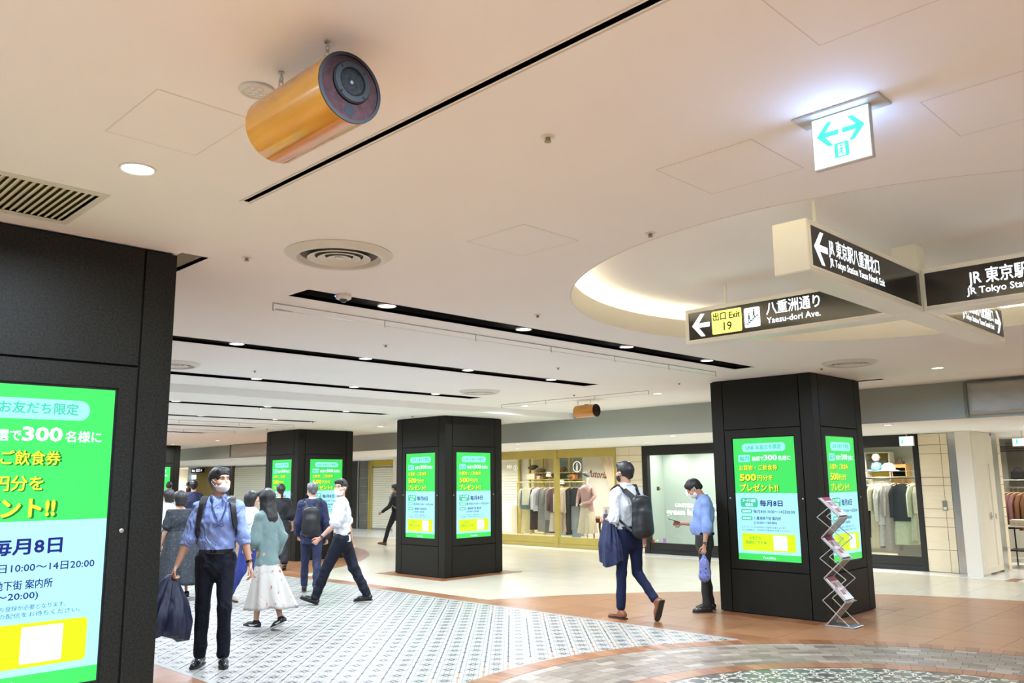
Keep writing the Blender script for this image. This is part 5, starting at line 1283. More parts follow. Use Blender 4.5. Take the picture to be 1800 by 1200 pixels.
# ------------------------------------------------------------------ organic modelling: smooth distance fields meshed with surface nets
def vlen(a): return np.sqrt((a*a).sum(-1))
class SDF:
    def __init__(s): s.ops = []
    def cone(s, a, b, ra, rb, k=.02, flat=None, sub=False):
        """tapered capsule; flat=(normal, factor) squeezes it along normal"""
        s.ops.append(('c', np.array(a,float), np.array(b,float), ra, rb, k, flat, sub)); return s
    def ball(s, c, r, k=.02, axes=None, sub=False):
        """ellipsoid with radii r (3) along axes (rows)"""
        s.ops.append(('e', np.array(c,float), np.array(r,float)*np.ones(3), None if axes is None else np.array(axes,float), k, sub)); return s
    def cut(s, p, n):          # remove the side n points to
        s.ops.append(('p', np.array(p,float), np.array(n,float)/np.linalg.norm(n))); return s
    def wrinkle(s, amp, freq, seed=0, stretch=(1,1,1)):
        s.ops.append(('w', amp, freq, seed, np.array(stretch,float))); return s
    def bounds(s):
        lo = np.full(3, 1e9); hi = -lo
        for o in s.ops:
            if o[0] == 'c' and not o[7]:
                r = max(o[3], o[4])
                for p in (o[1], o[2]): lo = np.minimum(lo, p-r); hi = np.maximum(hi, p+r)
            if o[0] == 'e' and not o[5]:
                r = o[2].max(); lo = np.minimum(lo, o[1]-r); hi = np.maximum(hi, o[1]+r)
        return lo, hi
    def mesh(s, name, res, m, parent=None, smooth=1):
        lo, hi = s.bounds(); lo = lo-3*res-.006; hi = hi+3*res+.006
        n = np.ceil((hi-lo)/res).astype(int)+1
        ax = [lo[i]+res*np.arange(n[i]) for i in range(3)]
        F = np.full(n, .2, np.float32)
        for o in s.ops:
            if o[0] in 'ce':
                if o[0] == 'c':
                    r = max(o[3],o[4]); blo = np.minimum(o[1],o[2])-r; bhi = np.maximum(o[1],o[2])+r; k = o[5]
                else: r = o[2].max(); blo = o[1]-r; bhi = o[1]+r; k = o[4]
                mg = k+2.5*res
                i0 = np.maximum(0, np.floor((blo-mg-lo)/res).astype(int)); i1 = np.minimum(n, np.ceil((bhi+mg-lo)/res).astype(int)+1)
                if (i1 <= i0).any(): continue
                X, Y, Z = np.meshgrid(*[ax[i][i0[i]:i1[i]].astype(np.float32) for i in range(3)], indexing='ij')
                P = np.stack([X,Y,Z], -1)
                if o[0] == 'c':
                    _, a, b, ra, rb, k, flat, sub = o
                    ba = b-a; l2 = float(ba@ba)+1e-12
                    pa = P-a.astype(np.float32)
                    if flat is not None:
                        nrm = np.array(flat[0],float); nrm = nrm-ba*(nrm@ba)/l2; nrm /= np.linalg.norm(nrm)+1e-9
                        dn = (pa@nrm.astype(np.float32))[...,None]*nrm.astype(np.float32)
                        pa = pa+dn*(1/flat[1]-1)
                    t = np.clip(pa@ba.astype(np.float32)/l2, 0, 1)
                    d = vlen(pa-t[...,None]*ba.astype(np.float32))-(ra+(rb-ra)*t)
                    if flat is not None: d = d*(.5+.5*flat[1])
                else:
                    _, c, r, axes, k, sub = o
                    q = P-c.astype(np.float32)
                    if axes is not None: q = q@axes.T.astype(np.float32)
                    k0 = vlen(q/r); k1 = vlen(q/(r*r)); d = k0*(k0-1)/np.maximum(k1,1e-6)
                sl = tuple(slice(i0[i], i1[i]) for i in range(3)); f = F[sl]
                if sub:
                    h = np.clip(.5-.5*(f+d)/k, 0, 1); F[sl] = f+(-d-f)*h+k*h*(1-h)
                else:
                    h = np.clip(.5+.5*(f-d)/k, 0, 1); F[sl] = f+(d-f)*h-k*h*(1-h)
            elif o[0] == 'p':
                dx = (ax[0][:,None,None]-o[1][0])*o[2][0]+(ax[1][None,:,None]-o[1][1])*o[2][1]+(ax[2][None,None,:]-o[1][2])*o[2][2]
                F = np.maximum(F, dx.astype(np.float32))
            elif o[0] == 'w':
                rg = np.random.RandomState(o[3]); W = 0
                for q in range(4):
                    v = rg.randn(3)*o[4]; v = v/np.linalg.norm(v)*o[2]*(.55+.35*q); ph = rg.rand()*6.28
                    u = rg.randn(3); u = u/np.linalg.norm(u)*o[2]*.32; u2 = rg.randn(3); u2 = u2/np.linalg.norm(u2)*o[2]*.21
                    gx, gy, gz = ax[0][:,None,None], ax[1][None,:,None], ax[2][None,None,:]
                    wp = 2.2*np.sin(gx*u[0]+gy*u[1]+gz*u[2]+ph*2)+1.7*np.sin(gx*u2[0]+gy*u2[1]+gz*u2[2]+ph)
                    env = .5+.5*np.sin(gx*u2[2]*1.3+gy*u[0]+gz*u2[1]*1.4+ph*3)
                    W = W+env*(1.6*np.abs(np.sin((gx*v[0]+gy*v[1]+gz*v[2])*.5+ph+wp))-1.0)/(1+.3*q)
                F = F+(o[1]*W).astype(np.float32)*.5
        me = surface_net(F, lo, res, name, smooth)
        me.materials.append(m)
        return link(name, me, parent)
def surface_net(F, lo, res, name, smooth=1):
    S_ = F < 0; n = F.shape
    c = [S_[i:n[0]-1+i, j:n[1]-1+j, k:n[2]-1+k] for i in (0,1) for j in (0,1) for k in (0,1)]
    cnt = sum(x.astype(np.int8) for x in c); act = (cnt > 0) & (cnt < 8)
    idx = np.full(act.shape, -1, np.int32); ii = np.argwhere(act); idx[act] = np.arange(len(ii))
    acc = np.zeros((len(ii),3)); num = np.zeros(len(ii))
    cr = [(a,b,d) for a in (0,1) for b in (0,1) for d in (0,1)]
    for p in cr:
        for ax_ in range(3):
            if p[ax_]: continue
            q = list(p); q[ax_] = 1
            fa = F[ii[:,0]+p[0], ii[:,1]+p[1], ii[:,2]+p[2]]; fb = F[ii[:,0]+q[0], ii[:,1]+q[1], ii[:,2]+q[2]]
            mk = (fa < 0) != (fb < 0); t = np.where(mk, fa/(fa-fb+1e-12), 0)
            pos = np.tile(np.array(p,float),(len(ii),1)); pos[:,ax_] += t
            acc += pos*mk[:,None]; num += mk
    V = (ii+acc/np.maximum(num,1)[:,None])*res+lo
    faces = []
    for ax_ in range(3):
        o1, o2 = [(1,2),(2,0),(0,1)][ax_]
        sa = [slice(1,-1)]*3; sa[ax_] = slice(0,-1); sb = list(sa); sb[ax_] = slice(1,None)
        A, Bm = S_[tuple(sa)], S_[tuple(sb)]
        e = np.argwhere(A != Bm)
        if not len(e): continue
        inside = A[e[:,0],e[:,1],e[:,2]]
        e = e.copy(); 
        for q in range(3):
            if q != ax_: e[:,q] += 1
        def cell(d1, d2):
            f = e.copy(); f[:,o1] -= d1; f[:,o2] -= d2; return idx[f[:,0],f[:,1],f[:,2]]
        q4 = np.stack([cell(1,1),cell(0,1),cell(0,0),cell(1,0)],1)
        q4[~inside] = q4[~inside][:,::-1]
        faces.append(q4)
    Q = np.concatenate(faces)
    for _ in range(smooth):
        sm = np.zeros_like(V); ct = np.zeros(len(V))
        for a, b in ((0,1),(1,2),(2,3),(3,0)):
            np.add.at(sm, Q[:,a], V[Q[:,b]]); np.add.at(sm, Q[:,b], V[Q[:,a]])
            np.add.at(ct, Q[:,a], 1); np.add.at(ct, Q[:,b], 1)
        V = V*.5+.5*sm/np.maximum(ct,1)[:,None]
    me = bpy.data.meshes.new(name)
    me.vertices.add(len(V)); me.vertices.foreach_set('co', V.astype(np.float32).ravel())
    me.loops.add(len(Q)*4); me.loops.foreach_set('vertex_index', Q.ravel().astype(np.int32))
    me.polygons.add(len(Q)); me.polygons.foreach_set('loop_start', np.arange(0,len(Q)*4,4,dtype=np.int32))
    me.polygons.foreach_set('loop_total', np.full(len(Q),4,np.int32))
    me.update(calc_edges=True); me.validate()
    me.polygons.foreach_set('use_smooth', np.ones(len(me.polygons),bool))
    return me
def nrm(v): v = np.array(v,float); return v/np.linalg.norm(v)
def rotz(v, a): c, s = math.cos(a), math.sin(a); return np.array([c*v[0]-s*v[1], s*v[0]+c*v[1], v[2]])
def skin_mat(name, col):
    m = noisy(name, col, tuple(v*.9 for v in col), scale=9, rough=.5)
    b = m.node_tree.nodes['Principled BSDF']; b.inputs['Subsurface Weight'].default_value = .08
    b.inputs['Subsurface Radius'].default_value = (.02,.008,.004)
    return m
SK = skin_mat('skin_light', (0.60,0.34,0.235)); SK2 = skin_mat('skin_tan', (0.50,0.26,0.165))
M_hair = noisy('black_hair', (0.006,0.005,0.005), (0.020,0.017,0.016), scale=60, rough=.5, stretch=(1,1,.15)); M_hairg = noisy('grey_hair', (0.05,0.05,0.052), (0.16,0.16,0.165), scale=70, rough=.45, stretch=(1,1,.2))
M_eye = mat('eye_white', (0.75,0.73,0.70), .25); M_iris = mat('iris', (0.015,0.01,0.008), .15)
M_mask = mat('mask_white', (0.82,0.81,0.80), .8); M_maskb = mat('mask_black', (0.012,0.012,0.013), .8)
M_shoeb = mat('shoe_black', (0.010,0.010,0.011), .22, coat=.3); M_shoebr = mat('shoe_brown', (0.22,0.075,0.030), .3, coat=.3); M_sole = mat('shoe_sole', (0.03,0.025,0.02), .7)
class Person: pass
def pose(H, legs, arms, lean=0.0, twist=0.0, head_yaw=0.0, head_pitch=0.0, female=False, side_lean=0.0, heavy=1.0, neck_fwd=0.0):
    """legs/arms: [(left), (right)] ; leg = (flex, abd, knee, foot_pitch, foot_yaw) ; arm = (flex, abd, elbow, inward, hand)"""
    J = Person(); s = H/1.72; J.s = s; J.H = H; J.female = female; J.heavy = heavy
    d = math.radians
    J.pelvis = np.array([0,0,.915*s])
    up = nrm([math.sin(d(side_lean)), math.sin(d(lean)), math.cos(d(lean))])
    J.up = up
    tw = d(twist)
    rt = np.array([math.cos(tw), math.sin(tw), 0]); rt = nrm(rt-up*(rt@up)); J.rt = rt; J.fw = np.cross(up, rt)
    J.chest = J.pelvis+up*.34*s; J.neck = J.pelvis+up*.525*s
    sw = (.146 if female else .163)*s
    J.sh = {}; J.el = {}; J.wr = {}; J.hip = {}; J.kn = {}; J.an = {}; J.toe = {}; J.hdir = {}; J.ftup = {}
    for sd, nm, lg, am in ((-1,'L',legs[0],arms[0]), (1,'R',legs[1],arms[1])):
        hip = J.pelvis+np.array([sd*.088*s,0,-.0]); J.hip[nm] = hip
        fl, ab, kn, fp, fy = lg
        th = nrm([sd*math.sin(d(ab)), math.sin(d(fl)), -math.cos(d(fl))]); shn = nrm([sd*math.sin(d(ab))*.6, math.sin(d(fl-kn)), -math.cos(d(fl-kn))])
        J.kn[nm] = hip+th*.425*s; J.an[nm] = J.kn[nm]+shn*.405*s
        f = rotz([0, math.cos(d(fp)), -math.sin(d(fp))], -sd*d(fy)); J.toe[nm] = nrm(f)
        J.ftup[nm] = nrm(rotz([0, math.sin(d(fp)), math.cos(d(fp))], -sd*d(fy)))
        shp = J.neck-up*.072*s+rt*sd*sw; J.sh[nm] = shp
        fl, ab, el, inw, hd = am
        ua = nrm(rt*sd*math.sin(d(ab))+J.fw*math.sin(d(fl))-up*math.cos(d(fl))*math.cos(d(ab)))
        J.el[nm] = shp+ua*.285*s
        fa = nrm(rt*sd*(math.sin(d(ab))*math.cos(d(inw))-math.sin(d(inw)))+J.fw*math.sin(d(fl+el))-up*math.cos(d(fl+el)))
        J.wr[nm] = J.el[nm]+fa*.245*s; J.hdir[nm] = fa
    # put the lowest sole on the floor
    zmin = 1e9
    for nm in 'LR':
        for p in (J.an[nm]-J.ftup[nm]*.085*s+J.toe[nm]*.17*s, J.an[nm]-J.ftup[nm]*.085*s-J.toe[nm]*.05*s): zmin = min(zmin, p[2])
    off = np.array([0,0,-zmin+.004])
    for k in ('pelvis','chest','neck'): setattr(J, k, getattr(J,k)+off)
    for dct in (J.sh,J.el,J.wr,J.hip,J.kn,J.an):
        for k in dct: dct[k] = dct[k]+off
    hp, hy = d(head_pitch), d(head_yaw)      # pitch down positive, yaw to the person's left positive
    f0 = rotz(J.fw, hy) ; hup = np.array([0,0,1.]); f0 = nrm(f0-hup*(f0@hup))
    J.hfw = nrm(f0*math.cos(hp)-hup*math.sin(hp)); J.hup = nrm(hup*math.cos(hp)+f0*math.sin(hp)); J.hrt = np.cross(J.hfw, J.hup)
    nk = nrm(up*.7+np.array([0,0,1])*.3)
    J.hbase = J.neck+nk*.055*s+J.fw*neck_fwd*s
    J.head = J.hbase+J.hup*.105*s+J.hfw*.018*s
    J.hs = s*(1.0 if not female else .97)
    return J
def hp_(J, r, f, u): return J.head+(J.hrt*r+J.hfw*f+J.hup*u)*J.hs
def hand(S, J, nm, curl=35, grip=False, palm=None):
    s = J.s; w_ = J.wr[nm]; dr = nrm(J.hdir[nm]); sd = -1 if nm == 'L' else 1
    # palm normal points to the body
    pn = palm if palm is not None else -J.rt*sd
    pn = nrm(np.array(pn)-dr*(np.array(pn)@dr)); ac = np.cross(dr, pn)
    if ac@J.fw < 0: ac = -ac      # thumb side = forward
    S.cone(w_-dr*.02*s, w_+dr*.085*s, .021*s, .029*s, .012, (pn, .52))
    for i, (off, L_) in enumerate(((.030,.070),(.011,.078),(-.009,.073),(-.027,.058))):
        b = w_+dr*.085*s+ac*off*s; c1 = math.radians(curl*(1.0+.12*i)); L1 = L_*s
        d1 = dr*math.cos(c1)+pn*math.sin(c1); d2 = dr*math.cos(2*c1)+pn*math.sin(2*c1); d3 = dr*math.cos(2.8*c1)+pn*math.sin(2.8*c1)
        p1 = b+d1*L1*.48; p2 = p1+d2*L1*.32; p3 = p2+d3*L1*.22
        S.cone(b-dr*.01, p1, .0095*s, .0088*s, .004); S.cone(p1, p2, .0088*s, .0080*s, .004); S.cone(p2, p3, .0080*s, .0070*s, .004)
    t0 = w_+dr*.025*s+ac*.020*s; t1 = t0+nrm(dr*.7+ac*.75+pn*.25)*.042*s; t2 = t1+nrm(dr*.9+ac*.15+pn*.45)*.034*s; t3 = t2+nrm(dr*.9+pn*.55-ac*.1)*.022*s
    S.cone(t0, t1, .014*s, .011*s, .008); S.cone(t1, t2, .0105*s, .0095*s, .004); S.cone(t2, t3, .0095*s, .0080*s, .004)
def body_sdf(J, curl=(35,35), palms=(None,None), lr=.62):
    S = SDF(); s = J.s; hv = J.heavy; up, rt, fw = J.up, J.rt, J.fw
    fl = (fw, .68)
    S.cone(J.pelvis-up*.02*s, J.pelvis+up*.08*s, .135*s*hv, .125*s*hv, .03, fl)
    S.cone(J.pelvis+up*.08*s, J.chest, .118*s*hv, .145*s*hv, .04, fl)
    S.cone(J.chest, J.neck-up*.09*s, .145*s*hv, .120*s, .04, fl)
    for nm, sd in (('L',-1),('R',1)):
        S.cone(J.neck-up*.06*s+rt*sd*.04*s, J.sh[nm], .042*s, .038*s, .03)
        S.cone(J.sh[nm], J.el[nm], .038*s, .034*s, .02); S.cone(J.el[nm], J.el[nm]+(J.wr[nm]-J.el[nm])*.35, .036*s, .036*s, .015); S.cone(J.el[nm]+(J.wr[nm]-J.el[nm])*.35, J.wr[nm], .036*s, .023*s, .012)
        S.cone(J.hip[nm], J.kn[nm], .083*s*hv*lr, .054*s*lr, .03)
        c_ = J.kn[nm]+(J.an[nm]-J.kn[nm])*.32-fw*.012*s
        S.cone(J.kn[nm], c_, .052*s*lr, .053*s*lr, .02); S.cone(c_, J.an[nm], .053*s*lr, .034*s*lr, .02)
        S.cone(J.an[nm]-J.ftup[nm]*.045*s-J.toe[nm]*.02*s, J.an[nm]-J.ftup[nm]*.06*s+J.toe[nm]*.15*s, .034*s, .022*s, .02)
    # neck, skull, jaw, nose, ears, lips
    S.cone(J.neck-up*.03*s, J.head-J.hup*.05*s-J.hfw*.015*s, .056*s, .052*s, .02)
    ax = np.array([J.hrt, J.hfw, J.hup]); h = J.hs
    S.ball(hp_(J,0,-.012,.028), np.array([.074,.092,.090])*h, .01, ax)
    S.ball(hp_(J,0,.028,-.040), np.array([.058,.062,.072])*h, .03, ax)
    S.cone(hp_(J,0,.055,-.088), hp_(J,0,.060,-.082), .022*h, .020*h, .02)
    S.cone(hp_(J,0,.082,.012), hp_(J,0,.100,-.022), .010*h, .014*h, .012); S.ball(hp_(J,.012,.088,-.026), .009*h, .006); S.ball(hp_(J,-.012,.088,-.026), .009*h, .006)
    S.cone(hp_(J,-.034,.076,.030), hp_(J,.034,.076,.030), .014*h, .014*h, .012)
    for q in (-1,1):
        S.ball(hp_(J,q*.031,.098,.006), .019*h, .012, sub=True)
        S.ball(hp_(J,q*.040,.062,-.026), .026*h, .02)
        S.cone(hp_(J,q*.074,-.010,.018), hp_(J,q*.073,-.004,-.022), .014*h, .010*h, .006, (J.hrt, .5))
        S.ball(hp_(J,q*.084,-.002,.002), .008*h, .004, sub=True)
    S.cone(hp_(J,-.020,.085,-.052), hp_(J,.020,.085,-.052), .008*h, .008*h, .006); S.cone(hp_(J,-.016,.083,-.062), hp_(J,.016,.083,-.062), .009*h, .009*h, .006)
    hand(S, J, 'L', curl[0], palm=palms[0]); hand(S, J, 'R', curl[1], palm=palms[1])
    return S
def face_bits(J, t, brow=M_hair):
    h = J.hs
    for q in (-1,1):
        e = MB(); c = hp_(J,q*.031,.068,.006)
        m_ = MB().lathe([(0,-.0125*h),(.009*h,-.009*h),(.0125*h,0),(.009*h,.009*h),(0,.0125*h)], n=14).mesh('eye', M_eye, smooth=True); link('eye', m_, t, tuple(c))
        c = hp_(J,q*.031,.0745,.006); m_ = MB().lathe([(0,-.0065*h),(.0046*h,-.0046*h),(.0065*h,0),(.0046*h,.0046*h),(0,.0065*h)], n=12).mesh('iris', M_iris, smooth=True); link('iris', m_, t, tuple(c))
        MB().tube([tuple(hp_(J,q*.014,.090,.026)),tuple(hp_(J,q*.034,.089,.031)),tuple(hp_(J,q*.050,.078,.026))], [.0035*h,.0045*h,.002*h], 6).obj('eyebrow', brow, t, smooth=True)
def mask(J, t, m, res=.006):
    h = J.hs; S = SDF(); ax = np.array([J.hrt, J.hfw, J.hup])
    S.ball(hp_(J,0,.036,-.050), np.array([.066,.069,.060])*h, .01, ax); S.cone(hp_(J,0,.092,-.020), hp_(J,0,.078,-.085), .014*h, .016*h, .02)
    S.cut(hp_(J,0,.012,0), -J.hfw); S.cut(hp_(J,0,.09,.002), nrm(J.hup*.9+J.hfw*.1)); S.cut(hp_(J,0,0,-.105), -J.hup)
    S.cut(hp_(J,.058,0.02,0), nrm(J.hrt*.85-J.hfw*.5)); S.cut(hp_(J,-.058,0.02,0), nrm(-J.hrt*.85-J.hfw*.5))
    o = S.mesh('face_mask', res, m, t)
    for q in (-1,1):
        MB().tube([tuple(hp_(J,q*.060,.035,-.018)),tuple(hp_(J,q*.078,.008,.012)),tuple(hp_(J,q*.080,-.014,.018)),tuple(hp_(J,q*.078,-.012,-.01)),tuple(hp_(J,q*.058,.035,-.07))], .0022*h, 6).obj('ear_loop', m, t, smooth=True)
def hair(J, t, style, m=M_hair, res=.007):
    h = J.hs; S = SDF(); ax = np.array([J.hrt, J.hfw, J.hup])
    if style in ('short','crop'):
        g = .007 if style == 'crop' else .010
        S.ball(hp_(J,0,-.016,.036), np.array([.076+g,.094+g,.090+g])*h, .01, ax)
        S.cone(hp_(J,-.045,.055,.092), hp_(J,.045,.055,.086), .021*h, .021*h, .03)
        S.cone(hp_(J,0,-.075,-.035), hp_(J,0,-.06,.02), .040*h, .06*h, .03)
        S.ball(hp_(J,0,.108,-.018), np.array([.068,.064,.078])*h, .010, ax, sub=True)      # face opening
        S.cut(hp_(J,0,.02,-.004), nrm(J.hfw*.80-J.hup*.75)) if False else None
        for q in (-1,1):
            S.ball(hp_(J,q*.094,.036,-.030), np.array([.045,.054,.066])*h, .01, ax, sub=True)
        S.cut(hp_(J,0,0,-.078), -J.hup)
    else:
        S.ball(hp_(J,0,-.016,.034), np.array([.092,.108,.104])*h, .01, ax)
        S.cone(hp_(J,-.045,.060,.070), hp_(J,.045,.060,.070), .030*h, .030*h, .03)
        if style == 'bob':
            S.cone(hp_(J,0,-.035,.0), hp_(J,0,-.040,-.085), .098*h, .090*h, .04); S.cut(hp_(J,0,0,-.125), -J.hup)
            S.ball(hp_(J,0,.095,-.060), np.array([.062,.085,.115])*h, .015, ax, sub=True)
        elif style == 'long':
            S.cone(hp_(J,0,-.030,.0), J.neck-np.array([0,0,.075])-J.fw*.035*J.s, .100*h, .125*h, .04, (J.hfw,.85))
            for q in (-1,1): S.cone(hp_(J,q*.075,.012,.02), hp_(J,q*.082,.018,-.17), .030*h, .024*h, .03)
            S.ball(hp_(J,0,.100,-.065), np.array([.058,.085,.115])*h, .012, ax, sub=True); S.wrinkle(.006, 120, 3, (1,1,.1))
        elif style in ('pony','bun'):
            S.cone(hp_(J,0,-.05,.01), hp_(J,0,-.06,-.05), .07*h, .045*h, .03)
            if style == 'pony': S.ball(hp_(J,0,-.125,.03), .036*h, .02); S.cone(hp_(J,0,-.135,.02), hp_(J,0,-.125,-.17), .034*h, .018*h, .02)
            else: S.ball(hp_(J,0,-.125,.035), .044*h, .02)
            S.ball(hp_(J,0,.100,-.050), np.array([.064,.070,.100])*h, .012, ax, sub=True)
            S.cut(hp_(J,0,0,-.06), nrm(-J.hup+J.hfw*.8)) if style == 'bun' else None
    S.wrinkle(.0035, 190, 7, (1,1,.25))
    return S.mesh('hair', res, m, t)
def torso_cloth(S, J, g, hem, sleeve, hemw=1.0, slw=1.0, k=.035):
    """shirt-like shell; hem = distance below the pelvis joint; sleeve = fraction of the arm (1 elbow, 2 wrist)"""
    s = J.s; up, rt, fw = J.up, J.rt, J.fw; hv = J.heavy; fl = (fw, .70)
    S.cone(J.pelvis-up*hem*s, J.pelvis+up*.10*s, (.140*hv+g)*s*hemw, (.128*hv+g)*s, k, fl)
    S.cone(J.pelvis+up*.10*s, J.chest, (.128*hv+g)*s, (.152*hv+g)*s, k, fl); S.cone(J.chest, J.neck-up*.085*s, (.152*hv+g)*s, (.122+g)*s, k, fl)
    if hv > 1.05: S.ball(J.pelvis+up*.14*s+fw*.07*s, np.array([.13,.10,.13])*s*hv, .04)
    for nm, sd in (('L',-1),('R',1)):
        S.cone(J.neck-up*.040*s+rt*sd*.045*s, J.sh[nm], (.046+g*.6)*s, (.048+g*.8)*s, .03)
        if sleeve > 0:
            e = J.sh[nm]+(J.el[nm]-J.sh[nm])*min(1,sleeve); S.cone(J.sh[nm], e, (.048+g*.8)*s, (.040+g)*s*slw, .022)
            if sleeve > 1:
                w_ = J.el[nm]+(J.wr[nm]-J.el[nm])*(sleeve-1); S.cone(J.el[nm], w_, (.040+g)*s*slw, (.030+g)*s*slw, .02)
def arm_cut(S, J, frac, nm):
    a, b = (J.sh[nm], J.el[nm]) if frac <= 1 else (J.el[nm], J.wr[nm])
    f = frac if frac <= 1 else frac-1
    return a+(b-a)*f, nrm(b-a)
def shirt(J, t, m, g=.010, hem=.0, sleeve=1.15, res=.010, name='shirt', seed=1, hemw=1.0, slw=1.0, collar=True, wr=.006, neck=.0, tucked=True):
    S = SDF(); torso_cloth(S, J, g, hem, sleeve, hemw, slw)
    S.wrinkle(wr*1.9, 30, seed, (1,1,1.2)); S.wrinkle(wr*.8, 62, seed+5, (1,1,.7))
    S.cut(J.pelvis-J.up*(hem+.005)*J.s if tucked else J.pelvis-J.up*hem*J.s, -J.up)
    S.cut(J.neck+J.up*(.030+neck)*J.s, J.up)
    if collar: S.cone(J.neck+J.up*.05*J.s+J.fw*.075*J.s, J.neck-J.up*.035*J.s+J.fw*.125*J.s, .040*J.s, .012*J.s, .008, sub=True)
    o = S.mesh(name, res, m, t)
    if collar:
        s = J.s; n_ = 22; rows = [[], [], []]
        for k in range(n_+1):
            a_ = math.radians(32)+math.radians(296)*k/n_      # 0 = front, open at the throat
            dx, dy = math.sin(a_), math.cos(a_)
            fr = max(0., dy)**1.5
            for i_, (r, u) in enumerate(((.064,.006),(.062,.048),(.080,.010))):
                rows[i_].append(tuple(J.neck+J.rt*dx*r*s+J.fw*(dy*r*1.0+.012+.030*fr)*s+J.up*(u-.020*fr-(.022*fr if i_ == 2 else 0))*s))
        o2 = MB().sheet(rows).obj('collar', m, t, smooth=50)
        so = o2.modifiers.new('cloth_thickness', 'SOLIDIFY'); so.thickness = .004
    return o
def trousers(J, t, m, g=.012, res=.010, wide=1.0, to=.0, seed=2, name='trousers', ankle=.052, wr=.006):
    S = SDF(); s = J.s; hv = J.heavy; fl = (J.fw, .74)
    S.cone(J.pelvis-J.up*.05*s, J.pelvis+J.up*.075*s, (.142*hv+g)*s, (.130*hv+g)*s, .03, fl)
    for nm in 'LR':
        S.cone(J.hip[nm], J.kn[nm], (.084*hv+g)*s, (.051+g)*s*wide, .025)
        e = J.an[nm]+(J.kn[nm]-J.an[nm])*to-nrm(J.an[nm]-J.kn[nm])*.01
        S.cone(J.kn[nm], e, (.051+g)*s*wide, ankle*s*wide+g*s*.3, .02)
    S.wrinkle(wr*1.5, 30, seed, (1,1,.8)); S.cut(J.pelvis+J.up*.078*s, J.up)
    S.ops.append(('p', np.array([0,0,.028+ .0]), np.array([0,0,-1.])))
    return S.mesh(name, res, m, t)
def skirt(J, t, m, top, bottom, w0, w1, res=.010, name='skirt', nf=9, amp=.018, sway=(0,0), d0=.72, seed=4):
    """flared skirt as a lofted surface between heights (world z) top..bottom"""
    n, k_ = 72, 16; vs = []; rg = random.Random(seed)
    ph = [rg.random()*6.28 for _ in range(3)]
    for i in range(k_):
        f = i/(k_-1); z = top+(bottom-top)*f; w_ = w0+(w1-w0)*f**.8; dd = d0+(1-d0)*f*.7
        cx = J.pelvis[0]+sway[0]*f; cy = J.pelvis[1]+sway[1]*f
        for q in range(n):
            a = 2*PI*q/n; r = w_*(1+amp/w_*f*(math.sin(nf*a+ph[0]+f)+.6*math.sin((nf*2-3)*a+ph[1])))
            vs.append((cx+r*math.cos(a), cy+r*dd*math.sin(a), z+.012*f*math.sin(3*a+ph[2])))
    fs = [(i*n+q, i*n+(q+1)%n, (i+1)*n+(q+1)%n, (i+1)*n+q) for i in range(k_-1) for q in range(n)]+[tuple(range(n-1,-1,-1))]
    inner = len(vs); mb = MB().add(vs, fs)
    o = mb.obj(name, m, t, smooth=60)
    sol = o.modifiers.new('cloth_thickness', 'SOLIDIFY'); sol.thickness = .004
    return o
def shoes(J, t, m, res=.007, sneaker=False, heel=True, kind='shoe'):
    s = J.s
    for nm in 'LR':
        a, f, u = J.an[nm], J.toe[nm], J.ftup[nm]; sole = a-u*.085*s; r = np.cross(f, u)
        S = SDF()
        S.cone(sole+u*.045*s-f*.035*s, sole+u*.034*s+f*.10*s, .040*s, .040*s, .02, (r,.92)); S.cone(sole+u*.030*s+f*.09*s, sole+u*.022*s+f*.165*s, .040*s, .026*s, .02)
        S.cone(sole+u*.05*s-f*.025*s, a+u*.0*s, .037*s, .038*s, .02)
        S.cut(sole+u*.012*s, -u); S.cut(a+u*(.010 if not sneaker else .02)*s, u)
        o = S.mesh(kind, res, m, t)
        sm = MB(); out = [(-.072,-.030),(-.060,-.036),(.05,-.040),(.11,-.043),(.165,-.034),(.192,-.012),(.192,.012),(.165,.034),(.11,.043),(.05,.038),(-.060,.036),(-.072,.030)]
        hh = .020 if sneaker else .012
        P = [sole+f*x*s+r*y*s for x, y in out]; n = len(P)
        vs = [tuple(p) for p in P]+[tuple(p+u*hh*s) for p in P]
        MB().add(vs, [tuple(range(n-1,-1,-1)), tuple(range(n,2*n))]+[(i,(i+1)%n,n+(i+1)%n,n+i) for i in range(n)]).obj('sole', (mat('sole_white',(0.8,0.8,0.78),.5) if sneaker else M_sole), t, weld=True)
        if sneaker:
            for sd in (-1,1):
                B_ = [sole+f*x*s+r*sd*(.0415)*s+u*z*s for x, z in ((.10,.045),(.05,.028),(.0,.034),(-.055,.062),(.0,.050),(.05,.048))]
                vs = [tuple(p) for p in B_]+[tuple(p-r*sd*.006) for p in B_]; n = 6
                MB().add(vs, [tuple(range(n)), tuple(range(2*n-1,n-1,-1))]+[(i,(i+1)%n,n+(i+1)%n,n+i) for i in range(n)]).obj('side_stripe', mat('stripe_white',(0.8,0.8,0.8),.5), t)
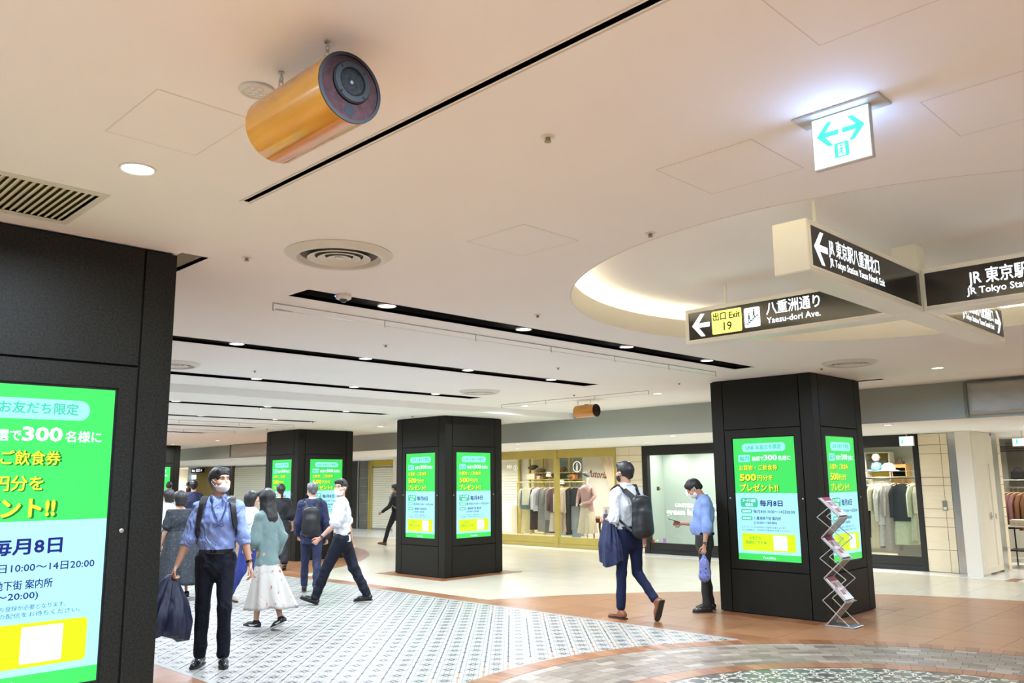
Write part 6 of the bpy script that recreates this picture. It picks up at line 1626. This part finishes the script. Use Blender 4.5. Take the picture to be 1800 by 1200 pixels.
def backpack(label, J, loc, rz, m, w_=.27, h_=.44, d_=.15, drop=.02, straps=True, strapmat=None, bulge=1.0):
    """stands on the person's back; built in the person's frame but a thing of its own"""
    b = thing('backpack', label, 'backpack', loc, rz)
    s = J.s; up, rt, fw = J.up, J.rt, J.fw; c = J.neck-up*(.06+drop+h_*.5)*s-fw*(.135*J.heavy+d_*.52)*s
    S = SDF(); axs = [(-1,-1),(1,-1),(-1,1),(1,1)]
    for sx in (-1,1):
        S.cone(c+rt*sx*w_*.28*s-up*h_*.32*s, c+rt*sx*w_*.24*s+up*h_*.30*s, w_*.24*s, w_*.22*s, .05, (fw, d_/w_*1.15))
    S.cone(c-up*h_*.30*s, c+up*h_*.30*s, w_*.30*s, w_*.28*s, .05, (fw, d_/w_*1.25))
    S.cone(c-up*h_*.26*s-fw*d_*.30*s, c+up*h_*.02*s-fw*d_*.30*s, w_*.34*s, w_*.30*s, .03, (fw, .45))
    S.wrinkle(.004, 40, 9); S.mesh('pack_body', .010, m, b)
    sm = strapmat or m
    for sd, nm in ((-1,'L'),(1,'R')):
        sh = J.sh[nm]
        P = [c+up*h_*.40*s+rt*sd*.06*s+fw*d_*.3*s, J.neck-up*.005*s+rt*sd*.105*s-fw*.03*s, J.neck+up*.018*s+rt*sd*.115*s+fw*.005*s, J.neck-up*.05*s+rt*sd*.130*s+fw*(.10*J.heavy+.012)*s, J.chest+rt*sd*.150*s*J.heavy+fw*(.085*J.heavy+.022)*s, J.pelvis+up*.20*s+rt*sd*.168*s*J.heavy+fw*.01*s, c-up*h_*.32*s+rt*sd*w_*.42*s+fw*d_*.2*s]
        # smooth the strap path and give it width
        pts = []
        for i in range(len(P)-1):
            p0, p1, p2, p3 = P[max(i-1,0)], P[i], P[i+1], P[min(i+2,len(P)-1)]
            for q in range(6):
                u_ = q/6; pts.append(.5*((2*p1)+(-p0+p2)*u_+(2*p0-5*p1+4*p2-p3)*u_*u_+(-p0+3*p1-3*p2+p3)*u_**3))
        pts.append(P[-1])
        vs = []
        ctr = J.chest
        for i, p in enumerate(pts):
            tg = nrm(pts[min(i+1,len(pts)-1)]-pts[max(i-1,0)]); outv = p-(J.pelvis+up*((p-J.pelvis)@up)); 
            if (p-J.neck)@up > -.04: outv = up
            outv = nrm(outv-tg*(outv@tg)); sdv = np.cross(tg, outv); ww = .030*s if i < len(pts)*.72 else .012*s
            for a_, o_ in ((-ww,-.004),(ww,-.004),(ww,.009),(-ww,.009)): vs.append(tuple(p+sdv*a_+outv*o_))
        n = len(pts); fs = [(i*4+q, i*4+(q+1)%4, (i+1)*4+(q+1)%4, (i+1)*4+q) for i in range(n-1) for q in range(4)]+[(3,2,1,0),((n-1)*4,(n-1)*4+1,(n-1)*4+2,(n-1)*4+3)]
        MB().add(vs, fs).obj('shoulder_strap', sm, b, smooth=50)
    MB().tube([tuple(c+up*h_*.44*s-rt*.03*s+fw*d_*.3*s), tuple(c+up*h_*.50*s+fw*d_*.3*s), tuple(c+up*h_*.44*s+rt*.03*s+fw*d_*.3*s)], .007, 8).obj('top_loop', sm, b, smooth=True)
    return b
def watch(J, t, nm, m=None):
    w_, d = J.wr[nm], nrm(J.hdir[nm]); s = J.s; p = w_-d*.025*s
    sd = -1 if nm == 'L' else 1
    a = nrm(np.cross(d, [0,0.01,1])) if abs(d[2]) < .9 else nrm(J.fw-d*(J.fw@d)); b = np.cross(d, a)
    vs = []; n = 20
    for (r, o) in ((.0285,-.009),(.0310,-.009),(.0310,.009),(.0285,.009)):
        for k in range(n):
            t_ = 2*PI*k/n; vs.append(tuple(p+d*o*s+(a*math.cos(t_)+b*math.sin(t_))*r*s))
    fs = [(i*n+k, i*n+(k+1)%n, ((i+1)%4)*n+(k+1)%n, ((i+1)%4)*n+k) for i in range(4) for k in range(n)]
    MB().add(vs, fs).obj('watch_band', m or M_shoeb, t, smooth=40)
    out = nrm(J.rt*sd-d*((J.rt*sd)@d)); c = p+out*.029*s
    e1 = np.cross(d, out)
    vs = []
    for o in (0,.008):
        for k in range(16):
            t_ = 2*PI*k/16; vs.append(tuple(c+out*o*s+(d*math.cos(t_)+e1*math.sin(t_))*.017*s))
    MB().add(vs, [tuple(range(16)), tuple(range(31,15,-1))]+[(k,(k+1)%16,16+(k+1)%16,16+k) for k in range(16)]).obj('watch_face', mat('watch_face',(0.10,0.10,0.10),.2,.5), t)
def belt(J, t, buckle=True):
    s = J.s; n = 40; vs = []; c = J.pelvis+J.up*.072*s; hv = J.heavy; rr = (.145*hv+.006)*s
    for (dr, dz) in ((-.006,-.016),(.004,-.016),(.004,.016),(-.006,.016)):
        for k in range(n):
            a = 2*PI*k/n; vs.append(tuple(c+J.rt*(rr+dr)*math.cos(a)+J.fw*(rr*.76+dr)*math.sin(a)+J.up*dz))
    fs = [(i*n+k, i*n+(k+1)%n, ((i+1)%4)*n+(k+1)%n, ((i+1)%4)*n+k) for i in range(4) for k in range(n)]
    MB().add(vs, fs).obj('belt', M_shoeb, t, smooth=40)
    if buckle:
        b = c+J.fw*(rr*.76+.006); mb = MB()
        for (x0,x1,z0,z1) in ((-.022,.022,.012,.017),(-.022,.022,-.017,-.012),(-.022,-.017,-.012,.012),(.017,.022,-.012,.012)):
            P = [b+J.rt*x+J.up*z+J.fw*y for y in (0,.006) for x,z in ((x0,z0),(x1,z0),(x1,z1),(x0,z1))]
            mb.add([tuple(p) for p in P], [(3,2,1,0),(4,5,6,7),(0,1,5,4),(1,2,6,5),(2,3,7,6),(3,0,4,7)])
        mb.obj('belt_buckle', M_chrome, t)
def drape(label, loc, rz, top, spread, drop, m, dirv=(1,0,0), name='jacket', cat='jacket', folds=6, w0=.025, amp=.20, seed=1, thick=.035, tilt=(0,0)):
    """cloth hanging from a point: lofted folded shape, widening downward"""
    t = thing(name, label, cat, loc, rz); top = np.array(top); dv = nrm(dirv); pv = np.cross([0,0,1], dv)
    rg = random.Random(seed); n, k_ = 64, 14; vs = []
    for i in range(k_):
        f = i/(k_-1); w_ = w0+(spread*.5-w0)*min(1,(f*1.35))**.75; dp = .02+thick*min(1,f*1.6)
        c = top+dv*tilt[0]*f+pv*tilt[1]*f-np.array([0,0,drop*f])
        for q in range(n):
            a = 2*PI*q/n; fq = min(1,f*2.2); r = 1+amp*fq*(1.5*abs(math.sin(folds*.5*a+1.1+f*1.2))-.95)+.4*amp*fq*math.sin(round(folds*2.3)*a+seed+2*f)
            zz = 0
            if f > .8: zz = -.04*math.sin(a*2+seed)*(f-.8)*5
            vs.append(tuple(c+dv*w_*r*math.cos(a)+pv*dp*r*math.sin(a)+np.array([0,0,zz])))
    fs = [(i*n+q, i*n+(q+1)%n, (i+1)*n+(q+1)%n, (i+1)*n+q) for i in range(k_-1) for q in range(n)]+[tuple(range(n-1,-1,-1)), tuple(range((k_-1)*n,k_*n))]
    MB().add(vs, fs).obj('cloth_folds', m, t, smooth=70)
    return t
def heading(v): return math.atan2(v[1], v[0])-PI/2
def person(label, loc, hd, J, build, group=None):
    t = thing('person', label, 'person', (loc[0], loc[1], .002), heading(hd), group)
    build(J, t); return t
# cloth materials
def patterned(name, base, spots, scale, thr=.25, rough=.85):
    if name in MATS: return MATS[name]
    m = mat(name, base, rough); nt = m.node_tree; N = nt.nodes; L = nt.links; b = N['Principled BSDF']
    tc = N.new('ShaderNodeTexCoord'); vo = N.new('ShaderNodeTexVoronoi'); vo.inputs['Scale'].default_value = scale; nz = N.new('ShaderNodeTexNoise'); nz.inputs['Scale'].default_value = scale*1.6; nz.inputs['Detail'].default_value = 2
    vm = N.new('ShaderNodeMix'); vm.data_type = 'RGBA'; vm.blend_type = 'LINEAR_LIGHT'; vm.inputs[0].default_value = .045
    L.new(tc.outputs['Object'], nz.inputs['Vector']); L.new(tc.outputs['Object'], vm.inputs[6]); L.new(nz.outputs['Color'], vm.inputs[7]); L.new(vm.outputs[2], vo.inputs['Vector'])
    lt = N.new('ShaderNodeMath'); lt.operation = 'LESS_THAN'; lt.inputs[1].default_value = thr; L.new(vo.outputs['Distance'], lt.inputs[0])
    cr = N.new('ShaderNodeValToRGB'); cr.color_ramp.interpolation = 'CONSTANT'; sp = N.new('ShaderNodeSeparateColor'); L.new(vo.outputs['Color'], sp.inputs[0]); L.new(sp.outputs[0], cr.inputs[0])
    el = cr.color_ramp.elements
    while len(el) < len(spots): el.new(.5)
    for i, c in enumerate(spots): el[i].position = i/len(spots); el[i].color = (*c,1)
    mx = N.new('ShaderNodeMix'); mx.data_type = 'RGBA'; L.new(lt.outputs[0], mx.inputs[0]); mx.inputs[6].default_value = (*base,1); L.new(cr.outputs[0], mx.inputs[7]); L.new(mx.outputs[2], b.inputs['Base Color'])
    return m
C_blue = noisy('shirt_blue', (0.23,0.31,0.62), (0.26,0.35,0.67), scale=12, rough=.8); C_white = noisy('shirt_white', (0.60,0.61,0.64), (0.64,0.65,0.67), scale=12, rough=.8)
C_navy = noisy('navy_wool', (0.008,0.012,0.045), (0.013,0.019,0.068), scale=50, rough=.75); C_ntrou = noisy('navy_trousers', (0.003,0.0045,0.011), (0.007,0.009,0.020), scale=50, rough=.7, spec=.25)
C_black = noisy('black_cloth', (0.005,0.005,0.007), (0.011,0.011,0.015), scale=50, rough=.75); C_pack = noisy('pack_nylon', (0.006,0.006,0.007), (0.014,0.014,0.015), scale=40, rough=.45)
C_teal = noisy('teal_knit', (0.15,0.225,0.22), (0.18,0.26,0.255), scale=90, rough=.95); C_beige = mat('skin_stocking', (0.52,0.33,0.22), .6)
C_floral = patterned('floral_cloth', (0.48,0.45,0.41), [(0.42,0.12,0.10),(0.52,0.34,0.28),(0.48,0.45,0.41),(0.20,0.20,0.34),(0.55,0.42,0.38),(0.48,0.45,0.41),(0.36,0.30,0.20)], 16, .24)
C_dpat = patterned('dark_pattern_cloth', (0.016,0.020,0.026), [(0.05,0.06,0.075),(0.03,0.04,0.05),(0.065,0.075,0.085),(0.015,0.02,0.025)], 38, .38)
def folds(m, scale=6.0, strength=.6, stretch=(1,1,.6), dist=.03):
    nt = m.node_tree; N = nt.nodes; L = nt.links; tc = N.new('ShaderNodeTexCoord'); mp = N.new('ShaderNodeMapping'); mp.inputs['Scale'].default_value = stretch; mp.inputs['Rotation'].default_value = (.3,.5,.2)
    no = N.new('ShaderNodeTexNoise'); no.inputs['Scale'].default_value = scale; no.inputs['Detail'].default_value = 1.5; no.inputs['Distortion'].default_value = 1.4
    a = N.new('ShaderNodeMath'); a.operation = 'SUBTRACT'; a.inputs[1].default_value = .5; b_ = N.new('ShaderNodeMath'); b_.operation = 'ABSOLUTE'; bp = N.new('ShaderNodeBump'); bp.inputs['Strength'].default_value = strength; bp.inputs['Distance'].default_value = dist
    L.new(tc.outputs['Object'], mp.inputs[0]); L.new(mp.outputs[0], no.inputs['Vector']); L.new(no.outputs['Fac'], a.inputs[0]); L.new(a.outputs[0], b_.inputs[0]); L.new(b_.outputs[0], bp.inputs['Height']); L.new(bp.outputs[0], N['Principled BSDF'].inputs['Normal'])
    return m
for m_, sc_, st_ in ((C_blue,6,1.),(C_white,6,.9),(C_navy,5,.8),(C_ntrou,4.5,.9),(C_black,5,.8),(C_teal,5,.5),(C_floral,4,.6)): folds(m_, sc_, st_, dist=.06)
def checks(name, c1, c2, sc_):
    m = mat(name, c1, .85); nt = m.node_tree; N = nt.nodes; L = nt.links; tc = N.new('ShaderNodeTexCoord'); ck = N.new('ShaderNodeTexChecker'); ck.inputs['Scale'].default_value = sc_; ck.inputs[1].default_value = (*c1,1); ck.inputs[2].default_value = (*c2,1)
    L.new(tc.outputs['Object'], ck.inputs[0]); L.new(ck.outputs[0], N['Principled BSDF'].inputs['Base Color']); return m
# ------------------------------------------------------------------ the people
# 1: man in a light blue shirt, foreground left
L1 = (-7.42, 3.62); H1 = (0.86,-0.50)
J = pose(1.735, [(12,1,20,4,8),(-2,1,3,0,14)], [(2,14,14,-2,0),(-2,16,16,-4,0)], lean=1, head_yaw=38, head_pitch=-6)
def b1(J, t):
    body_sdf(J, curl=(28,48)).mesh('body', .0075, SK2, t); face_bits(J, t); mask(J, t, M_mask); hair(J, t, 'short', res=.006)
    shirt(J, t, C_blue, g=.014, hem=-.055, sleeve=1.12, res=.008, wr=.011, slw=1.12, seed=12)
    for nm in 'LR':      # rolled cuffs
        c, d = arm_cut(None, J, 1.02, nm); S = SDF(); S.cone(c, c+d*.055, .056, .052, .01); S.wrinkle(.004, 90, 4); S.cut(c+d*.062, d); S.cut(c-d*.004, -d); S.mesh('rolled_cuff', .007, C_blue, t)
    s = J.s
    for i in range(5):    # shirt buttons
        z_ = .075+.08*i; p = J.neck-J.up*z_*s+J.fw*(.095+.030*min(1,z_/.2)+.004)*s
        MB().lathe([(0,0),(.006,0),(.006,.003),(0,.003)], n=10).obj('button', mat('button_blue',(0.10,0.14,0.35),.4), t).matrix_local = face_matrix(tuple(p), tuple(J.rt*-1), tuple(J.up))
    trousers(J, t, C_ntrou, g=.010, res=.009, wide=1.0, wr=.007, ankle=.052); belt(J, t); shoes(J, t, M_shoeb); watch(J, t, 'L')
    lp = [J.neck+J.up*.02*s-J.rt*.062*s, J.neck-J.up*.05*s-J.rt*.075*s+J.fw*.105*s, J.neck-J.up*.15*s-J.rt*.05*s+J.fw*.128*s, J.neck-J.up*.205*s-J.rt*.02*s+J.fw*.135*s, J.neck-J.up*.15*s+J.rt*.01*s+J.fw*.13*s, J.neck-J.up*.05*s+J.rt*.045*s+J.fw*.108*s, J.neck+J.up*.02*s+J.rt*.062*s]
    MB().tube([tuple(p) for p in lp], .0042, 6).obj('lanyard', mat('lanyard_navy',(0.01,0.012,0.06),.6), t, smooth=True)
    c = J.neck-J.up*.222*s-J.rt*.02*s+J.fw*.136*s
    for q in (-1,1): MB().tube([tuple(c+J.rt*q*.024+J.rt*.020*math.cos(a)+J.up*.014*math.sin(a)) for a in np.linspace(0,2*PI,15)], .0028, 6).obj('glasses_rim', M_navyp, t, smooth=True)
    MB().tube([tuple(c-J.rt*.005),tuple(c+J.up*.006+J.fw*.004),tuple(c+J.rt*.005)], .0025, 6).obj('glasses_bridge', M_navyp, t)
M_navyp = mat('navy_plastic', (0.02,0.03,0.14), .25)
person('man in a light blue shirt, white mask and dark trousers walking toward the camera', L1, H1, J, b1)
backpack('dark backpack worn by the man in the light blue shirt, its straps over his chest', J, (L1[0],L1[1],.002), heading(H1), C_pack, w_=.30)
wr1 = J.wr['R']+J.hdir['R']*.10
drape('dark navy jacket hanging from the right hand of the light blue shirted man', (L1[0],L1[1],.002), heading(H1), wr1+np.array([.01,.0,.02]), .46, .54, noisy('navy_sheen',(0.006,0.008,0.020),(0.02,0.026,0.07),scale=14,rough=.5,stretch=(3,3,.6)), dirv=(1,.25,0), folds=8, tilt=(.10,0.02), thick=.10, amp=.26)
# 2: woman in the teal sweater
L2 = (-8.70, 4.84); H2 = (-.93,-.37)
J = pose(1.50, [(5,1,3,-3,2),(-4,1,16,22,2)], [(6,10,55,30,0),(-8,14,30,10,0)], lean=2, head_yaw=8, head_pitch=4, female=True)
def b2(J, t):
    body_sdf(J, lr=.92).mesh('body', .010, SK, t); hair(J, t, 'long', res=.008); mask(J, t, M_mask, .008)
    shirt(J, t, C_teal, g=.022, hem=.17, sleeve=1.75, res=.010, name='sweater', collar=False, hemw=1.10, slw=1.35, wr=.010, tucked=False, seed=6)
    skirt(J, t, C_floral, .73, .25, .135, .27, nf=7, amp=.034, sway=(.02,-.06)); shoes(J, t, noisy('sneaker_black',(0.012,0.012,0.015),(0.02,0.02,0.024),scale=30,rough=.6), sneaker=True, kind='sneaker')
person('woman with long black hair in a teal sweater, floral white skirt and black sneakers', L2, H2, J, b2)
# 3: woman in black
L3 = (-14.45, 8.28); H3 = (-.9,.42)
J = pose(1.57, [(10,1,3,0,3),(-10,1,14,14,3)], [(-4,10,22,4,0),(4,14,16,2,0)], female=True, head_yaw=10)
def b3(J, t):
    body_sdf(J).mesh('body', .012, SK, t); hair(J, t, 'pony', res=.010)
    shirt(J, t, C_black, g=.022, hem=.10, sleeve=1.2, res=.013, name='blouse', collar=False, slw=1.6, tucked=False, neck=-.03)
    trousers(J, t, C_black, g=.03, res=.013, wide=1.35, to=.12); shoes(J, t, M_shoeb, res=.010)
person('woman in black with a ponytail walking away before the left pillar screens', L3, H3, J, b3)
# 4: man in navy suit
L4 = (-11.08, 6.88); H4 = (-.82,.57)
J = pose(1.585, [(12,1,4,-4,5),(-9,1,16,18,5)], [(8,9,28,6,0),(-6,10,18,4,0)], head_yaw=22, head_pitch=3)
def b4(J, t):
    body_sdf(J).mesh('body', .010, SK, t); hair(J, t, 'short', M_hairg, res=.008); mask(J, t, M_mask, .008)
    shirt(J, t, C_navy, g=.026, hem=.17, sleeve=1.9, res=.011, name='suit_jacket', hemw=1.05, slw=1.15, tucked=False, wr=.007, seed=3, collar=True)
    S = SDF(); S.cone(J.neck-J.up*.01, J.neck+J.up*.045, .064, .058, .01); S.cut(J.neck+J.up*.045, J.up); S.mesh('shirt_collar', .008, C_white, t)
    trousers(J, t, C_navy, g=.012, res=.010, wr=.008); shoes(J, t, M_shoeb)
person('grey-haired man in a navy suit seen from behind', L4, H4, J, b4)
backpack('black backpack hung on the shoulder of the man in the navy suit', J, (L4[0],L4[1],.002), heading(H4), C_pack, w_=.28, h_=.50)
# 5: man in white shirt looking at the camera
L5 = (-9.80, 6.56); H5 = (-.73,-.68)
J = pose(1.685, [(25,1,4,-20,2),(-20,1,8,4,4)], [(24,6,26,8,0),(-22,10,12,2,0)], lean=3, twist=18, head_yaw=52, head_pitch=-2)
def b5(J, t):
    body_sdf(J, curl=(40,35)).mesh('body', .0085, SK2, t); face_bits(J, t); mask(J, t, M_mask); hair(J, t, 'crop', res=.007)
    shirt(J, t, C_white, g=.024, hem=.05, sleeve=.86, res=.010, slw=1.25, tucked=False, wr=.008, seed=8, hemw=1.0)
    trousers(J, t, C_ntrou, g=.014, res=.010, wide=1.1, wr=.010); belt(J, t, False); shoes(J, t, M_shoeb); watch(J, t, 'L')
    p = J.chest+J.up*.06+J.fw*.135-J.rt*.07; MB().box(-.022,.022,-.006,.006,0,.004).obj('name_badge', M_navyp, t).matrix_local = face_matrix(tuple(p), tuple(-J.rt), tuple(J.up))
person('man in a short-sleeved white shirt and mask striding left, looking at the camera', L5, H5, J, b5)
# 6: far man with grey backpack
L6 = (-17.55, 13.35); H6 = (-.80,-.60)
J = pose(1.56, [(24,1,8,-10,3),(-24,1,26,30,3)], [(26,10,30,4,0),(-18,10,20,2,0)], lean=3)
def b6(J, t):
    body_sdf(J).mesh('body', .014, SK2, t); hair(J, t, 'crop', res=.011); mask(J, t, M_mask, .010); shirt(J, t, C_black, g=.016, hem=.10, sleeve=1.9, res=.014, name='sweatshirt', tucked=False); trousers(J, t, C_black, res=.014); shoes(J, t, M_shoebr, res=.011)
person('distant man in black walking left, partly behind the middle pillar', L6, H6, J, b6)
backpack('light grey backpack on the distant man in black', J, (L6[0],L6[1],.002), heading(H6), mat('pack_grey',(0.28,0.31,0.30),.6), w_=.30, h_=.46)
# 7: man with black backpack and white shirt
L7 = (-6.17, 8.12); H7 = (-.985,.17)
J = pose(1.80, [(5,1,2,0,4),(-2,1,42,66,6)], [(-6,16,92,32,0),(-12,12,30,4,0)], lean=2, head_yaw=10, head_pitch=0)
def b7(J, t):
    body_sdf(J, curl=(50,35)).mesh('body', .008, SK2, t); face_bits(J, t); mask(J, t, M_maskb); hair(J, t, 'short', res=.007)
    shirt(J, t, C_white, g=.014, hem=-.055, sleeve=1.10, res=.009, slw=1.12, wr=.009, seed=14)
    for nm in 'LR':
        c, d = arm_cut(None, J, 1.0, nm); S = SDF(); S.cone(c, c+d*.05, .056, .052, .01); S.wrinkle(.003, 90, 4); S.cut(c+d*.056, d); S.cut(c-d*.004, -d); S.mesh('rolled_cuff', .008, C_white, t)
    trousers(J, t, noisy('blue_trousers',(0.004,0.007,0.028),(0.008,0.013,0.050),scale=50,rough=.7,spec=.25), g=.008, res=.009, wide=.95, to=.10, wr=.008, ankle=.050); belt(J, t, False); shoes(J, t, M_shoebr)
    q = hp_(J,-.088,-.002,.0); MB().lathe([(0,-.008),(.007,-.005),(.008,0),(.006,.007),(0,.009)], tuple(q), n=12).obj('earphone', M_mask, t, smooth=True)
person('white-shirted man in a black mask walking left on the terracotta floor', L7, H7, J, b7)
backpack('round-topped black backpack on the white-shirted man at centre right', J, (L7[0],L7[1],.002), heading(H7), C_pack, w_=.30, h_=.50, d_=.19)
fa = (J.el['L']+J.wr['L'])*.5
fd = nrm(J.wr['L']-J.el['L'])
drape('navy jacket folded over the left forearm of the man with the black backpack', (L7[0],L7[1],.002), heading(H7), fa+np.array([.01,.03,.055]), .40, .56, C_navy, dirv=tuple(fd*np.array([1,1,0])), folds=6, w0=.11, thick=.085, amp=.20, seed=4, tilt=(0,-.03))
# 8: man reading his phone
L8 = (-5.81, 9.17); H8 = (-.78,-.62)
J = pose(1.62, [(3,2,4,0,6),(-2,2,3,0,6)], [(-2,12,10,4,0),(4,8,88,10,0)], lean=-2, head_yaw=0, head_pitch=42, heavy=1.10, neck_fwd=.045)
def b8(J, t):
    body_sdf(J, curl=(48,30)).mesh('body', .008, SK2, t); face_bits(J, t); mask(J, t, M_mask); hair(J, t, 'crop', res=.007)
    shirt(J, t, noisy('shirt_blue_grey',(0.20,0.29,0.58),(0.24,0.34,0.64),scale=12,rough=.8), g=.020, hem=-.05, sleeve=1.25, res=.009, wr=.007, slw=1.1, seed=21)
    trousers(J, t, noisy('charcoal_trousers',(0.008,0.009,0.008),(0.018,0.019,0.016),scale=50,rough=.7), g=.008, res=.009, wide=1.0, wr=.008); belt(J, t, False); shoes(J, t, M_shoeb); watch(J, t, 'L', M_shoeb)
person('man in a blue shirt standing by the right pillar, head bent over his phone', L8, H8, J, b8)
ph = thing('smartphone', 'dark smartphone held out by the man in the blue shirt at the right pillar', 'phone', (L8[0],L8[1],.002), heading(H8))
hd_ = J.wr['R']+J.hdir['R']*.105
o = link('phone_body', rbox(-.036,.036,-.075,.075,-.004,.004,.003,2,'phone_body',mat('phone_dark',(0.02,0.02,0.025),.2)), ph, tuple(hd_+np.array([-.02,0,.028])), (math.radians(18),0,0))
link('phone_screen', rbox(-.033,.033,-.070,.070,.0041,.0046,.0002,1,'phone_screen',mat('phone_screen',(0.1,0.1,0.12),.1,emit=(0.5,0.5,0.6),estr=.4)), o)
bg = thing('drawstring_bag', 'blue and white patterned cloth bag held by the man at the right pillar', 'bag', (L8[0],L8[1],.002), heading(H8))
hl = J.wr['L']+J.hdir['L']*.10

def wave_mat():
    m = mat('wave_cloth2', (0.10,0.14,0.5), .8); nt = m.node_tree; N = nt.nodes; L = nt.links; tc = N.new('ShaderNodeTexCoord'); vo = N.new('ShaderNodeTexVoronoi'); vo.inputs['Scale'].default_value = 22; L.new(tc.outputs['Object'], vo.inputs['Vector'])
    mu = N.new('ShaderNodeMath'); mu.operation = 'MULTIPLY'; mu.inputs[1].default_value = 5.0; fr = N.new('ShaderNodeMath'); fr.operation = 'FRACT'; gt = N.new('ShaderNodeMath'); gt.operation = 'GREATER_THAN'; gt.inputs[1].default_value = .62
    L.new(vo.outputs['Distance'], mu.inputs[0]); L.new(mu.outputs[0], fr.inputs[0]); L.new(fr.outputs[0], gt.inputs[0]); mx = N.new('ShaderNodeMix'); mx.data_type = 'RGBA'; L.new(gt.outputs[0], mx.inputs[0]); mx.inputs[6].default_value = (0.045,0.07,0.36,1); mx.inputs[7].default_value = (0.42,0.47,0.68,1); L.new(mx.outputs[2], N['Principled BSDF'].inputs['Base Color']); return m
S = SDF(); S.cone(hl+np.array([0,0,-.03]), hl+np.array([0,0,-.12]), .022, .045, .03); S.cone(hl+np.array([0,0,-.12]), hl+np.array([0,.0,-.26]), .055, .075, .04, (np.array([1.,0,0]),.8)); S.wrinkle(.006, 60, 3, (1,1,.4)); S.mesh('pouch', .008, wave_mat(), bg)
MB().tube([tuple(hl+np.array([0,0,-.035])), tuple(hl+np.array([.0,.02,.0])), tuple(hl+np.array([.0,0,.02])), tuple(hl+np.array([0,-.02,0])), tuple(hl+np.array([0,0,-.035]))], .005, 6).obj('drawstring', wave_mat(), bg, smooth=True)
# 9: woman in dark patterned dress
L9 = (-12.05, 5.30); H9 = (-.86,.10)
J = pose(1.50, [(10,1,3,0,3),(-10,1,12,10,3)], [(4,10,20,4,0),(-4,10,18,2,0)], female=True, head_yaw=20)
def b9(J, t):
    body_sdf(J).mesh('body', .012, SK, t); hair(J, t, 'bob', res=.009)
    shirt(J, t, C_dpat, g=.024, hem=.02, sleeve=.75, res=.012, name='dress_top', collar=False, slw=1.35, tucked=False, neck=-.045); skirt(J, t, C_dpat, .93, .22, .15, .34, nf=8, amp=.03, sway=(.05,-.12)); shoes(J, t, M_shoeb, res=.010)
person('woman with a black bob in a dark patterned dress, behind the blue-shirted man', L9, H9, J, b9)
# 10: person in white top and checked skirt
L10 = (-14.19, 6.04); H10 = (-.75,-.66)
J = pose(1.52, [(16,1,4,-8,3),(-14,1,20,24,3)], [(4,10,20,4,0),(-4,10,18,2,0)], female=True)
def b10(J, t):
    body_sdf(J).mesh('body', .013, SK, t); hair(J, t, 'bob', res=.011); shirt(J, t, C_white, g=.024, hem=.0, sleeve=1.5, res=.014, name='blouse', collar=False, slw=1.2, tucked=False)
    skirt(J, t, checks('check_cloth',(0.02,0.02,0.02),(0.42,0.40,0.33),22), .90, .48, .15, .21, nf=6, amp=.015); shoes(J, t, M_shoeb, res=.010)
person('person in a white top and black checked skirt, half hidden by the nearest pillar', L10, H10, J, b10)
# 11: person in white top behind the first man
L11 = (-10.95, 5.82); H11 = (.80,.60)
J = pose(1.49, [(12,1,4,-4,3),(-12,1,14,14,3)], [(4,10,20,4,0),(-4,12,28,2,0)], female=True, head_yaw=30)
def b11(J, t):
    body_sdf(J).mesh('body', .012, SK, t); hair(J, t, 'bob', res=.010); shirt(J, t, C_white, g=.024, hem=.12, sleeve=1.2, res=.013, name='blouse', collar=False, slw=1.2, tucked=False)
    trousers(J, t, noisy('royal_blue',(0.02,0.035,0.20),(0.03,0.05,0.26),scale=20,rough=.8), g=.02, res=.013, wide=1.25); shoes(J, t, mat('shoe_tan',(0.35,0.28,0.2),.5), res=.010)
    MB().tube([tuple(J.neck+J.rt*.09-J.fw*.02), tuple(J.chest-J.fw*.13), tuple(J.pelvis+J.up*.05-J.rt*.17)], .008, 6).obj('bag_strap', M_shoeb, t, smooth=True)
person('person in a white top and blue trousers between the blue-shirted man and the teal sweater', L11, H11, J, b11)
# 12, 13: two people far behind
L12 = (-17.9, 8.15); H12 = (-.9,.42)
J = pose(1.66, [(8,1,3,0,3),(-8,1,10,10,3)], [(4,10,20,4,0),(-4,12,24,2,0)], female=True)
def b12(J, t):
    body_sdf(J).mesh('body', .014, SK, t); hair(J, t, 'bun', res=.011); shirt(J, t, C_navy, g=.02, hem=.10, sleeve=.8, res=.014, name='t_shirt', collar=False, slw=1.25, tucked=False); trousers(J, t, C_black, g=.02, res=.014, wide=1.1); shoes(J, t, M_shoeb, res=.011)
person('distant person with a hair bun and navy top, beside the blue-shirted man\'s head', L12, H12, J, b12)
L13 = (-21.4, 9.1); H13 = (-.9,.42)
J = pose(1.64, [(8,1,3,0,3),(-8,1,10,10,3)], [(4,10,20,4,0),(-4,12,24,2,0)])
def b13(J, t):
    body_sdf(J).mesh('body', .016, SK, t); hair(J, t, 'crop', res=.013); shirt(J, t, noisy('pale_blue',(0.50,0.60,0.70),(0.54,0.64,0.74),scale=10,rough=.8), g=.02, hem=.10, sleeve=.8, res=.016, name='shirt', collar=False, slw=1.25, tucked=False); trousers(J, t, C_black, g=.02, res=.016); shoes(J, t, M_shoeb, res=.013)
person('distant person in a pale blue top beyond the one with the hair bun', L13, H13, J, b13)
